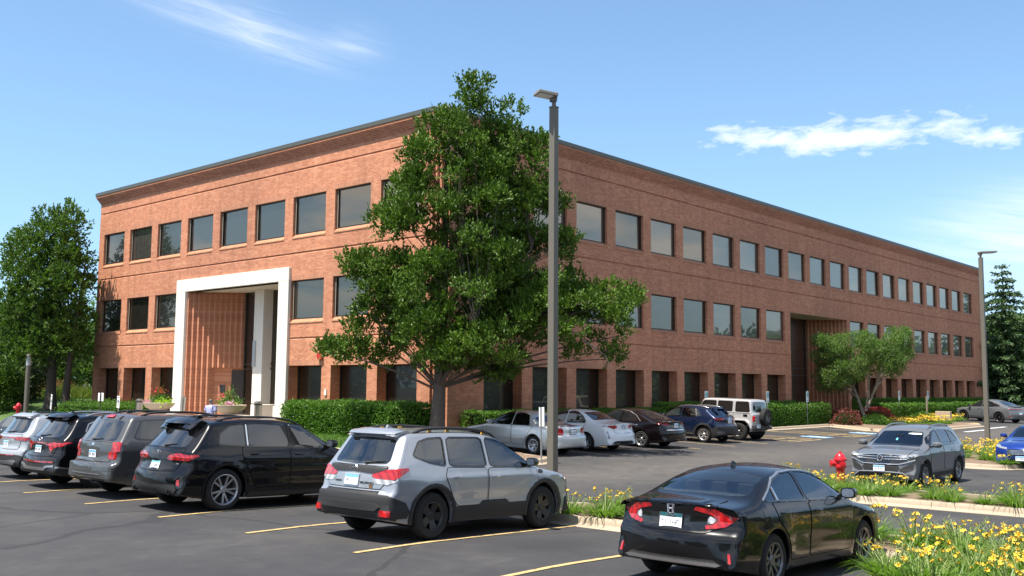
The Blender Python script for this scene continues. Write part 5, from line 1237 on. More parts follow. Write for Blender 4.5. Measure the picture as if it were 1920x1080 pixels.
MAROON = dict(ACCORD); MAROON.pop('cabin'); MAROON.update(L=4.92, ro=1.15, wb=2.85, paint=PT['maroon'], mrim=simple('grey alloy b', (.3, .3, .31), .3, .8), wheel=('double', 5), rim=.235, R=.335, glass=M_CARGLASS,
    top=[(.12, .28), (.03, .34), (0, .52), (.03, .70), (.08, .80), (.11, .98), (.13, 1.06), (.28, 1.075), (.52, 1.09), (1.3, 1.37), (1.7, 1.45), (2.2, 1.47), (2.65, 1.425), (2.95, 1.34), (3.6, 1.0), (3.76, .95), (4.4, .86), (4.7, .74), (4.86, .62), (4.92, .48), (4.9, .30), (4.8, .22)],
    mirror=(3.15, 1.02, PT['maroon']), plate=(0, .90), platek=dict(frame=None, w=.25), rearwin=sym([(0, 1.12), (.60, 1.11), (.64, 1.13), (.52, 1.37), (0, 1.40)]),
    patches=[('tail_light', [(.50, .94), (.88, .93), (1.10, .95), (1.22, .99), (.93, 1.005), (.54, 1.015)], 'wrap', M_RED, .014), ('trunk_panel', sym([(0, .80), (.70, .80), (.78, .92), (.5, .93), (0, .93)]), 'rear', M_GLOSSB, .008, ONE), ('chrome_bar', sym([(0, .72), (.62, .72), (.62, .745), (0, .745)]), 'rear', M_CHROME, .02, ONE), ('window_chrome', band([(1.20, 1.02), (1.5, 1.25), (1.85, 1.385), (2.3, 1.415)], .018), 'side', M_CHROME, .014), ('script', rectp(.30, .52, 1.04, 1.06), 'rear', M_CHROME, .012, {'sides': 'one'})])
SEDAN_FAR = dict(ACCORD); SEDAN_FAR.update(paint=PT['silver_lt'])
SEDAN_BLACK = dict(MAROON); SEDAN_BLACK.update(paint=PT['black'], patches=MAROON['patches'][:2]+[('headlight', [(4.42, .66), (4.80, .58), (4.80, .66), (4.55, .76)], 'side', M_HEAD, .012), ('headlight', [(.46, .60), (.80, .60), (.82, .72), (.55, .68)], 'front', M_HEAD, .012), ('grille', sym([(0, .38), (.5, .40), (.46, .62), (0, .66)]), 'front', M_GLOSSB, .01, ONE)])
# ---- navy crossover
CX = dict(cabin=[(.95, .75), (2.95, .75), (2.95, .96), (2.6, 1.28), (2.3, 1.40), (1.9, 1.45), (1.2, 1.43), (.86, 1.28), (.72, 1.08)], seats=(2.05, 1.3), seatz=1.0, L=4.40, W=1.80, ro=.90, wb=2.655, R=.345, Ra=.40, zc=.22, rim=.235, wheel=('y', 5), mrim=simple('bright alloy c', (.6, .58, .56), .3, .8), paint=PT['navy'], glass=M_CARGLASS2, rglass=M_CARGLASS,
    top=[(.12, .34), (.03, .40), (0, .58), (.03, .74), (.12, .82), (.13, 1.0), (.17, 1.09), (.30, 1.17), (.68, 1.44), (.72, 1.50), (1.2, 1.555), (1.85, 1.57), (2.3, 1.53), (2.6, 1.44), (3.2, 1.08), (3.38, 1.03), (4.0, .95), (4.26, .84), (4.36, .7), (4.40, .55), (4.38, .38), (4.28, .26)],
    tum=[(.2, .93), (.45, .985), (.7, 1.0), (.9, .985), (1.05, .955), (1.15, .91), (1.46, .72), (1.57, .68)], lines=((.8, .012, .12),), r=.085, bow_r=.2,
    sidewin=[[(2.10, 1.07), (3.05, 1.05), (2.75, 1.27), (2.42, 1.42), (2.10, 1.455)], [(1.30, 1.10), (2.02, 1.075), (2.02, 1.455), (1.45, 1.43)]],
    rearwin=sym([(0, 1.13), (.55, 1.14), (.62, 1.18), (.50, 1.41), (0, 1.43)]), windshield=sym([(0, 1.08), (.60, 1.06), (.53, 1.39), (0, 1.42)]), tailgate=sym([(0, .84), (.56, .84), (.60, 1.0), (.58, 1.11), (0, 1.11)]),
    doors=[[(2.06, .42), (3.1, .42), (3.1, 1.02), (2.06, 1.05)], [(1.30, .64), (1.42, .42), (2.01, .42), (2.01, 1.05), (1.12, 1.07)]], handles=[(2.25, .93), (1.34, .95)], mhandle=PT['navy'], clad=(.10, M_CLAD), mirror=(2.92, 1.07, M_GLOSSB), plate=(-.02, .93), wiper=(.1, -.25, 1.16, 1.2), rails=(.85, 2.35, .56, .04, M_CHROME, .018),
    spoiler=(.56, 1.43, 1.50, .08),
    patches=[('tail_light', [(.46, 1.02), (.86, 1.0), (1.12, 1.035), (1.22, 1.07), (.92, 1.08), (.52, 1.085)], 'wrap', M_RED, .014), ('bumper_cladding', sym([(0, .34), (.90, .34), (1.28, .36), (1.38, .6), (1.24, .71), (.9, .73), (.5, .74), (0, .74)]), 'wrap', M_CLAD, .015, ONE), ('sill_cladding', [(1.3, .22), (3.0, .22), (3.0, .46), (1.3, .46)], 'side', M_CLAD, .012), ('chrome_strip', band([(1.4, .36), (2.95, .36)], .02), 'side', M_SATIN, .02), ('quarter_glass', [(1.06, 1.14), (1.24, 1.11), (1.38, 1.42), (1.26, 1.38)], 'side', M_CARGLASS2, .01), ('pillar_chrome', band([(1.27, 1.11), (1.41, 1.43)], .03), 'side', M_CHROME, .014), ('badge', sym([(0, 1.04), (.06, 1.05), (.05, 1.09), (0, 1.09)]), 'rear', M_CHROME, .012, ONE)],
    detail=common)
# ---- boxy off-roader with the spare wheel on its back door
def jeep_x(B, root, dr, sp, P):
    h = B.L/2
    for xa in (B.xf, B.xr):          # flat separate mudguards
        for sg in (1, -1):
            mb = MB(); path = [(-.56, .52), (-.47, .80), (-.34, .935), (.34, .935), (.52, .80), (.64, .56)] if xa == B.xr else [(-.60, .56), (-.47, .82), (-.34, .955), (.36, .955), (.54, .86)]
            path = [(u, v) for u, v in path]
            rows = []
            for (u, v) in path: rows.append([mb.vert((xa-u, sg*(.66), v+.03)), mb.vert((xa-u, sg*.925, v+.02)), mb.vert((xa-u, sg*.935, v-.035)), mb.vert((xa-u, sg*.66, v-.03))])
            for a, b in zip(rows, rows[1:]):
                for k in range(4): mb.face((a[k], a[(k+1) % 4], b[(k+1) % 4], b[k]))
            mb.face(rows[0]); mb.face(rows[-1][::-1]); mb.build('mudguard', P, root, bevel=.012)
    tm, rm, dm = wheel_meshes(.405, .215, .24, 'single', 6, None); tm.materials.append(M_TYRE)
    o = bpy.data.objects.new('spare_wheel', tm); link(o, root); o.location = (-h-.10, -.18, 1.06); o.rotation_euler = (0, 0, pi/2)
    r = bpy.data.objects.new('rim', rm); link(r, o); rm.materials.append(sp['mrim']); r.rotation_euler = (0, .4, 0)
    mb = MB(); mb.box((-h+.02, -.18, 1.06), (.16, .3, .3)); mb.build('spare_carrier', M_CLAD, root)
    mb = MB(); mb.box((-h-.02, 0, .60), (.20, 1.60, .20)); mb.box((-h+.05, 0, .52), (.2, 1.2, .1)); mb.build('bumper', M_CLAD, root, bevel=.03)
    mb = MB(); mb.box((h-.02, 0, .62), (.22, 1.6, .2)); mb.build('bumper', M_CLAD, root, bevel=.03)
    for sg in (1, -1):
        mb = MB(); mb.box((-h-.125, sg*.66, .64), (.02, .22, .05)); mb.build('bumper_trim', M_SATIN, root)
        mb = MB(); mb.box((-h+.0, sg*.70, 1.0), (.12, .17, .24)); tl = mb.build('tail_light', M_RED, root, bevel=.02)
        mb = MB(); mb.box((-h-.062, sg*.70, .985), (.012, .09, .10)); mb.build('reverse_light', M_CLEAR, tl)
    plate_obj(root, (-h-.14, .52, .66), 0, w=.29, h=.15)
JEEP = dict(L=4.42, W=1.60, ro=.68, wb=3.008, R=.405, Ra=.50, zc=.40, rim=.215, wd=.25, track=.90, wheel=('single', 6), mrim=simple('dark polished alloy', (.16, .16, .16), .3, .8), paint=PT['grey_jeep'], glass=M_CARGLASS, wintrim=True, winr=.06,
    top=[(.06, .48), (.03, .54), (.01, .8), (.02, 1.20), (.06, 1.25), (.16, 1.78), (.24, 1.845), (1.0, 1.865), (2.0, 1.865), (2.55, 1.84), (2.66, 1.78), (2.98, 1.27), (3.06, 1.24), (3.9, 1.19), (4.28, 1.14), (4.38, 1.05), (4.40, .75), (4.38, .55), (4.3, .46)],
    tum=[(.4, .97), (.8, 1.0), (1.2, .99), (1.25, .975), (1.8, .885), (1.87, .87)], bow_r=.03, bow_f=.08, crown=.03, r=.05, planf=.12, planr=.0, flare=0.0,
    sidewin=[[(1.92, 1.30), (2.82, 1.30), (2.60, 1.66), (2.50, 1.72), (1.92, 1.73)], [(1.08, 1.30), (1.80, 1.30), (1.80, 1.73), (1.08, 1.73)], [(.20, 1.30), (.90, 1.30), (.90, 1.73), (.28, 1.73)]],
    rearwin=sym([(0, 1.30), (.60, 1.30), (.58, 1.74), (0, 1.75)]), windshield=sym([(0, 1.32), (.62, 1.32), (.58, 1.74), (0, 1.75)]), doors=[[(1.86, .55), (2.86, .55), (2.86, 1.25), (1.86, 1.25)], [(1.02, .75), (1.12, .55), (1.82, .55), (1.82, 1.25), (1.02, 1.25)]], handles=[(2.0, 1.10), (1.15, 1.10)], mhandle=M_CLAD, mirror=(2.78, 1.32, M_CLAD),
    patches=[('belt_ledge', band([(.05, 1.255), (2.95, 1.255)], .035), 'side', None, .02), ('hinge_panel', rectp(.30, .50, 1.08, 1.18), 'side', M_GLOSSB, .012)], detail=common, extra=jeep_x)
# ---- grey coupe-roofed SUV, far right
CAYENNE = dict(rlim=1.9, L=4.93, W=1.98, ro=1.05, wb=2.895, R=.375, Ra=.42, zc=.21, rim=.27, wheel=('double', 5), mrim=simple('black alloy b', (.012, .012, .013), .3), paint=PT['grey'],
    top=[(.12, .30), (.04, .36), (0, .55), (.03, .75), (.10, .95), (.14, 1.08), (.3, 1.17), (.62, 1.24), (1.2, 1.47), (1.8, 1.62), (2.3, 1.645), (2.75, 1.58), (3.05, 1.47), (3.65, 1.10), (3.82, 1.05), (4.4, .98), (4.75, .84), (4.88, .68), (4.93, .5), (4.9, .35), (4.8, .24)],
    tum=[(.2, .93), (.45, .985), (.7, 1.0), (.95, .985), (1.08, .955), (1.18, .91), (1.5, .73), (1.65, .66)], lines=((.9, .01, .1),), r=.1, bow_f=.3,
    sidewin=[[(2.5, 1.12), (3.55, 1.09), (3.15, 1.34), (2.8, 1.49), (2.5, 1.52)], [(1.4, 1.16), (2.42, 1.12), (2.42, 1.52), (2.0, 1.51), (1.6, 1.40)], [(1.0, 1.19), (1.34, 1.17), (1.5, 1.36), (1.3, 1.31)]],
    rearwin=sym([(0, 1.25), (.6, 1.24), (.5, 1.5), (0, 1.54)]), windshield=sym([(0, 1.12), (.64, 1.10), (.55, 1.42), (0, 1.45)]), doors=[[(2.46, .4), (3.6, .4), (3.6, 1.06), (2.46, 1.09)], [(1.55, .62), (1.66, .4), (2.41, .4), (2.41, 1.09), (1.3, 1.12)]], handles=[(2.65, .96), (1.62, .99)], mhandle=PT['grey'], mirror=(3.4, 1.12, M_GLOSSB), plate=(0, .70),
    spoiler=(.6, 1.16, 1.22, .1), clad=(.03, M_CLAD),
    patches=[('light_bar', sym([(0, .99), (.99, .985), (1.27, 1.0), (1.27, 1.03), (.99, 1.03), (0, 1.035)]), 'wrap', M_REDD, .014, ONE), ('bumper_reflector', rectp(1.04, 1.21, .48, .54), 'wrap', M_RED, .014), ('headlight', [(4.45, .82), (4.80, .72), (4.80, .80), (4.55, .92)], 'side', M_HEAD, .012), ('turn_lens', [(4.6, .66), (4.8, .62), (4.8, .67), (4.62, .71)], 'side', M_AMBER, .012), ('sill_trim', [(1.5, .21), (3.45, .21), (3.45, .32), (1.5, .32)], 'side', M_CLAD, .012)], detail=common)
# ---- grey compact SUV seen from the front
def taos_x(B, root, dr, sp, P):
    h = B.L/2
    hh, n, d = B.cast('front', 0, .80, 1); X = hh.x+.035
    mb = MB()
    pts = [(X, .082*cos(2*pi*i/24), .80+.082*sin(2*pi*i/24)) for i in range(25)]; mb.tube(pts, .009, 6, cap=False)
    for z0, pl in ((.80, [(-.045, .058), (0, -.0), (.045, .058)]), (.80, [(-.066, .03), (-.033, -.066), (0, .002), (.033, -.066), (.066, .03)])): mb.tube([(X, u, z0+v) for u, v in pl], .007, 5)
    mb.build('round_badge', M_CHROME, root, smooth=50)
    for z in (.775, .835):
        for sg in (1, -1): 
            mb = MB(); pts = []
            for i in range(9):
                y = sg*lerp(.10, .66, i/8); q, _, _ = B.cast('front', y, z, 1); pts.append((q.x+.024, y, z+.012*(i/8)))
            mb.tube(pts, .010, 6); mb.build('grille_bar', M_CHROME, root, smooth=50)
    mb = MB(); pts = []
    for i in range(17):
        y = lerp(-.80, .80, i/16); z = .90 - .05*(abs(y)/.8)**2; q, _, _ = B.cast('front', y, z, 1); pts.append((q.x+.016, y, z))
    mb.tube(pts, .012, 6); mb.build('chrome_bar', M_CHROME, root, smooth=50)
    mb = MB(); pts = []
    for i in range(17):
        y = lerp(-.86, .86, i/16); z = .645 + .12*max(0, (abs(y)-.5)/.36); q, _, _ = B.cast('front', y, z, 1); pts.append((q.x+.02, y, z))
    mb.tube(pts, .012, 6); mb.build('chrome_bar', M_CHROME, root, smooth=50)
    mb = MB(); pts = []
    for (y, z) in ((-.74, .30), (-.58, .42), (-.3, .44), (0, .44), (.3, .44), (.58, .42), (.74, .30)): q, _, _ = B.cast('front', y, z, 1); pts.append((q.x+.03, y, z))
    mb.tube(pts, .018, 6); mb.build('lower_trim', M_SATIN, root, smooth=50)
    place_plate(root, B, 0, .53, off=.05, axis='front', frame=None)
    # things on the inside of the windscreen
    q, n, d = B.cast('front', 0, 1.36, 1); mb = MB(); mb.box((q.x+.012, 0, 1.36), (.01, .22, .07), ry=-.9); mb.build('mirror_back', M_GLOSSB, root)
    q, n, d = B.cast('front', -.02, 1.25, 1); mb = MB(); mb.box((q.x+.012, -.02, 1.25), (.01, .05, .09), ry=-.9); mb.build('hanging_tag', simple('teal tag', (.08, .38, .42), .6), root)
    q, n, d = B.cast('front', .38, 1.40, 1); mb = MB(); mb.box((q.x+.014, .38, 1.40), (.008, .36, .05), ry=-.9); mb.build('sunvisor_label', M_PLATE, root)
TAOS = dict(cabin=[(.80, .75), (3.05, .75), (3.05, 1.0), (2.65, 1.33), (2.4, 1.44), (2.0, 1.51), (1.1, 1.51), (.70, 1.38), (.60, 1.10)], seats=(2.15, 1.2), seatz=1.03, L=4.47, W=1.84, ro=.90, wb=2.69, R=.345, Ra=.395, zc=.21, rim=.225, wheel=('double', 5), mrim=simple('two-tone alloy b', (.35, .35, .36), .3, .8), paint=PT['grey'], glass=M_CARGLASS2, fglass=M_CARGLASS2,
    top=[(.12, .32), (.03, .38), (0, .55), (.03, .75), (.10, .85), (.12, 1.0), (.17, 1.10), (.26, 1.18), (.50, 1.50), (.60, 1.58), (1.2, 1.63), (1.9, 1.635), (2.4, 1.58), (2.7, 1.48), (3.3, 1.12), (3.46, 1.07), (4.05, 1.0), (4.30, .93), (4.40, .85), (4.44, .70), (4.47, .52), (4.44, .36), (4.34, .25)],
    tum=[(.2, .93), (.45, .985), (.7, 1.0), (.92, .985), (1.06, .955), (1.15, .92), (1.5, .755), (1.63, .71)], lines=((.86, .014, .05), (.6, -.012, .1)), r=.08, bow_f=.24, planf=.07,
    sidewin=[[(2.16, 1.10), (3.14, 1.075), (2.85, 1.28), (2.5, 1.45), (2.16, 1.50)], [(1.28, 1.12), (2.08, 1.10), (2.08, 1.50), (1.32, 1.49)], [(.70, 1.20), (1.20, 1.125), (1.23, 1.485), (.92, 1.43)]],
    rearwin=sym([(0, 1.14), (.58, 1.15), (.52, 1.46), (0, 1.49)]), windshield=sym([(0, 1.13), (.62, 1.10), (.68, 1.13), (.56, 1.43), (.50, 1.455), (0, 1.475)]),
    doors=[[(2.12, .42), (3.16, .42), (3.2, 1.04), (2.12, 1.07)], [(1.30, .62), (1.42, .42), (2.07, .42), (2.07, 1.07), (1.14, 1.09)]], handles=[(2.3, .93), (1.4, .95)], mhandle=PT['grey'], clad=(.045, M_CLAD), mirror=(3.02, 1.10, PT['grey'], (1, -1), 1.15), rails=(.7, 2.45, .58, .045, PT['grey'], .022),
    patches=[('grille', sym([(0, .665), (.50, .665), (.66, .74), (.70, .80), (.66, .875), (0, .89)]), 'front', M_GLOSSB, .008, ONE), ('lower_grille', sym([(0, .42), (.42, .42), (.50, .55), (.44, .63), (0, .63)]), 'front', M_CLAD, .008, ONE), ('side_intake', [(.52, .40), (.80, .50), (.84, .70), (.62, .60), (.50, .52)], 'front', M_CLAD, .010), ('headlight', [(.58, .865), (.60, .775), (.88, .81), (1.12, .845), (1.38, .90), (1.2, .925), (.92, .90), (.70, .885)], 'wrapf', M_HEAD, .014), ('hood_gap', band([(3.45, .70), (3.9, .72), (4.25, .70)], .014), 'top', M_GAP, .004), ('sill_cladding', [(1.3, .21), (3.1, .21), (3.1, .38), (1.3, .38)], 'side', M_CLAD, .012), ('windscreen_base', sym([(0, 1.10), (.66, 1.08), (.68, 1.10), (.6, 1.115), (0, 1.135)]), 'front', M_GLOSSB, .008, ONE), ('bumper_lip', sym([(0, .28), (.78, .28), (.84, .38), (.6, .40), (0, .40)]), 'front', M_CLAD, .012, ONE)],
    detail=common, extra=taos_x)
# ---- bright blue sedan, nose towards us
def fusion_x(B, root, dr, sp, P):
    for z in (.50, .54, .58, .62):
        mb = MB(); pts = []
        for i in range(13):
            y = lerp(-.44, .44, i/12)*(1-.0*z); q, _, _ = B.cast('front', y, z, 1); pts.append((q.x+.02, y, z))
        mb.tube(pts, .010, 5); mb.build('grille_bar', M_CHROME, root, smooth=50)
    place_plate(root, B, 0, .36, off=.04, axis='front', frame=None)
FUSION = dict(ACCORD); FUSION.update(paint=PT['blue'], L=4.87, wb=2.85, ro=1.05, glass=M_CARGLASS2, fglass=M_CARGLASS2, wheel=('double', 5), R=.33,
    top=CAMRY['top'][:-7]+[(3.62, .99), (3.8, .95), (4.4, .87), (4.7, .76), (4.82, .64), (4.87, .5), (4.84, .32), (4.76, .23)], plate=(0, .8), handles=[(2.36, .86), (1.42, .88)], mhandle=PT['blue'], mirror=(3.1, 1.02, PT['blue'], (1, -1), 1.05),
    patches=[('grille', sym([(0, .46), (.36, .46), (.46, .54), (.42, .65), (0, .67)]), 'front', M_GLOSSB, .008, ONE), ('headlight', [(.52, .655), (.88, .69), (1.15, .72), (1.45, .79), (1.3, .81), (.93, .755), (.56, .72)], 'wrapf', M_HEAD, .014), ('fog_surround', [(.56, .34), (.78, .36), (.80, .48), (.60, .46)], 'front', M_CLAD, .010), ('fog_lamp', [(.62, .38), (.72, .385), (.72, .43), (.63, .43)], 'front', M_CLEAR, .016), ('lower_grille', sym([(0, .26), (.50, .26), (.46, .32), (0, .32)]), 'front', M_CLAD, .01, ONE), ('hood_crease', band([(3.75, .46), (4.6, .40)], .012), 'top', M_GLOSSB, .004), ('sticker', rectp(.42, .56, 1.08, 1.16), 'front', M_PLATE, .012, {'sides': 'one'})], extra=fusion_x, rearwin=CAMRY['rearwin'], sidewin=CAMRY['sidewin'], doors=CAMRY['doors'])
CARS = [
 ('sport_utility_vehicle', 'silver sport utility vehicle with black arch cladding and black wheels beside the lamp post', 'car', FORESTER, (10.89, 12.15), 0, 'rear'),
 ('sport_utility_vehicle', 'glossy black sport utility vehicle with two-tone five-spoke wheels and slim red tail lights', 'car', X5, (10.60, 17.55), 0, 'rear'),
 ('sport_utility_vehicle', 'dark grey boxy sport utility vehicle with red stop lamp high on its tailgate', 'car', PILOT, (10.85, 20.55), 0, 'rear'),
 ('sport_utility_vehicle', 'black sport utility vehicle with bright red branching tail lights and silver window line', 'car', SANTA, (10.85, 23.10), 0, 'rear'),
 ('sport_utility_vehicle', 'small silver sport utility vehicle at the far end of the front row', 'car', SELTOS, (11.15, 26.05), 0, 'rear'),
 ('sedan_car', 'shiny black sedan with large C-shaped red tail lights by the daylilies', 'car', CIVIC, (11.22, 6.56), 0, 'rear'),
 ('sedan_car', 'silver sedan with tall red tail lights half behind the lamp post', 'car', ACCORD, (27.15, 22.25), pi/2, 'rear'),
 ('sedan_car', 'white sedan with wide red tail lights, between the silver and maroon sedans', 'car', CAMRY, (30.15, 22.25), pi/2, 'rear'),
 ('sedan_car', 'dark maroon sedan with a chrome bar across its tail', 'car', MAROON, (33.55, 22.15), pi/2, 'rear'),
 ('crossover_car', 'navy blue crossover with black cladding and bright wheels', 'car', CX, (38.6, 22.35), pi/2, 'rear'),
 ('off_road_vehicle', 'pale grey boxy off-road vehicle with spare wheel on its rear door', 'car', JEEP, (41.5, 22.25), pi/2, 'rear'),
 ('sport_utility_vehicle', 'grey sport utility vehicle with sloping coupe roof at the far right', 'car', CAYENNE, (77.6, 20.9), radians(69), 'rear'),
 ('sport_utility_vehicle', 'grey compact sport utility vehicle facing us behind the daylily island', 'car', TAOS, (30.2, 10.40), pi, 'rear'),
 ('sedan_car', 'bright blue sedan facing us at the right edge', 'car', FUSION, (40.4, 9.5), pi, 'rear'),
 ('sedan_car', 'pale silver sedan roof just showing behind the far grey car', 'car', SEDAN_FAR, (84.0, 19.5), radians(69), 'rear'),
 ('sedan_car', 'black sedan nosing in at the left edge beyond the small silver vehicle', 'car', SEDAN_BLACK, (15.0, 36.2), -pi/2, 'rear'),
]

for nm, lab, cat, sp, (ax, ay), hd, _ in CARS:
    # (ax, ay) is the middle of the rear axle on the ground
    xr = -sp['L']/2+sp['ro']
    build_car(sp, nm, lab, cat, ax-cos(hd)*xr, ay-sin(hd)*xr, hd)
C_MAIN = [(2761,2388,534),(3014,2098,540),(2476,2382,1062),(2845,2017,496),(2467,2257,576),(2308,2485,921),(2256,2418,647),(2653,2215,967),(2657,2110,404),(2462,2550,767),(2602,2267,326),(2311,2467,968),(2434,2443,1074),(2414,2274,404),(2536,2182,460),(2467,2431,1179),(2440,2631,854),(2528,2452,807),(2399,2413,1164),(2610,2254,785),(2516,2587,477),(2799,2309,623),(2362,2427,549),(2594,2458,495),(2331,2581,592),(2540,2630,415),(2532,2340,1157),(2807,2319,560),(2578,2295,601),(2707,2340,491),(2658,2263,1109),(2395,2301,1057),(2456,2498,664),(2277,2483,863),(2510,2624,714),(2390,2460,1176),(2634,2367,285),(2671,2338,971),(2492,2241,644),(2356,2408,842),(2462,2322,865),(2287,2479,791),(2587,2243,843),(2684,2086,424),(2597,2394,1055),(2643,2312,823),(2233,2694,493),(2486,2288,951),(2504,2309,815),(2739,2184,691),(2381,2640,844),(2519,2484,710),(2366,2383,391),(2269,2434,411),(2838,2126,580),(2486,2685,485),(2519,2293,779),(2302,2720,695),(2888,2188,476),(2246,2659,657),(2198,2583,634),(2465,2430,991),(2519,2378,303),(2618,2273,1053),(2353,2597,507),(2339,2391,512),(2631,2143,607),(2209,2660,671),(2273,2396,445),(2646,2206,1094),(2580,2233,939),(2360,2476,651),(2665,2267,453),(2660,2350,716),(2196,2784,353),(2569,2456,359),(2342,2367,360),(2253,2526,786),(2686,2258,1032),(2513,2418,1033),(2428,2706,607),(2741,2338,889),(2293,2539,874),(2519,2357,892),(2479,2351,699),(2802,2420,558),(2402,2367,686),(2484,2467,1000),(2717,2302,507),(2549,2485,440),(2973,2052,548),(2335,2552,437),(2618,2190,1016),(2587,2261,1082),(2729,2057,533),(2566,2492,305),(2518,2475,861),(2234,2719,435),(2496,2369,364),(2436,2455,1183),(2456,2333,1284),(2619,2265,455),(2561,2277,1132),(2357,2515,908),(2783,2283,926),(2735,2258,607),(2625,2316,591),(2688,2392,509),(2255,2457,531),(2902,2300,624),(2889,2161,536),(2334,2661,771),(2433,2223,872),(2418,2453,1140),(2931,2102,341),(2746,2274,742),(2359,2531,1040),(2568,2207,486),(2731,2203,888),(2312,2667,682),(2575,2130,523),(2686,2546,428),(2397,2691,576),(2440,2337,1210),(2900,2291,545),(2957,2264,575),(2574,2484,596),(2462,2251,900),(2628,2318,935),(2728,2152,543),(2549,2634,537),(2406,2452,1011),(2763,2275,476),(2387,2575,972),(2476,2396,912),(2437,2455,476),(2688,2370,347),(2595,2576,380),(2267,2575,859),(2439,2367,1246),(2899,2082,368),(2483,2453,1052),(2335,2383,470),(2223,2699,621),(2429,2493,810),(2562,2305,1048),(2349,2233,536),(2604,2440,675),(2383,2564,843),(2708,2493,569),(2506,2433,526),(2399,2420,316),(2462,2233,415),(2246,2566,820),(2327,2568,1030),(2375,2402,630),(2349,2573,368),(2380,2240,368),(2574,2285,1212),(2566,2238,655),(2603,2511,636),(2508,2477,656),(2508,2369,576),(2490,2225,329),(2343,2570,789),(2721,2296,895),(2361,2431,352),(2762,2380,651),(2238,2732,637),(2583,2215,533),(2355,2357,946),(2329,2316,370),(2481,2237,994),(2660,2475,313),(2471,2385,1224),(2491,2278,840),(2596,2353,267),(2544,2584,653),(2417,2544,442),(2534,2466,327),(2551,2441,504),(2579,2511,668),(2215,2597,554),(2543,2269,1052),(2609,2306,634),(2273,2728,615),(2576,2411,557),(2932,2265,505),(2380,2652,424),(2491,2547,688),(2355,2294,561),(2273,2495,402),(2384,2277,735),(2866,2207,503),(2802,2276,407),(2216,2844,360),(2877,2070,586),(2416,2425,831),(2891,2269,594),(2854,2371,515),(2915,2065,472),(2209,2713,663),(2285,2401,313),(2508,2306,1141),(2409,2350,423),(2545,2339,1099),(2387,2500,1106),(2387,2511,576),(2364,2589,429),(2527,2451,617),(2356,2361,842),(2433,2375,365),(2248,2434,592),(2668,2486,404),(2293,2427,628),(2271,2719,511),(2404,2330,1007),(2468,2452,310),(2325,2568,648),(2649,2242,1076),(2871,2057,485),(2427,2359,1288),(2305,2463,1042),(2285,2657,539),(2921,2168,409),(2568,2326,917),(2272,2506,813),(2617,2476,421),(2565,2269,977),(2472,2621,649),(2494,2220,1061),(2317,2493,1070),(2294,2487,520),(2275,2635,818),(2493,2305,408),(2614,2360,676),(2531,2223,615),(2329,2332,328),(2454,2541,573),(2563,2446,755),(2702,2247,945),(2771,2412,620),(2344,2631,660),(2308,2602,790),(2754,2229,500),(2811,2192,630),(2807,2441,591),(2649,2607,337),(2798,2194,765),(2543,2402,798),(2319,2484,434),(2347,2479,1039),(2363,2546,639),(2635,2111,439),(2449,2418,758),(2258,2519,850),(2672,2316,771),(2661,2229,764),(2534,2400,1118),(2518,2480,416),(2463,2336,357),(2963,2089,425),(2461,2674,627),(2469,2299,910),(2783,2450,527),(2153,2745,361),(2350,2694,524),(2397,2371,1104),(2369,2571,473),(2481,2403,1096),(2702,2341,702),(2375,2368,1140),(2546,2267,620),(2507,2260,604),(2713,2413,698),(2463,2516,500),(2573,2373,513),(2515,2228,688),(2292,2743,438),(2631,2208,566),(2344,2521,1077),(2583,2231,880),(2620,2181,903),(2476,2338,433),(2476,2564,513),(2314,2656,445),(2481,2332,499),(2328,2601,931),(2593,2295,1101),(2658,2367,770),(2314,2795,384),(2665,2191,923),(2787,2192,562),(2369,2598,942),(2531,2445,1124),(2283,2617,526),(2440,2332,572),(2633,2403,885),(2287,2523,943),(2584,2654,425),(2371,2497,1151),(2467,2288,998),(2295,2530,477),(2569,2354,1062),(2518,2575,366),(2456,2443,929),(2578,2490,809),(2518,2286,669),(2232,2649,508),(2944,2143,553),(2333,2546,952),(2478,2340,1111),(2535,2305,1004),(2434,2490,743),(2398,2750,488),(2744,2233,867),(3004,2076,573),(2686,2234,872),(2398,2683,500),(2662,2230,435),(2504,2286,723),(2379,2608,584),(2394,2453,590),(2369,2839,376),(2489,2481,1087),(2399,2502,376),(2325,2532,987),(2495,2418,624),(2307,2383,858),(2888,1997,534),(2669,2122,505),(2605,2332,411),(2738,2174,756),(2427,2552,318),(2534,2396,838),(2700,2351,818),(2940,2127,488),(2415,2704,443),(2315,2690,627),(2329,2409,658),(2791,2358,489),(2460,2217,684),(2547,2517,927),(2776,2213,734),(2269,2843,341)]
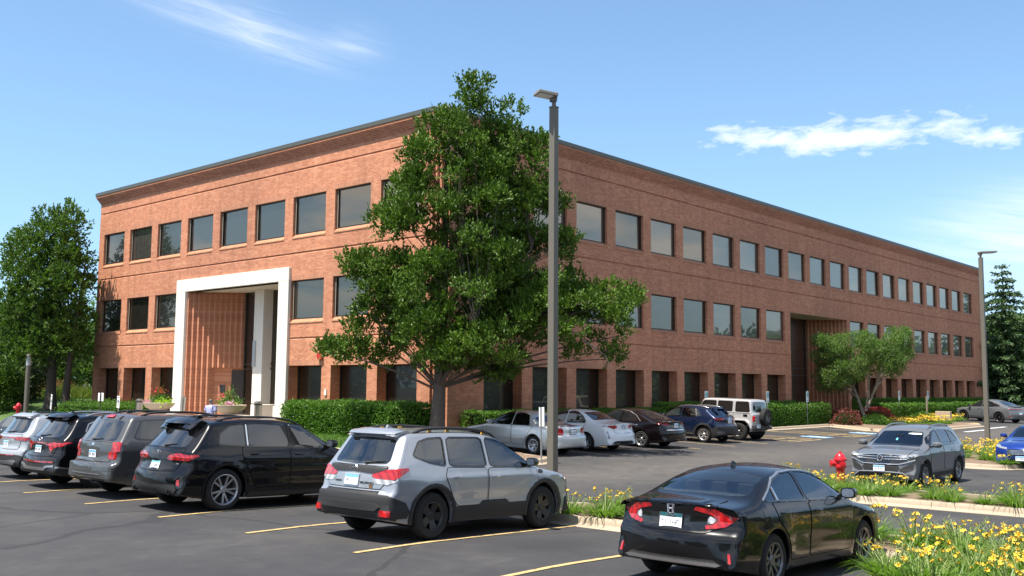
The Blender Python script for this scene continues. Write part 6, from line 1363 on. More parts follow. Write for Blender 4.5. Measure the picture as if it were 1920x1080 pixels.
C_LEFT = [(2285,5596,352),(2416,5440,1170),(2427,5496,824),(2395,5628,1085),(2370,5589,410),(2444,5570,908),(2347,5643,608),(2481,5557,414),(2325,5737,370),(2470,5443,430),(2316,5525,429),(2331,5468,1056),(2334,5409,763),(2543,5444,785),(2231,5562,1010),(2307,5596,1000),(2428,5774,480),(2231,5598,871),(2281,5643,534),(2377,5619,867),(2431,5662,930),(2479,5749,603),(2263,5723,893),(2516,5589,942),(2252,5738,687),(2417,5683,581),(2350,5526,880),(2497,5527,596),(2359,5475,589),(2327,5752,768),(2283,5680,977),(2470,5725,682),(2327,5815,922),(2477,5386,959),(2389,5497,468),(2240,5709,565),(2468,5395,778),(2502,5383,867),(2486,5527,1031),(2494,5447,513),(2534,5685,535),(2273,5808,828),(2285,5811,691),(2514,5416,643),(2550,5512,497),(2374,5560,1150),(2415,5517,679),(2554,5544,799),(2403,5514,378),(2420,5397,666),(2500,5474,909),(2369,5749,656),(2382,5691,749),(2463,5608,1032),(2467,5742,822),(2329,5838,597),(2446,5652,429),(2376,5592,694),(2503,5732,434),(2274,5562,733),(2523,5670,351),(2419,5673,827),(2448,5391,1099),(2554,5430,569),(2428,5606,623),(2439,5483,1078),(2316,5443,528),(2239,5672,829),(2365,5641,508),(2336,5726,1061),(2287,5790,995),(2499,5670,758),(2548,5449,399),(2435,5388,538),(2334,5830,362),(2244,5652,421),(2433,5458,958),(2344,5731,842),(2394,5532,959),(2370,5670,985),(2237,5634,628),(2380,5556,551),(2312,5558,1072),(2278,5667,726),(2401,5365,911),(2560,5578,630),(2460,5593,771),(2418,5378,443),(2450,5524,1144),(2297,5823,511),(2275,5485,675),(2401,5395,1008),(2254,5498,929),(2313,5551,631),(2527,5588,476),(2377,5357,819),(2225,5533,791),(2293,5463,828),(2359,5819,719),(2318,5725,460),(2561,5533,385),(2374,5845,524),(2420,5448,741),(2421,5333,743),(2387,5804,417)]
C_ENT = [(5852,2436,552),(5882,2568,401),(5982,2621,243),(5967,2622,497),(6233,2269,592),(6022,2329,414),(6248,2498,509),(6196,2281,417),(5969,2355,443),(5864,2508,289),(5964,2564,404),(5847,2569,450),(6060,2367,509),(6188,2342,495),(6195,2240,583),(5991,2613,310),(5836,2536,482),(6337,2380,463),(5948,2545,544),(6008,2680,470),(6112,2290,474),(5957,2669,407),(6012,2449,523),(5915,2579,267),(6035,2287,419),(6276,2259,490),(6273,2343,364),(6153,2477,358),(6273,2271,577),(5944,2633,363),(5898,2590,347),(5868,2397,403),(6023,2536,309),(5968,2501,301),(6096,2652,428),(6217,2511,452),(6269,2350,604),(6033,2649,503),(6141,2240,550),(6077,2466,486),(6172,2471,428),(6163,2416,349),(6026,2577,268),(6237,2345,480),(5854,2610,290),(5864,2476,366),(6174,2568,382),(6050,2317,494),(6166,2620,370),(6213,2253,462),(6171,2289,509),(5942,2340,490),(6103,2636,539),(5852,2601,522),(6208,2325,347),(5911,2377,552),(6305,2400,360),(6104,2249,424),(5960,2529,464),(5972,2651,562),(6213,2300,532),(5958,2433,328),(6124,2265,383),(6254,2448,492),(6165,2368,378),(5893,2669,330),(5998,2403,378),(6240,2301,371),(6013,2571,465),(5910,2515,368),(5968,2691,540),(5999,2428,574),(6036,2584,392),(5809,2566,326),(6076,2285,547),(6313,2484,484),(6048,2672,541),(5807,2610,536),(6075,2477,401),(6125,2579,321),(6138,2435,547),(6077,2567,478),(6023,2298,460),(5956,2496,432),(6114,2618,398),(5903,2601,505),(6235,2235,520),(6033,2422,400),(5925,2660,261),(6024,2306,378),(5843,2651,443),(6316,2341,549),(6143,2403,416),(5848,2517,379),(6162,2321,402),(6081,2478,358),(5902,2519,490),(6322,2402,401),(6293,2258,451),(6140,2521,323)]
# ------------------------------------------------------------------ vegetation
import numpy as np
def np_mesh(name, V, nper, smooth=False):
    """V: (n, nper, 3) separate polygons"""
    n = len(V); me = bpy.data.meshes.new(name)
    me.vertices.add(n*nper); me.vertices.foreach_set('co', V.reshape(-1).astype('f'))
    me.loops.add(n*nper); me.loops.foreach_set('vertex_index', np.arange(n*nper, dtype='i'))
    me.polygons.add(n); me.polygons.foreach_set('loop_start', np.arange(0, n*nper, nper, dtype='i'))
    me.update(calc_edges=True); return me
def unit(v): return v/np.maximum(np.linalg.norm(v, axis=-1, keepdims=True), 1e-9)
def leaves(rng, pos, axis, length, width, droop=.0, fold=.25):
    """pointed folded leaves: two triangles-pairs as one 6-gon strip -> two quads"""
    n = len(pos); axis = unit(axis); rv = rng.normal(size=(n, 3)); side = unit(np.cross(axis, rv)); nor = np.cross(side, axis)
    L = (length*rng.uniform(.7, 1.25, n))[:, None]; Wd = (width*rng.uniform(.75, 1.2, n))[:, None]
    b = pos; tip = pos+axis*L-np.array([0, 0, 1])*L*droop; mid = pos+axis*L*.45
    l = mid+side*Wd/2+nor*Wd*fold; r = mid-side*Wd/2+nor*Wd*fold
    A = np.stack([b, l, tip], 1); Bq = np.stack([b, tip, r], 1)
    return np.concatenate([A, Bq], 0)
def crown_leaves(seed, clumps, rad, per, length, width, up=.7, flat=.75, bunch=7, spread=.16, inner=0.0, shoot=0.0):
    """leaf bunches on the shells of many clumps"""
    rng = np.random.default_rng(seed); out = []
    C = np.asarray(clumps, float)
    for c in C:
        r = rad*rng.uniform(.75, 1.25); k = max(1, int(per/bunch*(r/rad)**2))
        d = unit(rng.normal(size=(k, 3))+np.array([0, 0, .25])); q = c+d*np.array([1, 1, flat])*(r*rng.uniform(.35+inner, 1.0, k)**.5)[:, None]
        p = np.repeat(q, bunch, 0); dd = np.repeat(d, bunch, 0)
        ax = unit(dd*.7+np.array([0, 0, up])+rng.normal(size=p.shape)*.55)
        if shoot:
            sdir = unit(d*.8+np.array([0, 0, up*.8])+rng.normal(size=d.shape)*.35)*(shoot*rng.uniform(.6, 1.3, len(d)))[:, None]
            p = p+np.repeat(sdir, bunch, 0)*np.tile(np.linspace(0, 1, bunch), len(d))[:, None]+rng.normal(size=p.shape)*.022
        else: p = p+rng.normal(size=p.shape)*spread*.5
        out.append(leaves(rng, p, ax, length, width))
    return np.concatenate(out, 0)
def limb_tubes(mb, base_fn, clumps, zmin, k=.6, r0=.012, rk=.010, seed=0, nseg=5, frac=1.0, lean=.35):
    rnd = random.Random(seed)
    for c in clumps:
        if rnd.random() > frac: continue
        c = Vector(c); z = c.z; 
        bz = max(zmin, z-k*hypot(c.x-base_fn(z)[0].x, c.y-base_fn(z)[0].y)-.3); p, pr = base_fn(bz)
        L = (c-p).length
        if L < .3: continue
        m = p.lerp(c, .5)+Vector((rnd.uniform(-.1, .1)*L, rnd.uniform(-.1, .1)*L, lean*.2*L)); r = min(pr*.55, r0+rk*L)
        pts = []; rr = []
        for i in range(nseg+1):
            t = i/nseg; pts.append(p.lerp(m, t).lerp(m.lerp(c, t), t)); rr.append(lerp(r, r*.25, t))
        mb.tube(pts, rr, 5, cap=False)
def bark(name, c): return simple(name, c, .9, var=.35, vscale=5, bump=1.0, bscale=18, spec=.2)
M_BARK = bark('grey bark', (.12, .10, .085)); M_BARKP = bark('pale bark', (.26, .22, .18)); M_BARKD = bark('dark bark', (.06, .05, .042))
M_LEAF = leaf_mat('glossy green leaf', (.026, .066, .006), (.120, .205, .018), .55, .50, .16, 9.0, .3)
M_LEAF2 = leaf_mat('broad green leaf', (.030, .070, .010), (.11, .19, .024), .5, .5, .25, 9.0, .3)
M_LEAF3 = leaf_mat('light green leaf', (.055, .105, .022), (.15, .235, .055), .6, .5, .35)
M_NEEDLE = leaf_mat('spruce needle', (.026, .06, .024), (.085, .15, .05), .7, .6, .15)
M_HEDGE = leaf_mat('hedge leaf', (.038, .105, .010), (.125, .255, .024), .9, .5, .25, 12)
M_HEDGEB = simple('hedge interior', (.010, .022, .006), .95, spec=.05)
M_BARB = leaf_mat('barberry leaf', (.10, .022, .020), (.24, .07, .05), 1.5, .5, .2); M_BARB2 = leaf_mat('barberry red leaf', (.16, .015, .02), (.36, .035, .04), 1.5, .5, .2)
M_BLADE = leaf_mat('daylily blade', (.05, .115, .010), (.155, .26, .030), 1.6, .45, .35, 14)
M_PETAL = simple('orange yellow petal', (.84, .50, .035), .55, var=.22, vscale=30)
M_PETALY = simple('yellow petal', (.86, .56, .04), .55, var=.2, vscale=30)
M_SCAPE = simple('flower stalk', (.16, .22, .05), .6)
M_BUD = simple('spent bloom', (.45, .25, .09), .6)

def crown_obj(name, V, m, root, loc): 
    V = V-np.array(loc); o = mesh_obj(name, np_mesh(name, V, 3), root, m); return o
def trunk_fn(base, top, r0, r1, sway=.15, seed=0):
    rnd = random.Random(seed); ph = rnd.uniform(0, 6); B, T = Vector(base), Vector(top)
    def f(z):
        t = clamp((z-B.z)/(T.z-B.z), 0, 1); p = B.lerp(T, t); p.x += sway*sin(ph+t*5)*t; p.y += sway*cos(ph*1.3+t*4)*t
        return p, lerp(r0, r1, t**.8)*(1+.35*max(0, 1-t*14))
    return f
def tree(name, label, base, top, r0, clumps, rad, per, leafs, mleaf, mbark, seed, zmin, group=None, k=.6, frac=1.0, trunks=None, up=.7, flat=.75, limb=(.012, .010), spread=.16, shoot=0.0, fill=0.0, bunch=7):
    root = empty(name, base); tag(root, label, 'tree', group)
    mb = MB(); fs = [trunk_fn(base, top, r0, .03, .18, seed)] + [trunk_fn(*t) for t in (trunks or [])]
    for f, B, T in [(fs[0], base, top)] + [(fs[i+1], t[0], t[1]) for i, t in enumerate(trunks or [])]:
        n = 14; pts = [f(lerp(B[2], T[2], i/n)) for i in range(n+1)]
        mb.tube([p for p, r in pts], [r for p, r in pts], 12, cap=False)
    if fill:
        rf = random.Random(seed+5); ex = []
        for c in clumps:
            q = fs[0](max(zmin, c[2]-.5))[0]; dd_ = hypot(c[0]-q.x, c[1]-q.y)
            for tt in ((.55, .78) if dd_ > 2.2 else ()):
                if rf.random() < fill: ex.append((lerp(q.x, c[0], tt)+rf.uniform(-.2, .2), lerp(q.y, c[1], tt)+rf.uniform(-.2, .2), lerp(c[2]-.35, c[2], tt)+rf.uniform(-.1, .25)))
        leafy = list(clumps)+ex
    else: leafy = clumps
    groups = {i: [] for i in range(len(fs))}
    for c in clumps:
        i = min(range(len(fs)), key=lambda j: hypot(fs[j](c[2])[0].x-c[0], fs[j](c[2])[0].y-c[1])); groups[i].append(c)
    for i, cs in groups.items(): limb_tubes(mb, fs[i], cs, zmin, k, limb[0], limb[1], seed+i, frac=frac)
    mb.v = [(x-base[0], y-base[1], z-base[2]) for x, y, z in mb.v]
    mb.build('trunk', mbark, root, smooth=60)
    V = crown_leaves(seed, leafy, rad, per, *leafs, up=up, flat=flat, spread=spread, shoot=shoot, bunch=bunch)
    crown_obj('crown', V, mleaf, root, base); return root
def cm(lst): return [(a/100, b/100, c/100) for a, b, c in lst]
tree('pear_tree', 'tall glossy-leaved tree standing at the corner of the brick building', (24.5, 25.2, .45), (24.9, 25.0, 12.6), .27, cm(C_MAIN), .36, 330, (.125, .072), M_LEAF, M_BARK, 3, 2.2, up=.9, flat=.62, frac=.4, k=.9, shoot=.30, bunch=9, fill=.4, limb=(.012, .0065), trunks=[((24.6, 25.1, 3.4), (26.3, 22.3, 7.2), .10, .03, .1, 4), ((24.55, 25.15, 2.3), (24.3, 23.2, 4.4), .11, .03, .05, 9)])
mb = MB(); mb.tube([(26.0-24.5, 23.3-25.2, 4.9), (26.6-24.5, 22.92-25.2, 4.95), (27.45-24.5, 22.02-25.2, 4.62), (28.13-24.5, 21.35-25.2, 3.98), (28.61-24.5, 20.88-25.2, 3.5), (28.85-24.5, 20.7-25.2, 2.85)], [.06, .05, .035, .025, .018, .01], 6)
mb.build('bare_branch', M_BARKP, [o for o in bpy.data.objects if o.name == 'pear_tree'][0], smooth=60, loc=(0, 0, -.45))
tree('lawn_tree', 'large leafy twin-trunk tree left of the brick building', (24.2, 55.2, .9), (24.6, 55.9, 12.4), .30, cm(C_LEFT), .60, 400, (.17, .10), M_LEAF2, M_BARKD, 12, 2.6, shoot=.36, bunch=9, up=.6, frac=.6, k=.9, trunks=[((24.6, 54.3, .9), (25.0, 53.9, 9.2), .24, .03, .15, 5)])
tree('ornamental_tree', 'small spreading multi-stem tree by the far side entrance', (61.0, 24.5, .2), (60.6, 26.2, 5.0), .13, cm(C_ENT), .45, 310, (.13, .065), M_LEAF3, M_BARKP, 21, 1.9, up=.4, flat=.7, limb=(.012, .009), frac=.5, trunks=[((61.0, 24.45, 1.3), (61.3, 23.0, 5.4), .085, .03, .1, 3), ((60.95, 24.55, 1.1), (61.0, 24.0, 5.8), .08, .03, .1, 7)])

def conifer(loc, h, r, seed, label, mleaf=M_NEEDLE, tiers=21, group=None):
    root = empty('spruce_tree', loc); tag(root, label, 'tree', group); rng = np.random.default_rng(seed); rnd = random.Random(seed)
    mb = MB(); mb.tube([(0, 0, 0), (0, 0, h*.98)], [h*.018, .02], 8, cap=False); P = []; A = []
    for i in range(tiers):
        t = i/(tiers-1); z = lerp(h*.07, h*.985, t**.95); R = r*(1-t)**.85*rnd.uniform(.8, 1.12)+.12; nb = max(4, int(11*(1-t))+4)
        for j in range(nb):
            a = 2*pi*(j+rnd.random()*.9)/nb; L = R*rnd.uniform(.5, 1.2); dz = -.22*L+.16*L; n = max(3, int(L*9))
            if L > .8: mb.tube([(0, 0, z), (cos(a)*L*.6, sin(a)*L*.6, z-.18*L), (cos(a)*L, sin(a)*L, z-.12*L)], [.03, .02, .008], 4, cap=False)
            for k in range(n):
                s = (k+.5)/n; rr = L*s; p = np.array([cos(a)*rr, sin(a)*rr, z-.2*L*s*(1.6-s)*1.2]); m = 5
                w = .28*(1.1-s)+.08
                q = p+rng.normal(size=(m, 3))*np.array([w, w, .06]); P.append(q); A.append(np.tile(np.array([cos(a), sin(a), -.15]), (m, 1))+rng.normal(size=(m, 3))*.6)
    V = leaves(rng, np.concatenate(P), np.concatenate(A), .38, .15, .12)
    mb.build('trunk', M_BARKD, root, smooth=60); mesh_obj('crown', np_mesh('crown', V, 3), root, mleaf); return root
conifer((98.2, 26.4, .2), 13.9, 5.8, 5, 'tall dark spruce tree beyond the far end of the brick building')
def blob_tree(loc, h, r, seed, label, m=M_LEAF2, name='shade_tree', group=None, per=230, n=46, leaf=(.30, .20), base=.25, dark=False, bark_=None, rad=None):
    rnd = random.Random(seed); cl = []
    for _ in range(n):
        for _t in range(40):
            a, b, c = rnd.uniform(-1, 1), rnd.uniform(-1, 1), rnd.uniform(-1, 1)
            q = a*a+b*b+c*c
            if .25 < q < 1: break
        w = 1-.25*max(0, c)
        cl.append((loc[0]+a*r*w, loc[1]+b*r*w, loc[2]+h*(base+1)/2+c*h*(1-base)/2))
    return tree(name, label, loc, (loc[0]+rnd.uniform(-.4, .4), loc[1]+rnd.uniform(-.4, .4), loc[2]+h*.93), .03*h, cl, rad or r*.36, per, leaf, m, bark_ or M_BARKD, seed, loc[2]+h*base*.8, group, frac=.6, up=.3, flat=.8, spread=.3)
# trees and shrubs in the left distance
blob_tree((25.2, 63.5, 1.0), 6.2, 2.2, 31, 'dense dark evergreen beside the lamp bollard at the left edge', M_NEEDLE, 'evergreen_tree', leaf=(.22, .12), base=.02, n=60, per=420)
blob_tree((23.2, 60.2, .9), 2.6, 1.4, 37, 'low dark bush at the left edge under the trees', M_LEAF2, 'evergreen_shrub', leaf=(.16, .09), base=.0, n=40, per=380)
for i, (x, y, h, r) in enumerate([(46, 92, 9, 4.2), (56, 102, 11, 5), (38, 108, 10, 5), (66, 118, 12, 6), (30, 97, 8, 3.6), (37, 86, 6.5, 3.4), (42, 98, 8, 4)]):
    blob_tree((x, y, 1.2), h, r, 50+i, ['bright green tree seen through the gap left of the building', 'tall distant tree left of the building, behind the bright one', 'broad distant tree at the left behind the twin-trunk tree', 'farthest tall tree behind the left lawn', 'rounded tree behind the evergreen at the left', 'low leafy tree by the side road left of the building', 'leafy tree beside the bright green one beyond the side road'][i], M_LEAF3 if i in (0, 6) else M_LEAF2, group='trees beyond the left lawn', base=.0)
# beyond the right end
for i, (x, y, h, r) in enumerate([(112, 30, 9, 4.5), (104, 33, 8, 4.0), (118, 24, 8, 4.4), (108, 22.5, 4.4, 3.2), (126, 34, 11, 5.5), (99, 30, 5, 3)]):
    blob_tree((x, y, .1), h, r, 70+i, ['leafy tree to the right of the tall spruce', 'leafy tree close behind the tall spruce', 'leafy tree at the right edge beyond the spruce', 'low spreading tree beneath the spruce at the right edge', 'tall tree farthest back on the right', 'bushy small tree between the building end and the spruce'][i], M_LEAF2, group='trees beyond the right end', base=.05)
# the tree belts across the road that the windows mirror
k_ = 0
for (x0, y0, x1, y1, n) in ((-46, 62, -52, -30, 10), (-40, -52, 150, -48, 20)):
    for i in range(n):
        rr = random.Random(900+k_); t = (i+rr.uniform(.1, .9))/n
        o = blob_tree((lerp(x0, x1, t)+rr.uniform(-4, 4), lerp(y0, y1, t)+rr.uniform(-5, 5), 0), rr.uniform(8, 14), rr.uniform(3.8, 5.6), 100+k_, 'tree of the belt across the road, seen only mirrored in the windows', M_LEAF2, 'belt_tree', 'tree belt across the road', per=120, n=46, leaf=(.75, .55), base=.0); k_ += 1

def hedge(name, label, x0, x1, y0, y1, z0, z1, dens, m=M_HEDGE, leaf=(.085, .05), seed=1, wob=.06, round_=.12, cat='hedge', group=None, zf=None):
    """clipped hedge: a dark woody core clothed in real leaves"""
    rng = np.random.default_rng(seed); loc = ((x0+x1)/2, (y0+y1)/2, z0); root = empty(name, loc); tag(root, label, cat, group)
    dx, dy, dz = x1-x0, y1-y0, z1-z0
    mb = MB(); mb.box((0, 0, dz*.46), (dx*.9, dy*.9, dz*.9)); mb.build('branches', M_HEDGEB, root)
    P = []; A = []
    def face(n, fu, nrm):
        u = rng.uniform(-1, 1, (n, 2)); p = fu(u); P.append(p); A.append(np.tile(nrm, (n, 1))*.75+np.array([0, 0, .35])+rng.normal(size=(n, 3))*.55)
    hx, hy = dx/2, dy/2
    face(int(dens*dx*dy), lambda u: np.stack([u[:, 0]*hx, u[:, 1]*hy, np.full(len(u), dz)], 1), np.array([0, 0, 1.]))
    for s in (-1, 1):
        face(int(dens*.8*dx*dz), lambda u: np.stack([u[:, 0]*hx, np.full(len(u), s*hy), (u[:, 1]+1)/2*dz], 1), np.array([0, s, 0.]))
        face(int(dens*.8*dy*dz), lambda u: np.stack([np.full(len(u), s*hx), u[:, 0]*hy, (u[:, 1]+1)/2*dz], 1), np.array([s, 0, 0.]))
    p = np.concatenate(P); a = np.concatenate(A)
    # round the shoulders, wobble the faces
    e = np.stack([np.clip((np.abs(p[:, 0])-(hx-round_*1.5))/(round_*1.5), 0, 1), np.clip((np.abs(p[:, 1])-(hy-round_*1.5))/(round_*1.5), 0, 1), np.clip((p[:, 2]-(dz-round_*1.5))/(round_*1.5), 0, 1)], 1)
    cnt = np.clip(np.sort(e, 1)[:, 1], 0, 1)[:, None]
    cen = np.array([0, 0, dz*.5]); p = p+(cen-p)*np.array([1, 1, 1.])*cnt*.10/np.maximum(np.abs(p-cen).max(1, keepdims=True), .2)*round_*8
    ph = np.sin(p[:, 0]*2.1+seed)*np.cos(p[:, 1]*1.7)+.6*np.sin(p[:, 0]*5+p[:, 1]*4.3+p[:, 2]*3)
    p[:, 2] += wob*.5*ph*np.clip(p[:, 2]/dz, 0, 1); p += rng.normal(size=p.shape)*wob*.45
    V = leaves(rng, p, a, *leaf); o = mesh_obj('foliage', np_mesh('foliage', V, 3), root, m); return root
hedge('hedge', 'broad clipped green hedge below the windows right of the white portal', 23.15, 25.3, 25.9, 32.6, .42, 1.66, 820, seed=2, wob=.10, round_=.22)
hedge('hedge', 'dark clipped hedge in the shade behind the silver and white sedans', 27.6, 41.0, 26.3, 27.1, .15, 1.35, 420, seed=3)
hedge('hedge', 'clipped hedge beside the pale off-road vehicle, ending at the side entrance', 46.2, 58.6, 25.75, 26.6, .15, 1.5, 480, seed=4, wob=.08)
hedge('hedge', 'low dark hedge against the wall behind the pale off-road vehicle', 41.0, 55.8, 26.66, 27.16, .15, 1.62, 380, seed=5)
hedge('hedge', 'long clipped hedge beneath the far ground-floor windows', 66.4, 90.0, 25.7, 26.6, .2, 1.42, 330, seed=6, leaf=(.11, .065))
hedge('hedge', 'strip of dark hedge against the wall under the far windows', 65.2, 93.5, 26.66, 27.16, .2, 1.72, 260, seed=7, leaf=(.11, .065))
hedge('juniper_hedge', 'low spreading green juniper left of the portal', 24.0, 26.3, 47.2, 54.0, .6, 1.22, 480, seed=8, wob=.22, round_=.3, cat='shrub')
def shrub(name, label, loc, r, h, m, dens=900, leaf=(.08, .05), seed=1, cat='shrub', shape=.9):
    rng = np.random.default_rng(seed); root = empty(name, loc); tag(root, label, cat); n = int(dens*r*(r+h)*2)
    d = unit(rng.normal(size=(n, 3))); d[:, 2] = np.abs(d[:, 2])*1.0
    k = 1+.10*np.sin(d[:, 0]*5+seed)*np.cos(d[:, 1]*6)+rng.normal(size=n)*.05; lo = rng.random(n)
    p = d*np.array([r, r, h])*(k*np.where(lo < .75, 1, rng.uniform(.6, 1, n)))[:, None]; p[:, 2] = np.maximum(p[:, 2]*1.0, .03)
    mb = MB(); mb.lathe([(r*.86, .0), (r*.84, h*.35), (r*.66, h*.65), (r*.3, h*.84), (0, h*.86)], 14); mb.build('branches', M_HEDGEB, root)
    V = leaves(rng, p, d*.7+np.array([0, 0, .4])+rng.normal(size=(n, 3))*.6, *leaf); mesh_obj('foliage', np_mesh('foliage', V, 3), root, m); return root
shrub('barberry_shrub', 'russet barberry bush at the hedge end by the side entrance', (58.1, 24.6, .2), .85, .95, M_BARB, 420, (.11, .06), 3)
shrub('barberry_shrub', 'brownish barberry bush in the shade beside the small tree', (59.6, 25.6, .2), .7, 1.0, M_BARB, 380, (.11, .06), 4)
shrub('barberry_shrub', 'bright red barberry bush behind the yellow daylilies', (63.6, 25.0, .2), 1.2, 1.05, M_BARB2, 420, (.11, .06), 5)
shrub('boxwood_shrub', 'rounded clipped green bush below the small tree', (60.2, 23.7, .2), .92, .66, M_HEDGE, 700, (.08, .05), 6)
shrub('boxwood_shrub', 'rounded green bush between the two patches of daylilies', (68.2, 23.6, .15), .95, .72, M_HEDGE, 600, (.09, .055), 7)
# ornamental grass on the bank at the left
def ornamental(name, label, loc, r, h, m, n, seed):
    rng = np.random.default_rng(seed); root = empty(name, loc); tag(root, label, 'plant')
    p = rng.normal(size=(n, 3))*np.array([r*.5, r*.5, 0]); a = np.array([0, 0, 1.])+rng.normal(size=(n, 3))*.33
    mesh_obj('blades', np_mesh('blades', leaves(rng, p, a, h, .05, .1), 3), root, m); return root
M_STRAW = leaf_mat('reddish ornamental grass', (.22, .10, .045), (.36, .22, .09), 1, .6, .3); M_GRASSY = leaf_mat('tall green grass', (.09, .13, .025), (.22, .27, .06), 1, .6, .3)
ornamental('ornamental_grass', 'reddish ornamental grass on the bank behind the lamp bollard', (29.5, 68.8, 1.2), 1.6, 1.5, M_STRAW, 1500, 4)
ornamental('ornamental_grass', 'yellow-green tall grass right of the reddish clump', (30, 65.6, 1.2), 1.6, 1.1, M_GRASSY, 1300, 5)
shrub('bank_shrub', 'dark olive bush among the ornamental grass', (30.5, 67.2, 1.2), .9, 1.0, M_LEAF2, 400, (.14, .08), 9)

# ---- daylilies
def blade_strip(mb, p, a, L, w, bend, tw):
    seg = 4; P = []
    for i in range(seg+1):
        t = i/seg; r = L*(t*.62*bend+.12*t); z = L*(t*(1.0)-bend*.78*t*t); ww = w*(1-t**2.2)*(.75+.5*t*(1-t))
        cx, cy = p[0]+cos(a)*r, p[1]+sin(a)*r; s = a+pi/2+tw
        P.append((mb.vert((cx-cos(s)*ww/2, cy-sin(s)*ww/2, max(z, .01))), mb.vert((cx+cos(s)*ww/2, cy+sin(s)*ww/2, max(z, .01)+ww*.2))))
    for q, r_ in zip(P, P[1:]): mb.face((q[0], q[1], r_[1], r_[0]))
def bloom_mesh():
    mb = MB()
    for k in range(6):
        a = k*pi/3+.2; w = .032 if k % 2 else .024; L = .075; rows = []
        for i in range(5):
            t = i/4; r = .006+L*(t**.9)*.78; z = .055*sin(min(1, t*1.25)*pi/2)-.03*max(0, t-.65)*2; ww = w*sin(pi*min(.97, .16+t*.84))**.8; s = a+pi/2
            rows.append((mb.vert((cos(a)*r-cos(s)*ww/2, sin(a)*r-sin(s)*ww/2, z+.004)), mb.vert((cos(a)*r, sin(a)*r, z)), mb.vert((cos(a)*r+cos(s)*ww/2, sin(a)*r+sin(s)*ww/2, z+.004))))
        for q, r_ in zip(rows, rows[1:]): mb.face((q[0], q[1], r_[1], r_[0])); mb.face((q[1], q[2], r_[2], r_[1]))
    me = mb.mesh('bloom'); me.polygons.foreach_set('use_smooth', [True]*len(me.polygons)); return me
BLOOM = bloom_mesh(); BLOOMY = BLOOM.copy(); BLOOM.materials.append(M_PETAL); BLOOMY.materials.append(M_PETALY)
LILY = []
for v in range(6):
    rnd = random.Random(40+v); mb = MB()
    for i in range(150):
        a = rnd.uniform(0, 2*pi); r = .19*sqrt(rnd.random()); blade_strip(mb, (cos(a)*r, sin(a)*r), a+rnd.uniform(-.6, .6), rnd.uniform(.40, .70), rnd.uniform(.018, .030), rnd.uniform(.45, 1.25), rnd.uniform(-.4, .4))
    me = mb.mesh('leaves'); me.materials.append(M_BLADE); me.polygons.foreach_set('use_smooth', [True]*len(me.polygons))
    st = MB(); bl = []
    for i in range(17):
        a = rnd.uniform(0, 2*pi); r0 = rnd.uniform(.0, .15); r1 = r0+rnd.uniform(.04, .30); h = rnd.uniform(.36, .58); top = (cos(a)*r1, sin(a)*r1, h)
        st.tube([(cos(a)*r0, sin(a)*r0, 0), (cos(a)*(r0*.6+r1*.4), sin(a)*(r0*.6+r1*.4), h*.6), top], [.006, .005, .004], 4, cap=False)
        bl.append((top, (rnd.uniform(-1.1, 1.1), rnd.uniform(-1.1, 1.1), rnd.uniform(0, 6)), rnd.uniform(.50, .80)))
        for b in range(2):
            q = Vector(top)+Vector((rnd.uniform(-.03, .03), rnd.uniform(-.03, .03), rnd.uniform(-.03, .04))); st.tube([q, q+Vector((rnd.uniform(-.02, .02), rnd.uniform(-.02, .02), .045))], [.007, .003], 4)
    sm = st.mesh('stalks', 60); sm.materials.append(M_SCAPE); LILY.append((me, sm, bl))
FAR = {}
def lily(x, y, z, label, group, s=1.0, nb=6, rnd=random, near=True, yellow=False):
    v = rnd.randrange(6); me, sm, bl = LILY[v]; root = empty('daylily_plant', (x, y, z), rnd.uniform(0, 6)); root.scale = (s, s, s*rnd.uniform(.62, .82)); tag(root, label, 'daylily', group)
    link(bpy.data.objects.new('leaves', me), root)
    if nb: link(bpy.data.objects.new('stalks', sm), root)
    bl = bl[:]; rnd.shuffle(bl)
    if near:
        for p, r, k in bl[:nb]:
            o = bpy.data.objects.new('bloom', BLOOMY if yellow else BLOOM); link(o, root); o.location = p; o.rotation_euler = r; o.scale = (k, k, k)
    elif nb:
        key = (v, nb, yellow)
        if key not in FAR:
            mb = MB()
            for rep in range(3):
                for p, r, k in bl[:nb]:
                    Mx = Matrix.LocRotScale(Vector(p)+Vector((rnd.uniform(-.2, .2), rnd.uniform(-.2, .2), rnd.uniform(-.12, .05)))*(rep > 0), Matrix.Rotation(r[2]+rep, 3, 'Z') @ Matrix.Rotation(r[0], 3, 'X'), Vector((k, k, k))*1.15)
                    i = len(mb.v); mb.v += [tuple(Mx @ q.co) for q in BLOOM.vertices]; 
                    for f in BLOOM.polygons: mb.face([i+w for w in f.vertices])
            m_ = mb.mesh('blooms'); m_.materials.append(M_PETALY if yellow else M_PETAL); FAR[key] = m_
        tag(link(bpy.data.objects.new('blooms', FAR[key]), root), kind='stuff')
    return root
def lilies(pts, label, group, seed, zf, s=(.85, 1.15), nb=(2, 7), near=True, yellow=False):
    rnd = random.Random(seed)
    for x, y in pts: lily(x+rnd.uniform(-.12, .12), y+rnd.uniform(-.12, .12), zf(x, y), label, group, rnd.uniform(*s), rnd.randint(*nb), rnd, near, yellow)
def grid(x0, x1, y0, y1, st, seed, keep=1.0, jit=.2):
    rnd = random.Random(seed); o = []; x = x0
    while x <= x1:
        y = y0
        while y <= y1:
            if rnd.random() < keep: o.append((x+rnd.uniform(-jit, jit), y+rnd.uniform(-jit, jit)))
            y += st
        x += st
    return o
zb = lambda x, y: g(x, y)+.13
lilies([(14.95, 11.6), (15.3, 11.1), (14.95, 10.75), (15.5, 10.5), (15.05, 10.2), (15.75, 11.4), (15.8, 9.9), (15.2, 9.6)], 'orange daylily clump between the silver vehicle and the black sedan', 'daylilies at the head of the front stalls', 1, zb, nb=(4, 11))
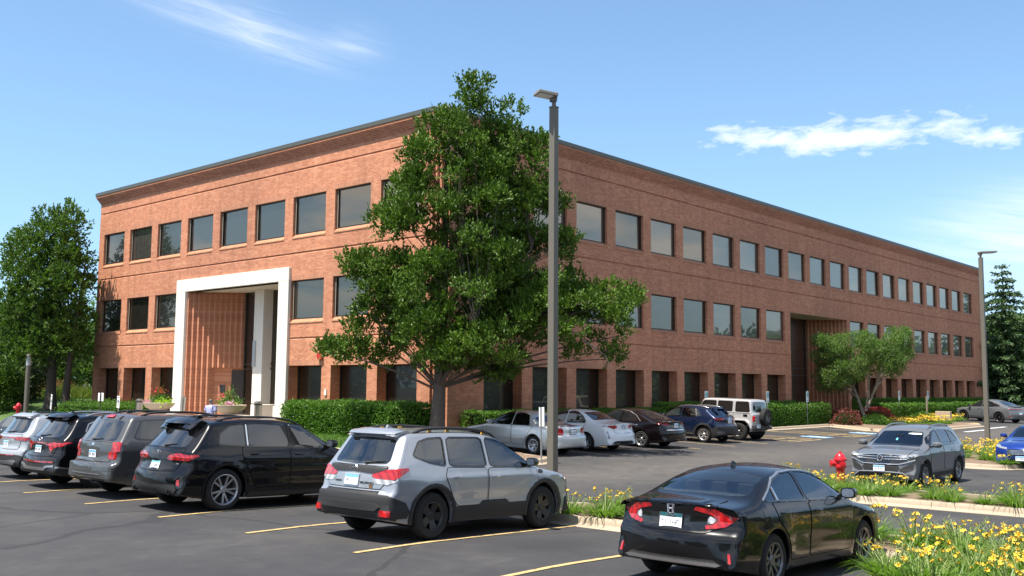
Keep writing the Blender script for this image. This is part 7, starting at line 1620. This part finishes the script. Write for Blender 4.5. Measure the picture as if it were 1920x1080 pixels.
pts = grid(12.0, 16.3, -3.6, 4.4, .58, 5, .9) + [(12.2, 4.8), (12.7, 4.75), (11.95, 4.3), (13.4, 4.7)] + [(15.2, 4.9), (15.8, 5.0), (15.4, 5.6), (16.1, 5.4), (15.3, 6.3), (16.0, 6.4), (15.6, 7.2)]
lilies([p for p in pts if not (13.0 < p[0] < 14.3 and .4 < p[1] < 1.6)], 'orange-yellow daylily clump in the near bed right of the black sedan', 'daylilies in the near bed', 2, zb, nb=(5, 15), s=(.95, 1.25))
pts = grid(23.15, 25.05, -3.5, 11.6, .72, 8, .92, .2)
lilies(pts + [(23.6, 12.2), (24.2, 12.4), (24.6, 12.0)], 'daylily clump on the middle island in front of the grey vehicle', 'daylilies on the middle island', 3, zb, nb=(3, 11))
pts = grid(36.6, 46.0, 10.2, 13.4, .85, 9, .75, .25)
lilies(pts, 'yellow daylily clump on the island at the far lamp', 'daylilies at the far lamp', 4, zb, nb=(4, 8), near=False, yellow=True)
zf2 = lambda x, y: g(x, y)+.14
lilies(grid(60.7, 67.2, 21.6, 23.0, .62, 11, .95, .15), 'yellow daylily clump below the small tree by the side entrance', 'daylilies by the side entrance', 5, zf2, s=(1.0, 1.25), nb=(6, 9), near=False, yellow=True)
lilies(grid(68.8, 72.6, 22.6, 24.2, .66, 12, .9, .15), 'yellow daylily clump by the tan block beyond the rounded bush', 'daylilies by the tan block', 6, zf2, s=(1.0, 1.25), nb=(6, 9), near=False, yellow=True)
# a few grass blades on the lawn strip in front of the hedge
def lawn_blades():
    rng = np.random.default_rng(4); n = 16000; x = rng.uniform(22.1, 23.3, n); y = rng.uniform(27, 37, n)
    n2 = 26000; x = np.concatenate([x, rng.uniform(22.1, 30, n2)]); y = np.concatenate([y, rng.uniform(46.6, 72, n2)])
    ok = ~((x > 26.4) & (y < 56)); x, y = x[ok], y[ok]; z = np.array([zlawn(a, b) for a, b in zip(x, y)])
    V = leaves(rng, np.stack([x, y, z], 1), np.array([0, 0, 1.])+rng.normal(size=(len(x), 3))*.4, .09, .014)
    tag(mesh_obj('grass', np_mesh('grass', V, 3), None, M_HEDGE), 'short mown grass blades on the lawn', 'grass', kind='stuff')
lawn_blades()

# the wooded horizon, too far off to tell its trees apart
def treeline():
    rng = np.random.default_rng(77); C = []
    for a in np.arange(-34, 118, .55):
        if 24 < a < 58: continue
        d = rng.uniform(165, 230); r = radians(a); 
        for k in range(2): C.append((cos(r)*d+rng.uniform(-4, 4), sin(r)*d+rng.uniform(-4, 4), rng.uniform(1.5, 6.5)+2.5*sin(a*.7)+k*1.5))
    V = crown_leaves(78, C, 4.6, 190, 1.5, 1.0, up=.2, flat=.8, spread=1.1)
    tag(mesh_obj('treeline', np_mesh('treeline', V, 3), None, M_LEAF2), 'distant wooded skyline beyond the car park', 'woods', kind='stuff')
treeline()
# ------------------------------------------------------------------ street furniture, signs, people
M_POLE = simple('brown-grey painted pole', (.13, .118, .095), .5, var=.1, vscale=3, spec=.4)
M_LAMPGREY = simple('lamp housing', (.20, .185, .155), .45)
M_REDPAINT = simple('hydrant red', (.52, .012, .022), .35, var=.1, coat=.3)
M_SIGNW = simple('sign white', (.80, .82, .80), .4); M_SIGNT = simple('sign teal', (.10, .36, .42), .4); M_SIGND = simple('sign ink', (.03, .05, .12), .5)
M_GALV = simple('galvanised post', (.30, .31, .30), .5, .5)
M_BOWL = concrete('planter concrete', (.50, .42, .35), .12)
def light_pole(loc, h, w, label, heading, head=(.62, .34, .09), tilt=.14, strap=False):
    root = empty('street_lamp', loc, 0); tag(root, label, 'street lamp')
    mb = MB(); mb.box((0, 0, .45), (w*2.6, w*2.6, .9)) if False else mb.box((0, 0, .02), (w*2.1, w*2.1, .04)); mb.build('base_plate', M_GALV, root)
    mb = MB(); mb.box((0, 0, h/2), (w, w, h), taper=.86); mb.build('pole', M_POLE, root, bevel=.012)
    mb = MB(); mb.box((0, 0, h+.012), (w*.9, w*.9, .025)); mb.build('cap', M_POLE, root)
    mb = MB(); mb.tube([(0, 0, h), (0, 0, h+.2)], .045, 10); mb.build('tenon', M_POLE, root, smooth=50)
    mb = MB(); c, s = cos(heading), sin(heading); hd = empty
    mb.box((0, 0, 0), head); hd = mb.build('lamp_head', M_LAMPGREY, root, bevel=.015); hd.location = (c*head[0]*.42, s*head[0]*.42, h+.27); hd.rotation_euler = (0, -tilt, heading)
    mb = MB(); mb.box((0.03, 0, -head[2]/2-.004), (head[0]*.72, head[1]*.8, .008)); mb.build('lens', M_SIGNW, hd)
    mb = MB(); mb.box((-head[0]/2+.04, 0, -.06), (.12, .14, .12)); mb.build('bracket', M_POLE, hd)
    if strap:
        mb = MB(); mb.tube([(-w/2-.012, w/2+.012, .05), (-w/2-.016, w/2+.016, h*.09), (-w/2-.010, w/2+.010, h*.19)], .006, 5); mb.build('cable', M_CLAD, root)
    return root
light_pole((16.0, 13.02, g(16, 13)+.12), 8.30, .17, 'tall square brown lamp post beside the silver vehicle, flat lamp head on top', radians(150), (.44, .36, .075), .10)
light_pole((46.2, 13.28, g(46.2, 13.28)+.12), 8.25, .19, 'farther square lamp post on the daylily island at the right', radians(-45), (.74, .34, .08), .05)
def bollard_light():
    loc = (22.85, 55.0, .55); root = empty('bollard_lamp', loc); tag(root, 'round lamp bollard with a clear lantern top on the left lawn', 'bollard lamp')
    mb = MB(); mb.tube([(0, 0, 0), (0, 0, 2.75)], .13, 18); mb.build('post', M_POLE, root, smooth=50)
    mb = MB(); mb.lathe([(.0, 2.751), (.135, 2.752), (.135, 3.2), (0, 3.201)], 18); mb.build('lantern', M_CLEAR, root, smooth=50)
    mb = MB(); mb.lathe([(0, 2.76), (.10, 2.76), (.02, 3.15), (0, 3.15)], 12); mb.build('reflector_cone', M_SATIN, root, smooth=50)
    mb = MB(); mb.lathe([(0, 3.202), (.145, 3.202), (.145, 3.34), (.12, 3.37), (0, 3.37)], 18); mb.build('cap', M_POLE, root, smooth=50)
bollard_light()
def hydrant(loc, label, s=1.0):
    root = empty('fire_hydrant', loc, 2.3); root.scale = (s, s, s); tag(root, label, 'fire hydrant')
    mb = MB(); mb.lathe([(0, 0), (.16, 0), (.16, .04), (.115, .05), (.108, .40), (.12, .43), (.15, .44), (.15, .49), (.125, .50), (.12, .60), (.165, .61), (.165, .65), (.135, .665), (.12, .72), (.08, .775), (.05, .79), (0, .795)], 20); mb.build('barrel', M_REDPAINT, root, smooth=35)
    mb = MB(); mb.lathe([(0, .79), (.035, .79), (.03, .84), (0, .845)], 5); mb.build('operating_nut', M_REDPAINT, root)
    for a, r, l in ((0, .085, .21), (pi/2, .062, .19), (-pi/2, .062, .19)):
        mb = MB(); mb.tube([(cos(a)*.06, sin(a)*.06, .53), (cos(a)*l, sin(a)*l, .53)], r*.85, 14); mb.tube([(cos(a)*l, sin(a)*l, .53), (cos(a)*(l+.035), sin(a)*(l+.035), .53)], r*1.08, 14); mb.tube([(cos(a)*(l+.035), sin(a)*(l+.035), .53), (cos(a)*(l+.065), sin(a)*(l+.065), .53)], .022, 5); mb.build('nozzle', M_REDPAINT, root, smooth=40)
    for k in range(8):
        pass
    return root
hydrant((25.0, 10.78, g(25.0, 10.8)+.16), 'red fire hydrant among the daylilies beside the grey vehicle', 1.02)
hydrant((22.75, 55.75, .5), 'red fire hydrant on the left lawn near the lamp bollard', .98)
def wheelchair(mb, s, fn):
    pts = [fn(s*.26*cos(a), s*.26*sin(a)-s*.1) for a in [radians(-200+25*i) for i in range(10)]]
    mb.tube(pts, s*.035, 5); mb.tube([fn(-.02*s, .42*s), fn(-.02*s, .08*s), fn(.22*s, .08*s), fn(.34*s, -.28*s)], s*.04, 5); mb.tube([fn(-.03*s, .5*s), fn(-.02*s, .56*s)], s*.06, 6)
def sign(loc, rz, label, zc, w, h, kind, tilt=0.0, lean=0.0, post=True, post_m=None, group='accessible parking signs'):
    root = empty('parking_sign', loc, rz); root.rotation_euler = (lean, tilt, rz); tag(root, label, 'sign', group)
    if post: mb = MB(); mb.box((0.02, 0, (zc+h/2)/2), (.03, .05, zc+h/2)); mb.build('post', post_m or M_GALV, root)
    mb = MB(); mb.box((-.006, 0, zc), (.008, w, h)); pl = mb.build('sign_panel', M_SIGNW, root, bevel=.003)
    fn = lambda a, b: (-.014, -a, b)
    if kind == 'acc':
        mb = MB(); mb.box((-.0115, 0, zc+h*.16), (.003, w*.84, h*.40)); mb.build('blue_field', M_SIGNT, pl)
        mb = MB(); wheelchair(mb, w*.62, lambda a, b: fn(a, zc+h*.15+b)); mb.build('wheelchair_symbol', M_SIGNW, pl)
        mb = MB(); mb.box((-.0115, 0, zc+h*.43), (.003, w*.8, h*.05)); mb.box((-.0115, 0, zc-h*.13), (.003, w*.7, h*.04)); mb.box((-.0115, 0, zc-h*.36), (.003, w*.76, h*.10)); mb.build('sign_print', M_SIGND if tilt else M_SIGNT, pl)
    elif kind == 'res':
        mb = MB(); mb.box((-.0115, 0, zc+h*.05), (.003, w*.5, h*.22)); mb.box((-.0115, 0, zc-h*.2), (.003, w*.4, h*.08)); mb.box((-.0115, 0, zc+h*.36), (.003, w*.6, h*.06)); mb.build('sign_print', M_SIGND, pl)
    return root
for x, lab in ((43.7, 'first accessible parking sign, behind the navy crossover'), (50.2, 'accessible parking sign above the hedge right of the off-road vehicle'), (55.15, 'accessible parking sign in front of the side entrance glass'), (69.65, 'accessible parking sign right of the small tree'), (75.35, 'last accessible parking sign near the lamp post')):
    sign((x, 25.68, g(x, 25.6)), pi/2, lab, 1.78, .30, .62, 'acc')
sign((24.0, 19.95, .02), radians(160), 'leaning white parking sign partly hidden by the near lamp post', 1.42, .32, .6, 'acc', 0, .03)
sign((22.62, 51.55, .45), radians(-12), 'tilted white parking sign with a dark symbol above the silver vehicle', .98, .30, .76, 'res', .0, .16)
sign((22.62, 44.45, .42), radians(-8), 'upright white parking sign left of the planter bowl', 1.1, .34, .56, 'res', 0, .03)
sign((22.9, 46.75, .5), radians(200), 'back of a small tan sign on a dark post', 1.22, .34, .40, 'none', post_m=M_FRAME)
# leaning white board by the entrance ribs
o = sign((22.62, 38.9, .3), radians(-70), 'narrow white parking sign seen edge-on in front of the ribbed wall', 1.25, .34, .6, 'res', 0, -.08)
# planter bowls
M_LIME = leaf_mat('lime vine leaf', (.22, .36, .02), (.42, .58, .05), 2, .5, .3, 20); M_FRED = simple('red flower', (.55, .03, .04), .6, var=.2, vscale=30); M_FPINK = simple('pink flower', (.62, .30, .40), .6, var=.2, vscale=30); M_GRN = leaf_mat('planter leaf', (.05, .12, .02), (.12, .24, .04), 2, .5, .3, 20)
def planter(loc, label, fl, seed, vine):
    root = empty('planter_bowl', loc); tag(root, label, 'planter'); rng = np.random.default_rng(seed)
    mb = MB(); mb.lathe([(0, 0), (.36, 0), (.36, .05), (.24, .09), (.22, .24), (.34, .27), (.58, .40), (.72, .56), (.74, .62), (.70, .63), (.66, .58), (0, .56)], 28); mb.build('bowl', M_BOWL, root, smooth=40)
    mb = MB(); mb.lathe([(0, .575), (.66, .575)], 20); mb.build('soil', M_MULCH, root)
    def tuft(name, n, cx, cy, r, z, hh, size, m, up=.8):
        p = rng.normal(size=(n, 3))*np.array([r*.5, r*.5, hh*.35])+np.array([cx, cy, z+hh*.5]); mesh_obj(name, np_mesh(name, leaves(rng, p, rng.normal(size=(n, 3))*.6+np.array([0, 0, up]), *size), 3), root, m)
    tuft('foliage', 420, 0, 0, .42, .58, .30, (.12, .06), M_GRN)
    tuft('tall_stems', 160, 0, 0, .22, .75, .50, (.14, .04), M_GRN, 1.5)
    tuft('lime_vine', 260, vine*.0, vine, .34, .52, .22, (.13, .09), M_LIME, .0); tuft('lime_vine', 200, 0, -vine*.9, .26, .56, .16, (.13, .09), M_LIME, .0)
    tuft('red_flowers', 170, 0, fl[0], .26, fl[1], .26, (.06, .06), M_FRED); tuft('pink_flowers', 140, -.3, fl[2], .24, .62, .12, (.06, .06), M_FPINK)
planter((24.4, 43.95, .86), 'concrete bowl planter with red flowers left of the portal leg', (.1, 1.02, .35), 3, -.45)
planter((24.4, 38.0, .86), 'concrete bowl planter with lime vines in front of the white column', (.38, .78, -.45), 4, .12)
def urn(loc, label):
    root = empty('ash_urn', loc); tag(root, label, 'ash bin')
    mb = MB(); mb.lathe([(0, 0), (.17, 0), (.17, .62), (.18, .64), (.18, .72), (.10, .78), (0, .78)], 18); mb.build('bin', simple('steel bin', (.32, .32, .32), .3, .9), root, smooth=40)
    mb = MB(); mb.lathe([(.182, .60), (.182, .66)], 18); mb.build('band', M_CLAD, root)
urn((25.9, 38.05, .86), 'steel ash bin beside the white column'); urn((24.6, 46.2, .86), 'steel ash bin left of the portal')
# tan block and yellow kerb end by the far daylilies
mb = MB(); mb.box((0, 0, .42), (.35, 1.0, .95), taper=.96); o = mb.build('utility_block', concrete('tan block', (.42, .32, .24), .1), None, bevel=.02); o.location = (68.4, 22.35, .12); tag(o, 'tan concrete block standing in the yellow daylilies', 'concrete block')
mb = MB(); mb.lathe([(0, .16), (.75, .16), (.82, .1), (.84, -.1)], 24); o = mb.build('kerb_nose', M_YELLOW, None, smooth=40); o.location = (69.6, 21.3, .1); tag(o, 'yellow painted kerb end', kind='structure')
mb = MB(); mb.box((0, 0, .9), (.06, .10, 1.8)); o = mb.build('marker_post', simple('weathered post', (.20, .17, .12), .8), None); o.location = (71.3, 24.4, .2); tag(o, 'thin weathered post in front of the far hedge', 'post')
# neighbour building at the right edge
def neighbour():
    loc = (140, 36, 0); root = empty('neighbour_building', loc); tag(root, 'pale flat-roofed building far behind the spruce', 'building')
    mb = MB(); mb.box((0, 6, 5.6), (22, 26, 11.2)); mb.build('wall', concrete('tan stucco', (.44, .34, .26), .06), root)
    mb = MB(); mb.box((0, 6, 11.35), (22.6, 26.6, .3)); mb.build('roof', M_SOFFIT, root)
    for f in range(3):
        mb = MB(); mb.box((-11.03, 6, 2.2+f*3.6), (.1, 25, 1.5)); w = mb.build('window', M_GLASS_LOW, root)
        mb = MB()
        for k in range(9): mb.box((-11.09, -6+k*3, 2.2+f*3.6), (.06, .15, 1.5))
        mb.build('mullion', M_SOFFIT, w)
neighbour()
# road and walk in the left distance
mb = MB(); mb.box((60, 88, 1.22), (70, 7, .06)); tag(mb.build('side_road', M_WALK), 'pale side road beyond the left lawn', kind='structure')
mb = MB(); mb.box((80, 130, .9), (140, 60, .8)); tag(mb.build('far_lawn', M_LAWN), 'far lawn behind the side road', kind='structure')

# ---- man in a pale lavender shirt, seen from behind, walking to the door
def skin_mesh(name, joints, bones, radii, sub=2, root_i=0):
    me = bpy.data.meshes.new(name); me.from_pydata(joints, bones, []); o = bpy.data.objects.new(name, me); COL.objects.link(o)
    sk = o.modifiers.new('skin', 'SKIN'); sk.use_smooth_shade = True; o.modifiers.new('sub', 'SUBSURF').levels = sub
    for i, r in enumerate(radii):
        v = me.skin_vertices[0].data[i]; v.radius = (r if isinstance(r, tuple) else (r, r)); v.use_root = i == root_i
    dg = bpy.context.evaluated_depsgraph_get(); out = bpy.data.meshes.new_from_object(o.evaluated_get(dg)); bpy.data.objects.remove(o)
    out.polygons.foreach_set('use_smooth', [True]*len(out.polygons)); return out
def person():
    loc = (21.55, 34.85, g(21.55, 34.85)); root = empty('person', loc, radians(20)); tag(root, 'person in pale lavender shirt with short grey hair, seen from behind, walking to the entrance', 'person')
    SKIN = simple('skin', (.42, .25, .18), .5, var=.08)
    J = [(0, 0, .94), (0, 0, 1.10), (0, 0, 1.30), (-.01, 0, 1.42), (.0, 0, 1.50), (.015, 0, 1.58), (.02, 0, 1.66),
         (0, .19, 1.40), (-.02, .245, 1.13), (.10, .25, .90), (.13, .25, .84), (0, -.19, 1.40), (-.02, -.245, 1.13), (.08, -.25, .90), (.11, -.25, .84),
         (0, .10, .88), (.10, .11, .50), (.02, .11, .09), (.14, .12, .035), (0, -.10, .88), (-.06, -.11, .50), (-.22, -.11, .12), (-.12, -.12, .035)]
    Bn = [(0, 1), (1, 2), (2, 3), (3, 4), (4, 5), (5, 6), (3, 7), (7, 8), (8, 9), (9, 10), (3, 11), (11, 12), (12, 13), (13, 14), (0, 15), (15, 16), (16, 17), (17, 18), (0, 19), (19, 20), (20, 21), (21, 22)]
    R = [(.13, .16), (.13, .155), (.12, .17), (.085, .12), .055, .085, .075, .062, .046, .034, .03, .062, .046, .034, .03, .10, .068, .042, .04, .10, .068, .042, .04]
    body = mesh_obj('body', skin_mesh('body', J, Bn, R), root, SKIN)
    # shirt with short sleeves, trousers, shoes, hair
    sj = [(0, 0, .92), (0, 0, 1.10), (0, 0, 1.30), (-.01, 0, 1.425), (0, .20, 1.405), (-.012, .235, 1.22), (0, -.20, 1.405), (-.012, -.235, 1.22)]
    sh = mesh_obj('shirt', skin_mesh('shirt', sj, [(0, 1), (1, 2), (2, 3), (3, 4), (4, 5), (3, 6), (6, 7)], [(.16, .19), (.155, .185), (.145, .20), (.10, .13), .085, .075, .085, .075]), root, simple('lavender shirt', (.36, .38, .58), .8, var=.08, vscale=5, bump=.3, bscale=12))
    tj = [(0, 0, .95), (0, .10, .86), (.10, .11, .50), (.02, .11, .12), (0, -.10, .86), (-.06, -.11, .50), (-.21, -.11, .15)]
    mesh_obj('trousers', skin_mesh('trousers', tj, [(0, 1), (1, 2), (2, 3), (0, 4), (4, 5), (5, 6)], [(.15, .18), .115, .085, .066, .115, .085, .066]), root, simple('dark trousers', (.05, .05, .06), .85))
    hj = [(-.035, 0, 1.60), (-.015, 0, 1.67), (.01, 0, 1.715)]
    mesh_obj('hair', skin_mesh('hair', hj, [(0, 1), (1, 2)], [.080, .088, .055]), root, simple('grey hair', (.14, .13, .125), .8, var=.3, vscale=60, bump=.6, bscale=90))
    for sg in (1, -1):
        mb = MB(); mb.lathe([(0, -.012), (.022, -.012), (.030, 0), (.022, .012), (0, .012)], 10, (.01, sg*.088, 1.60), 'y'); mb.build('ear', SKIN, body, smooth=60)
        mb = MB(); ax = .13 if sg > 0 else .11
        for k in range(4): mb.tube([(ax-.025+k*.018, sg*.25, .82), (ax-.022+k*.019, sg*.255, .775-.006*(k == 1)), (ax-.012+k*.017, sg*.245, .745)], [.009, .008, .006], 6)
        mb.tube([(ax+.02, sg*.235, .84), (ax+.05, sg*.225, .80), (ax+.055, sg*.225, .775)], [.011, .009, .007], 6); mb.build('fingers', SKIN, body, smooth=60)
        mb = MB(); bx = .02 if sg > 0 else -.22; mb.box((bx+.07, sg*.115, .04 if sg > 0 else .06), (.27, .095, .08), taper=.8); mb.build('shoe', M_CLAD, root, bevel=.02)
    mb = MB(); mb.tube([(.095, 0, 1.60), (.118, 0, 1.585), (.10, 0, 1.57)], [.012, .018, .01], 8); mb.build('nose', SKIN, body, smooth=60)
    for sg in (1, -1):
        mb = MB(); mb.lathe([(0, -.012), (.012, 0), (0, .012)], 10, (.092, sg*.033, 1.615), 'x'); mb.build('eye', M_SIGNW, body, smooth=60)
    mb = MB(); mb.box((.098, 0, 1.535), (.01, .05, .01)); mb.build('mouth', simple('lips', (.35, .14, .12), .5), body)
person()
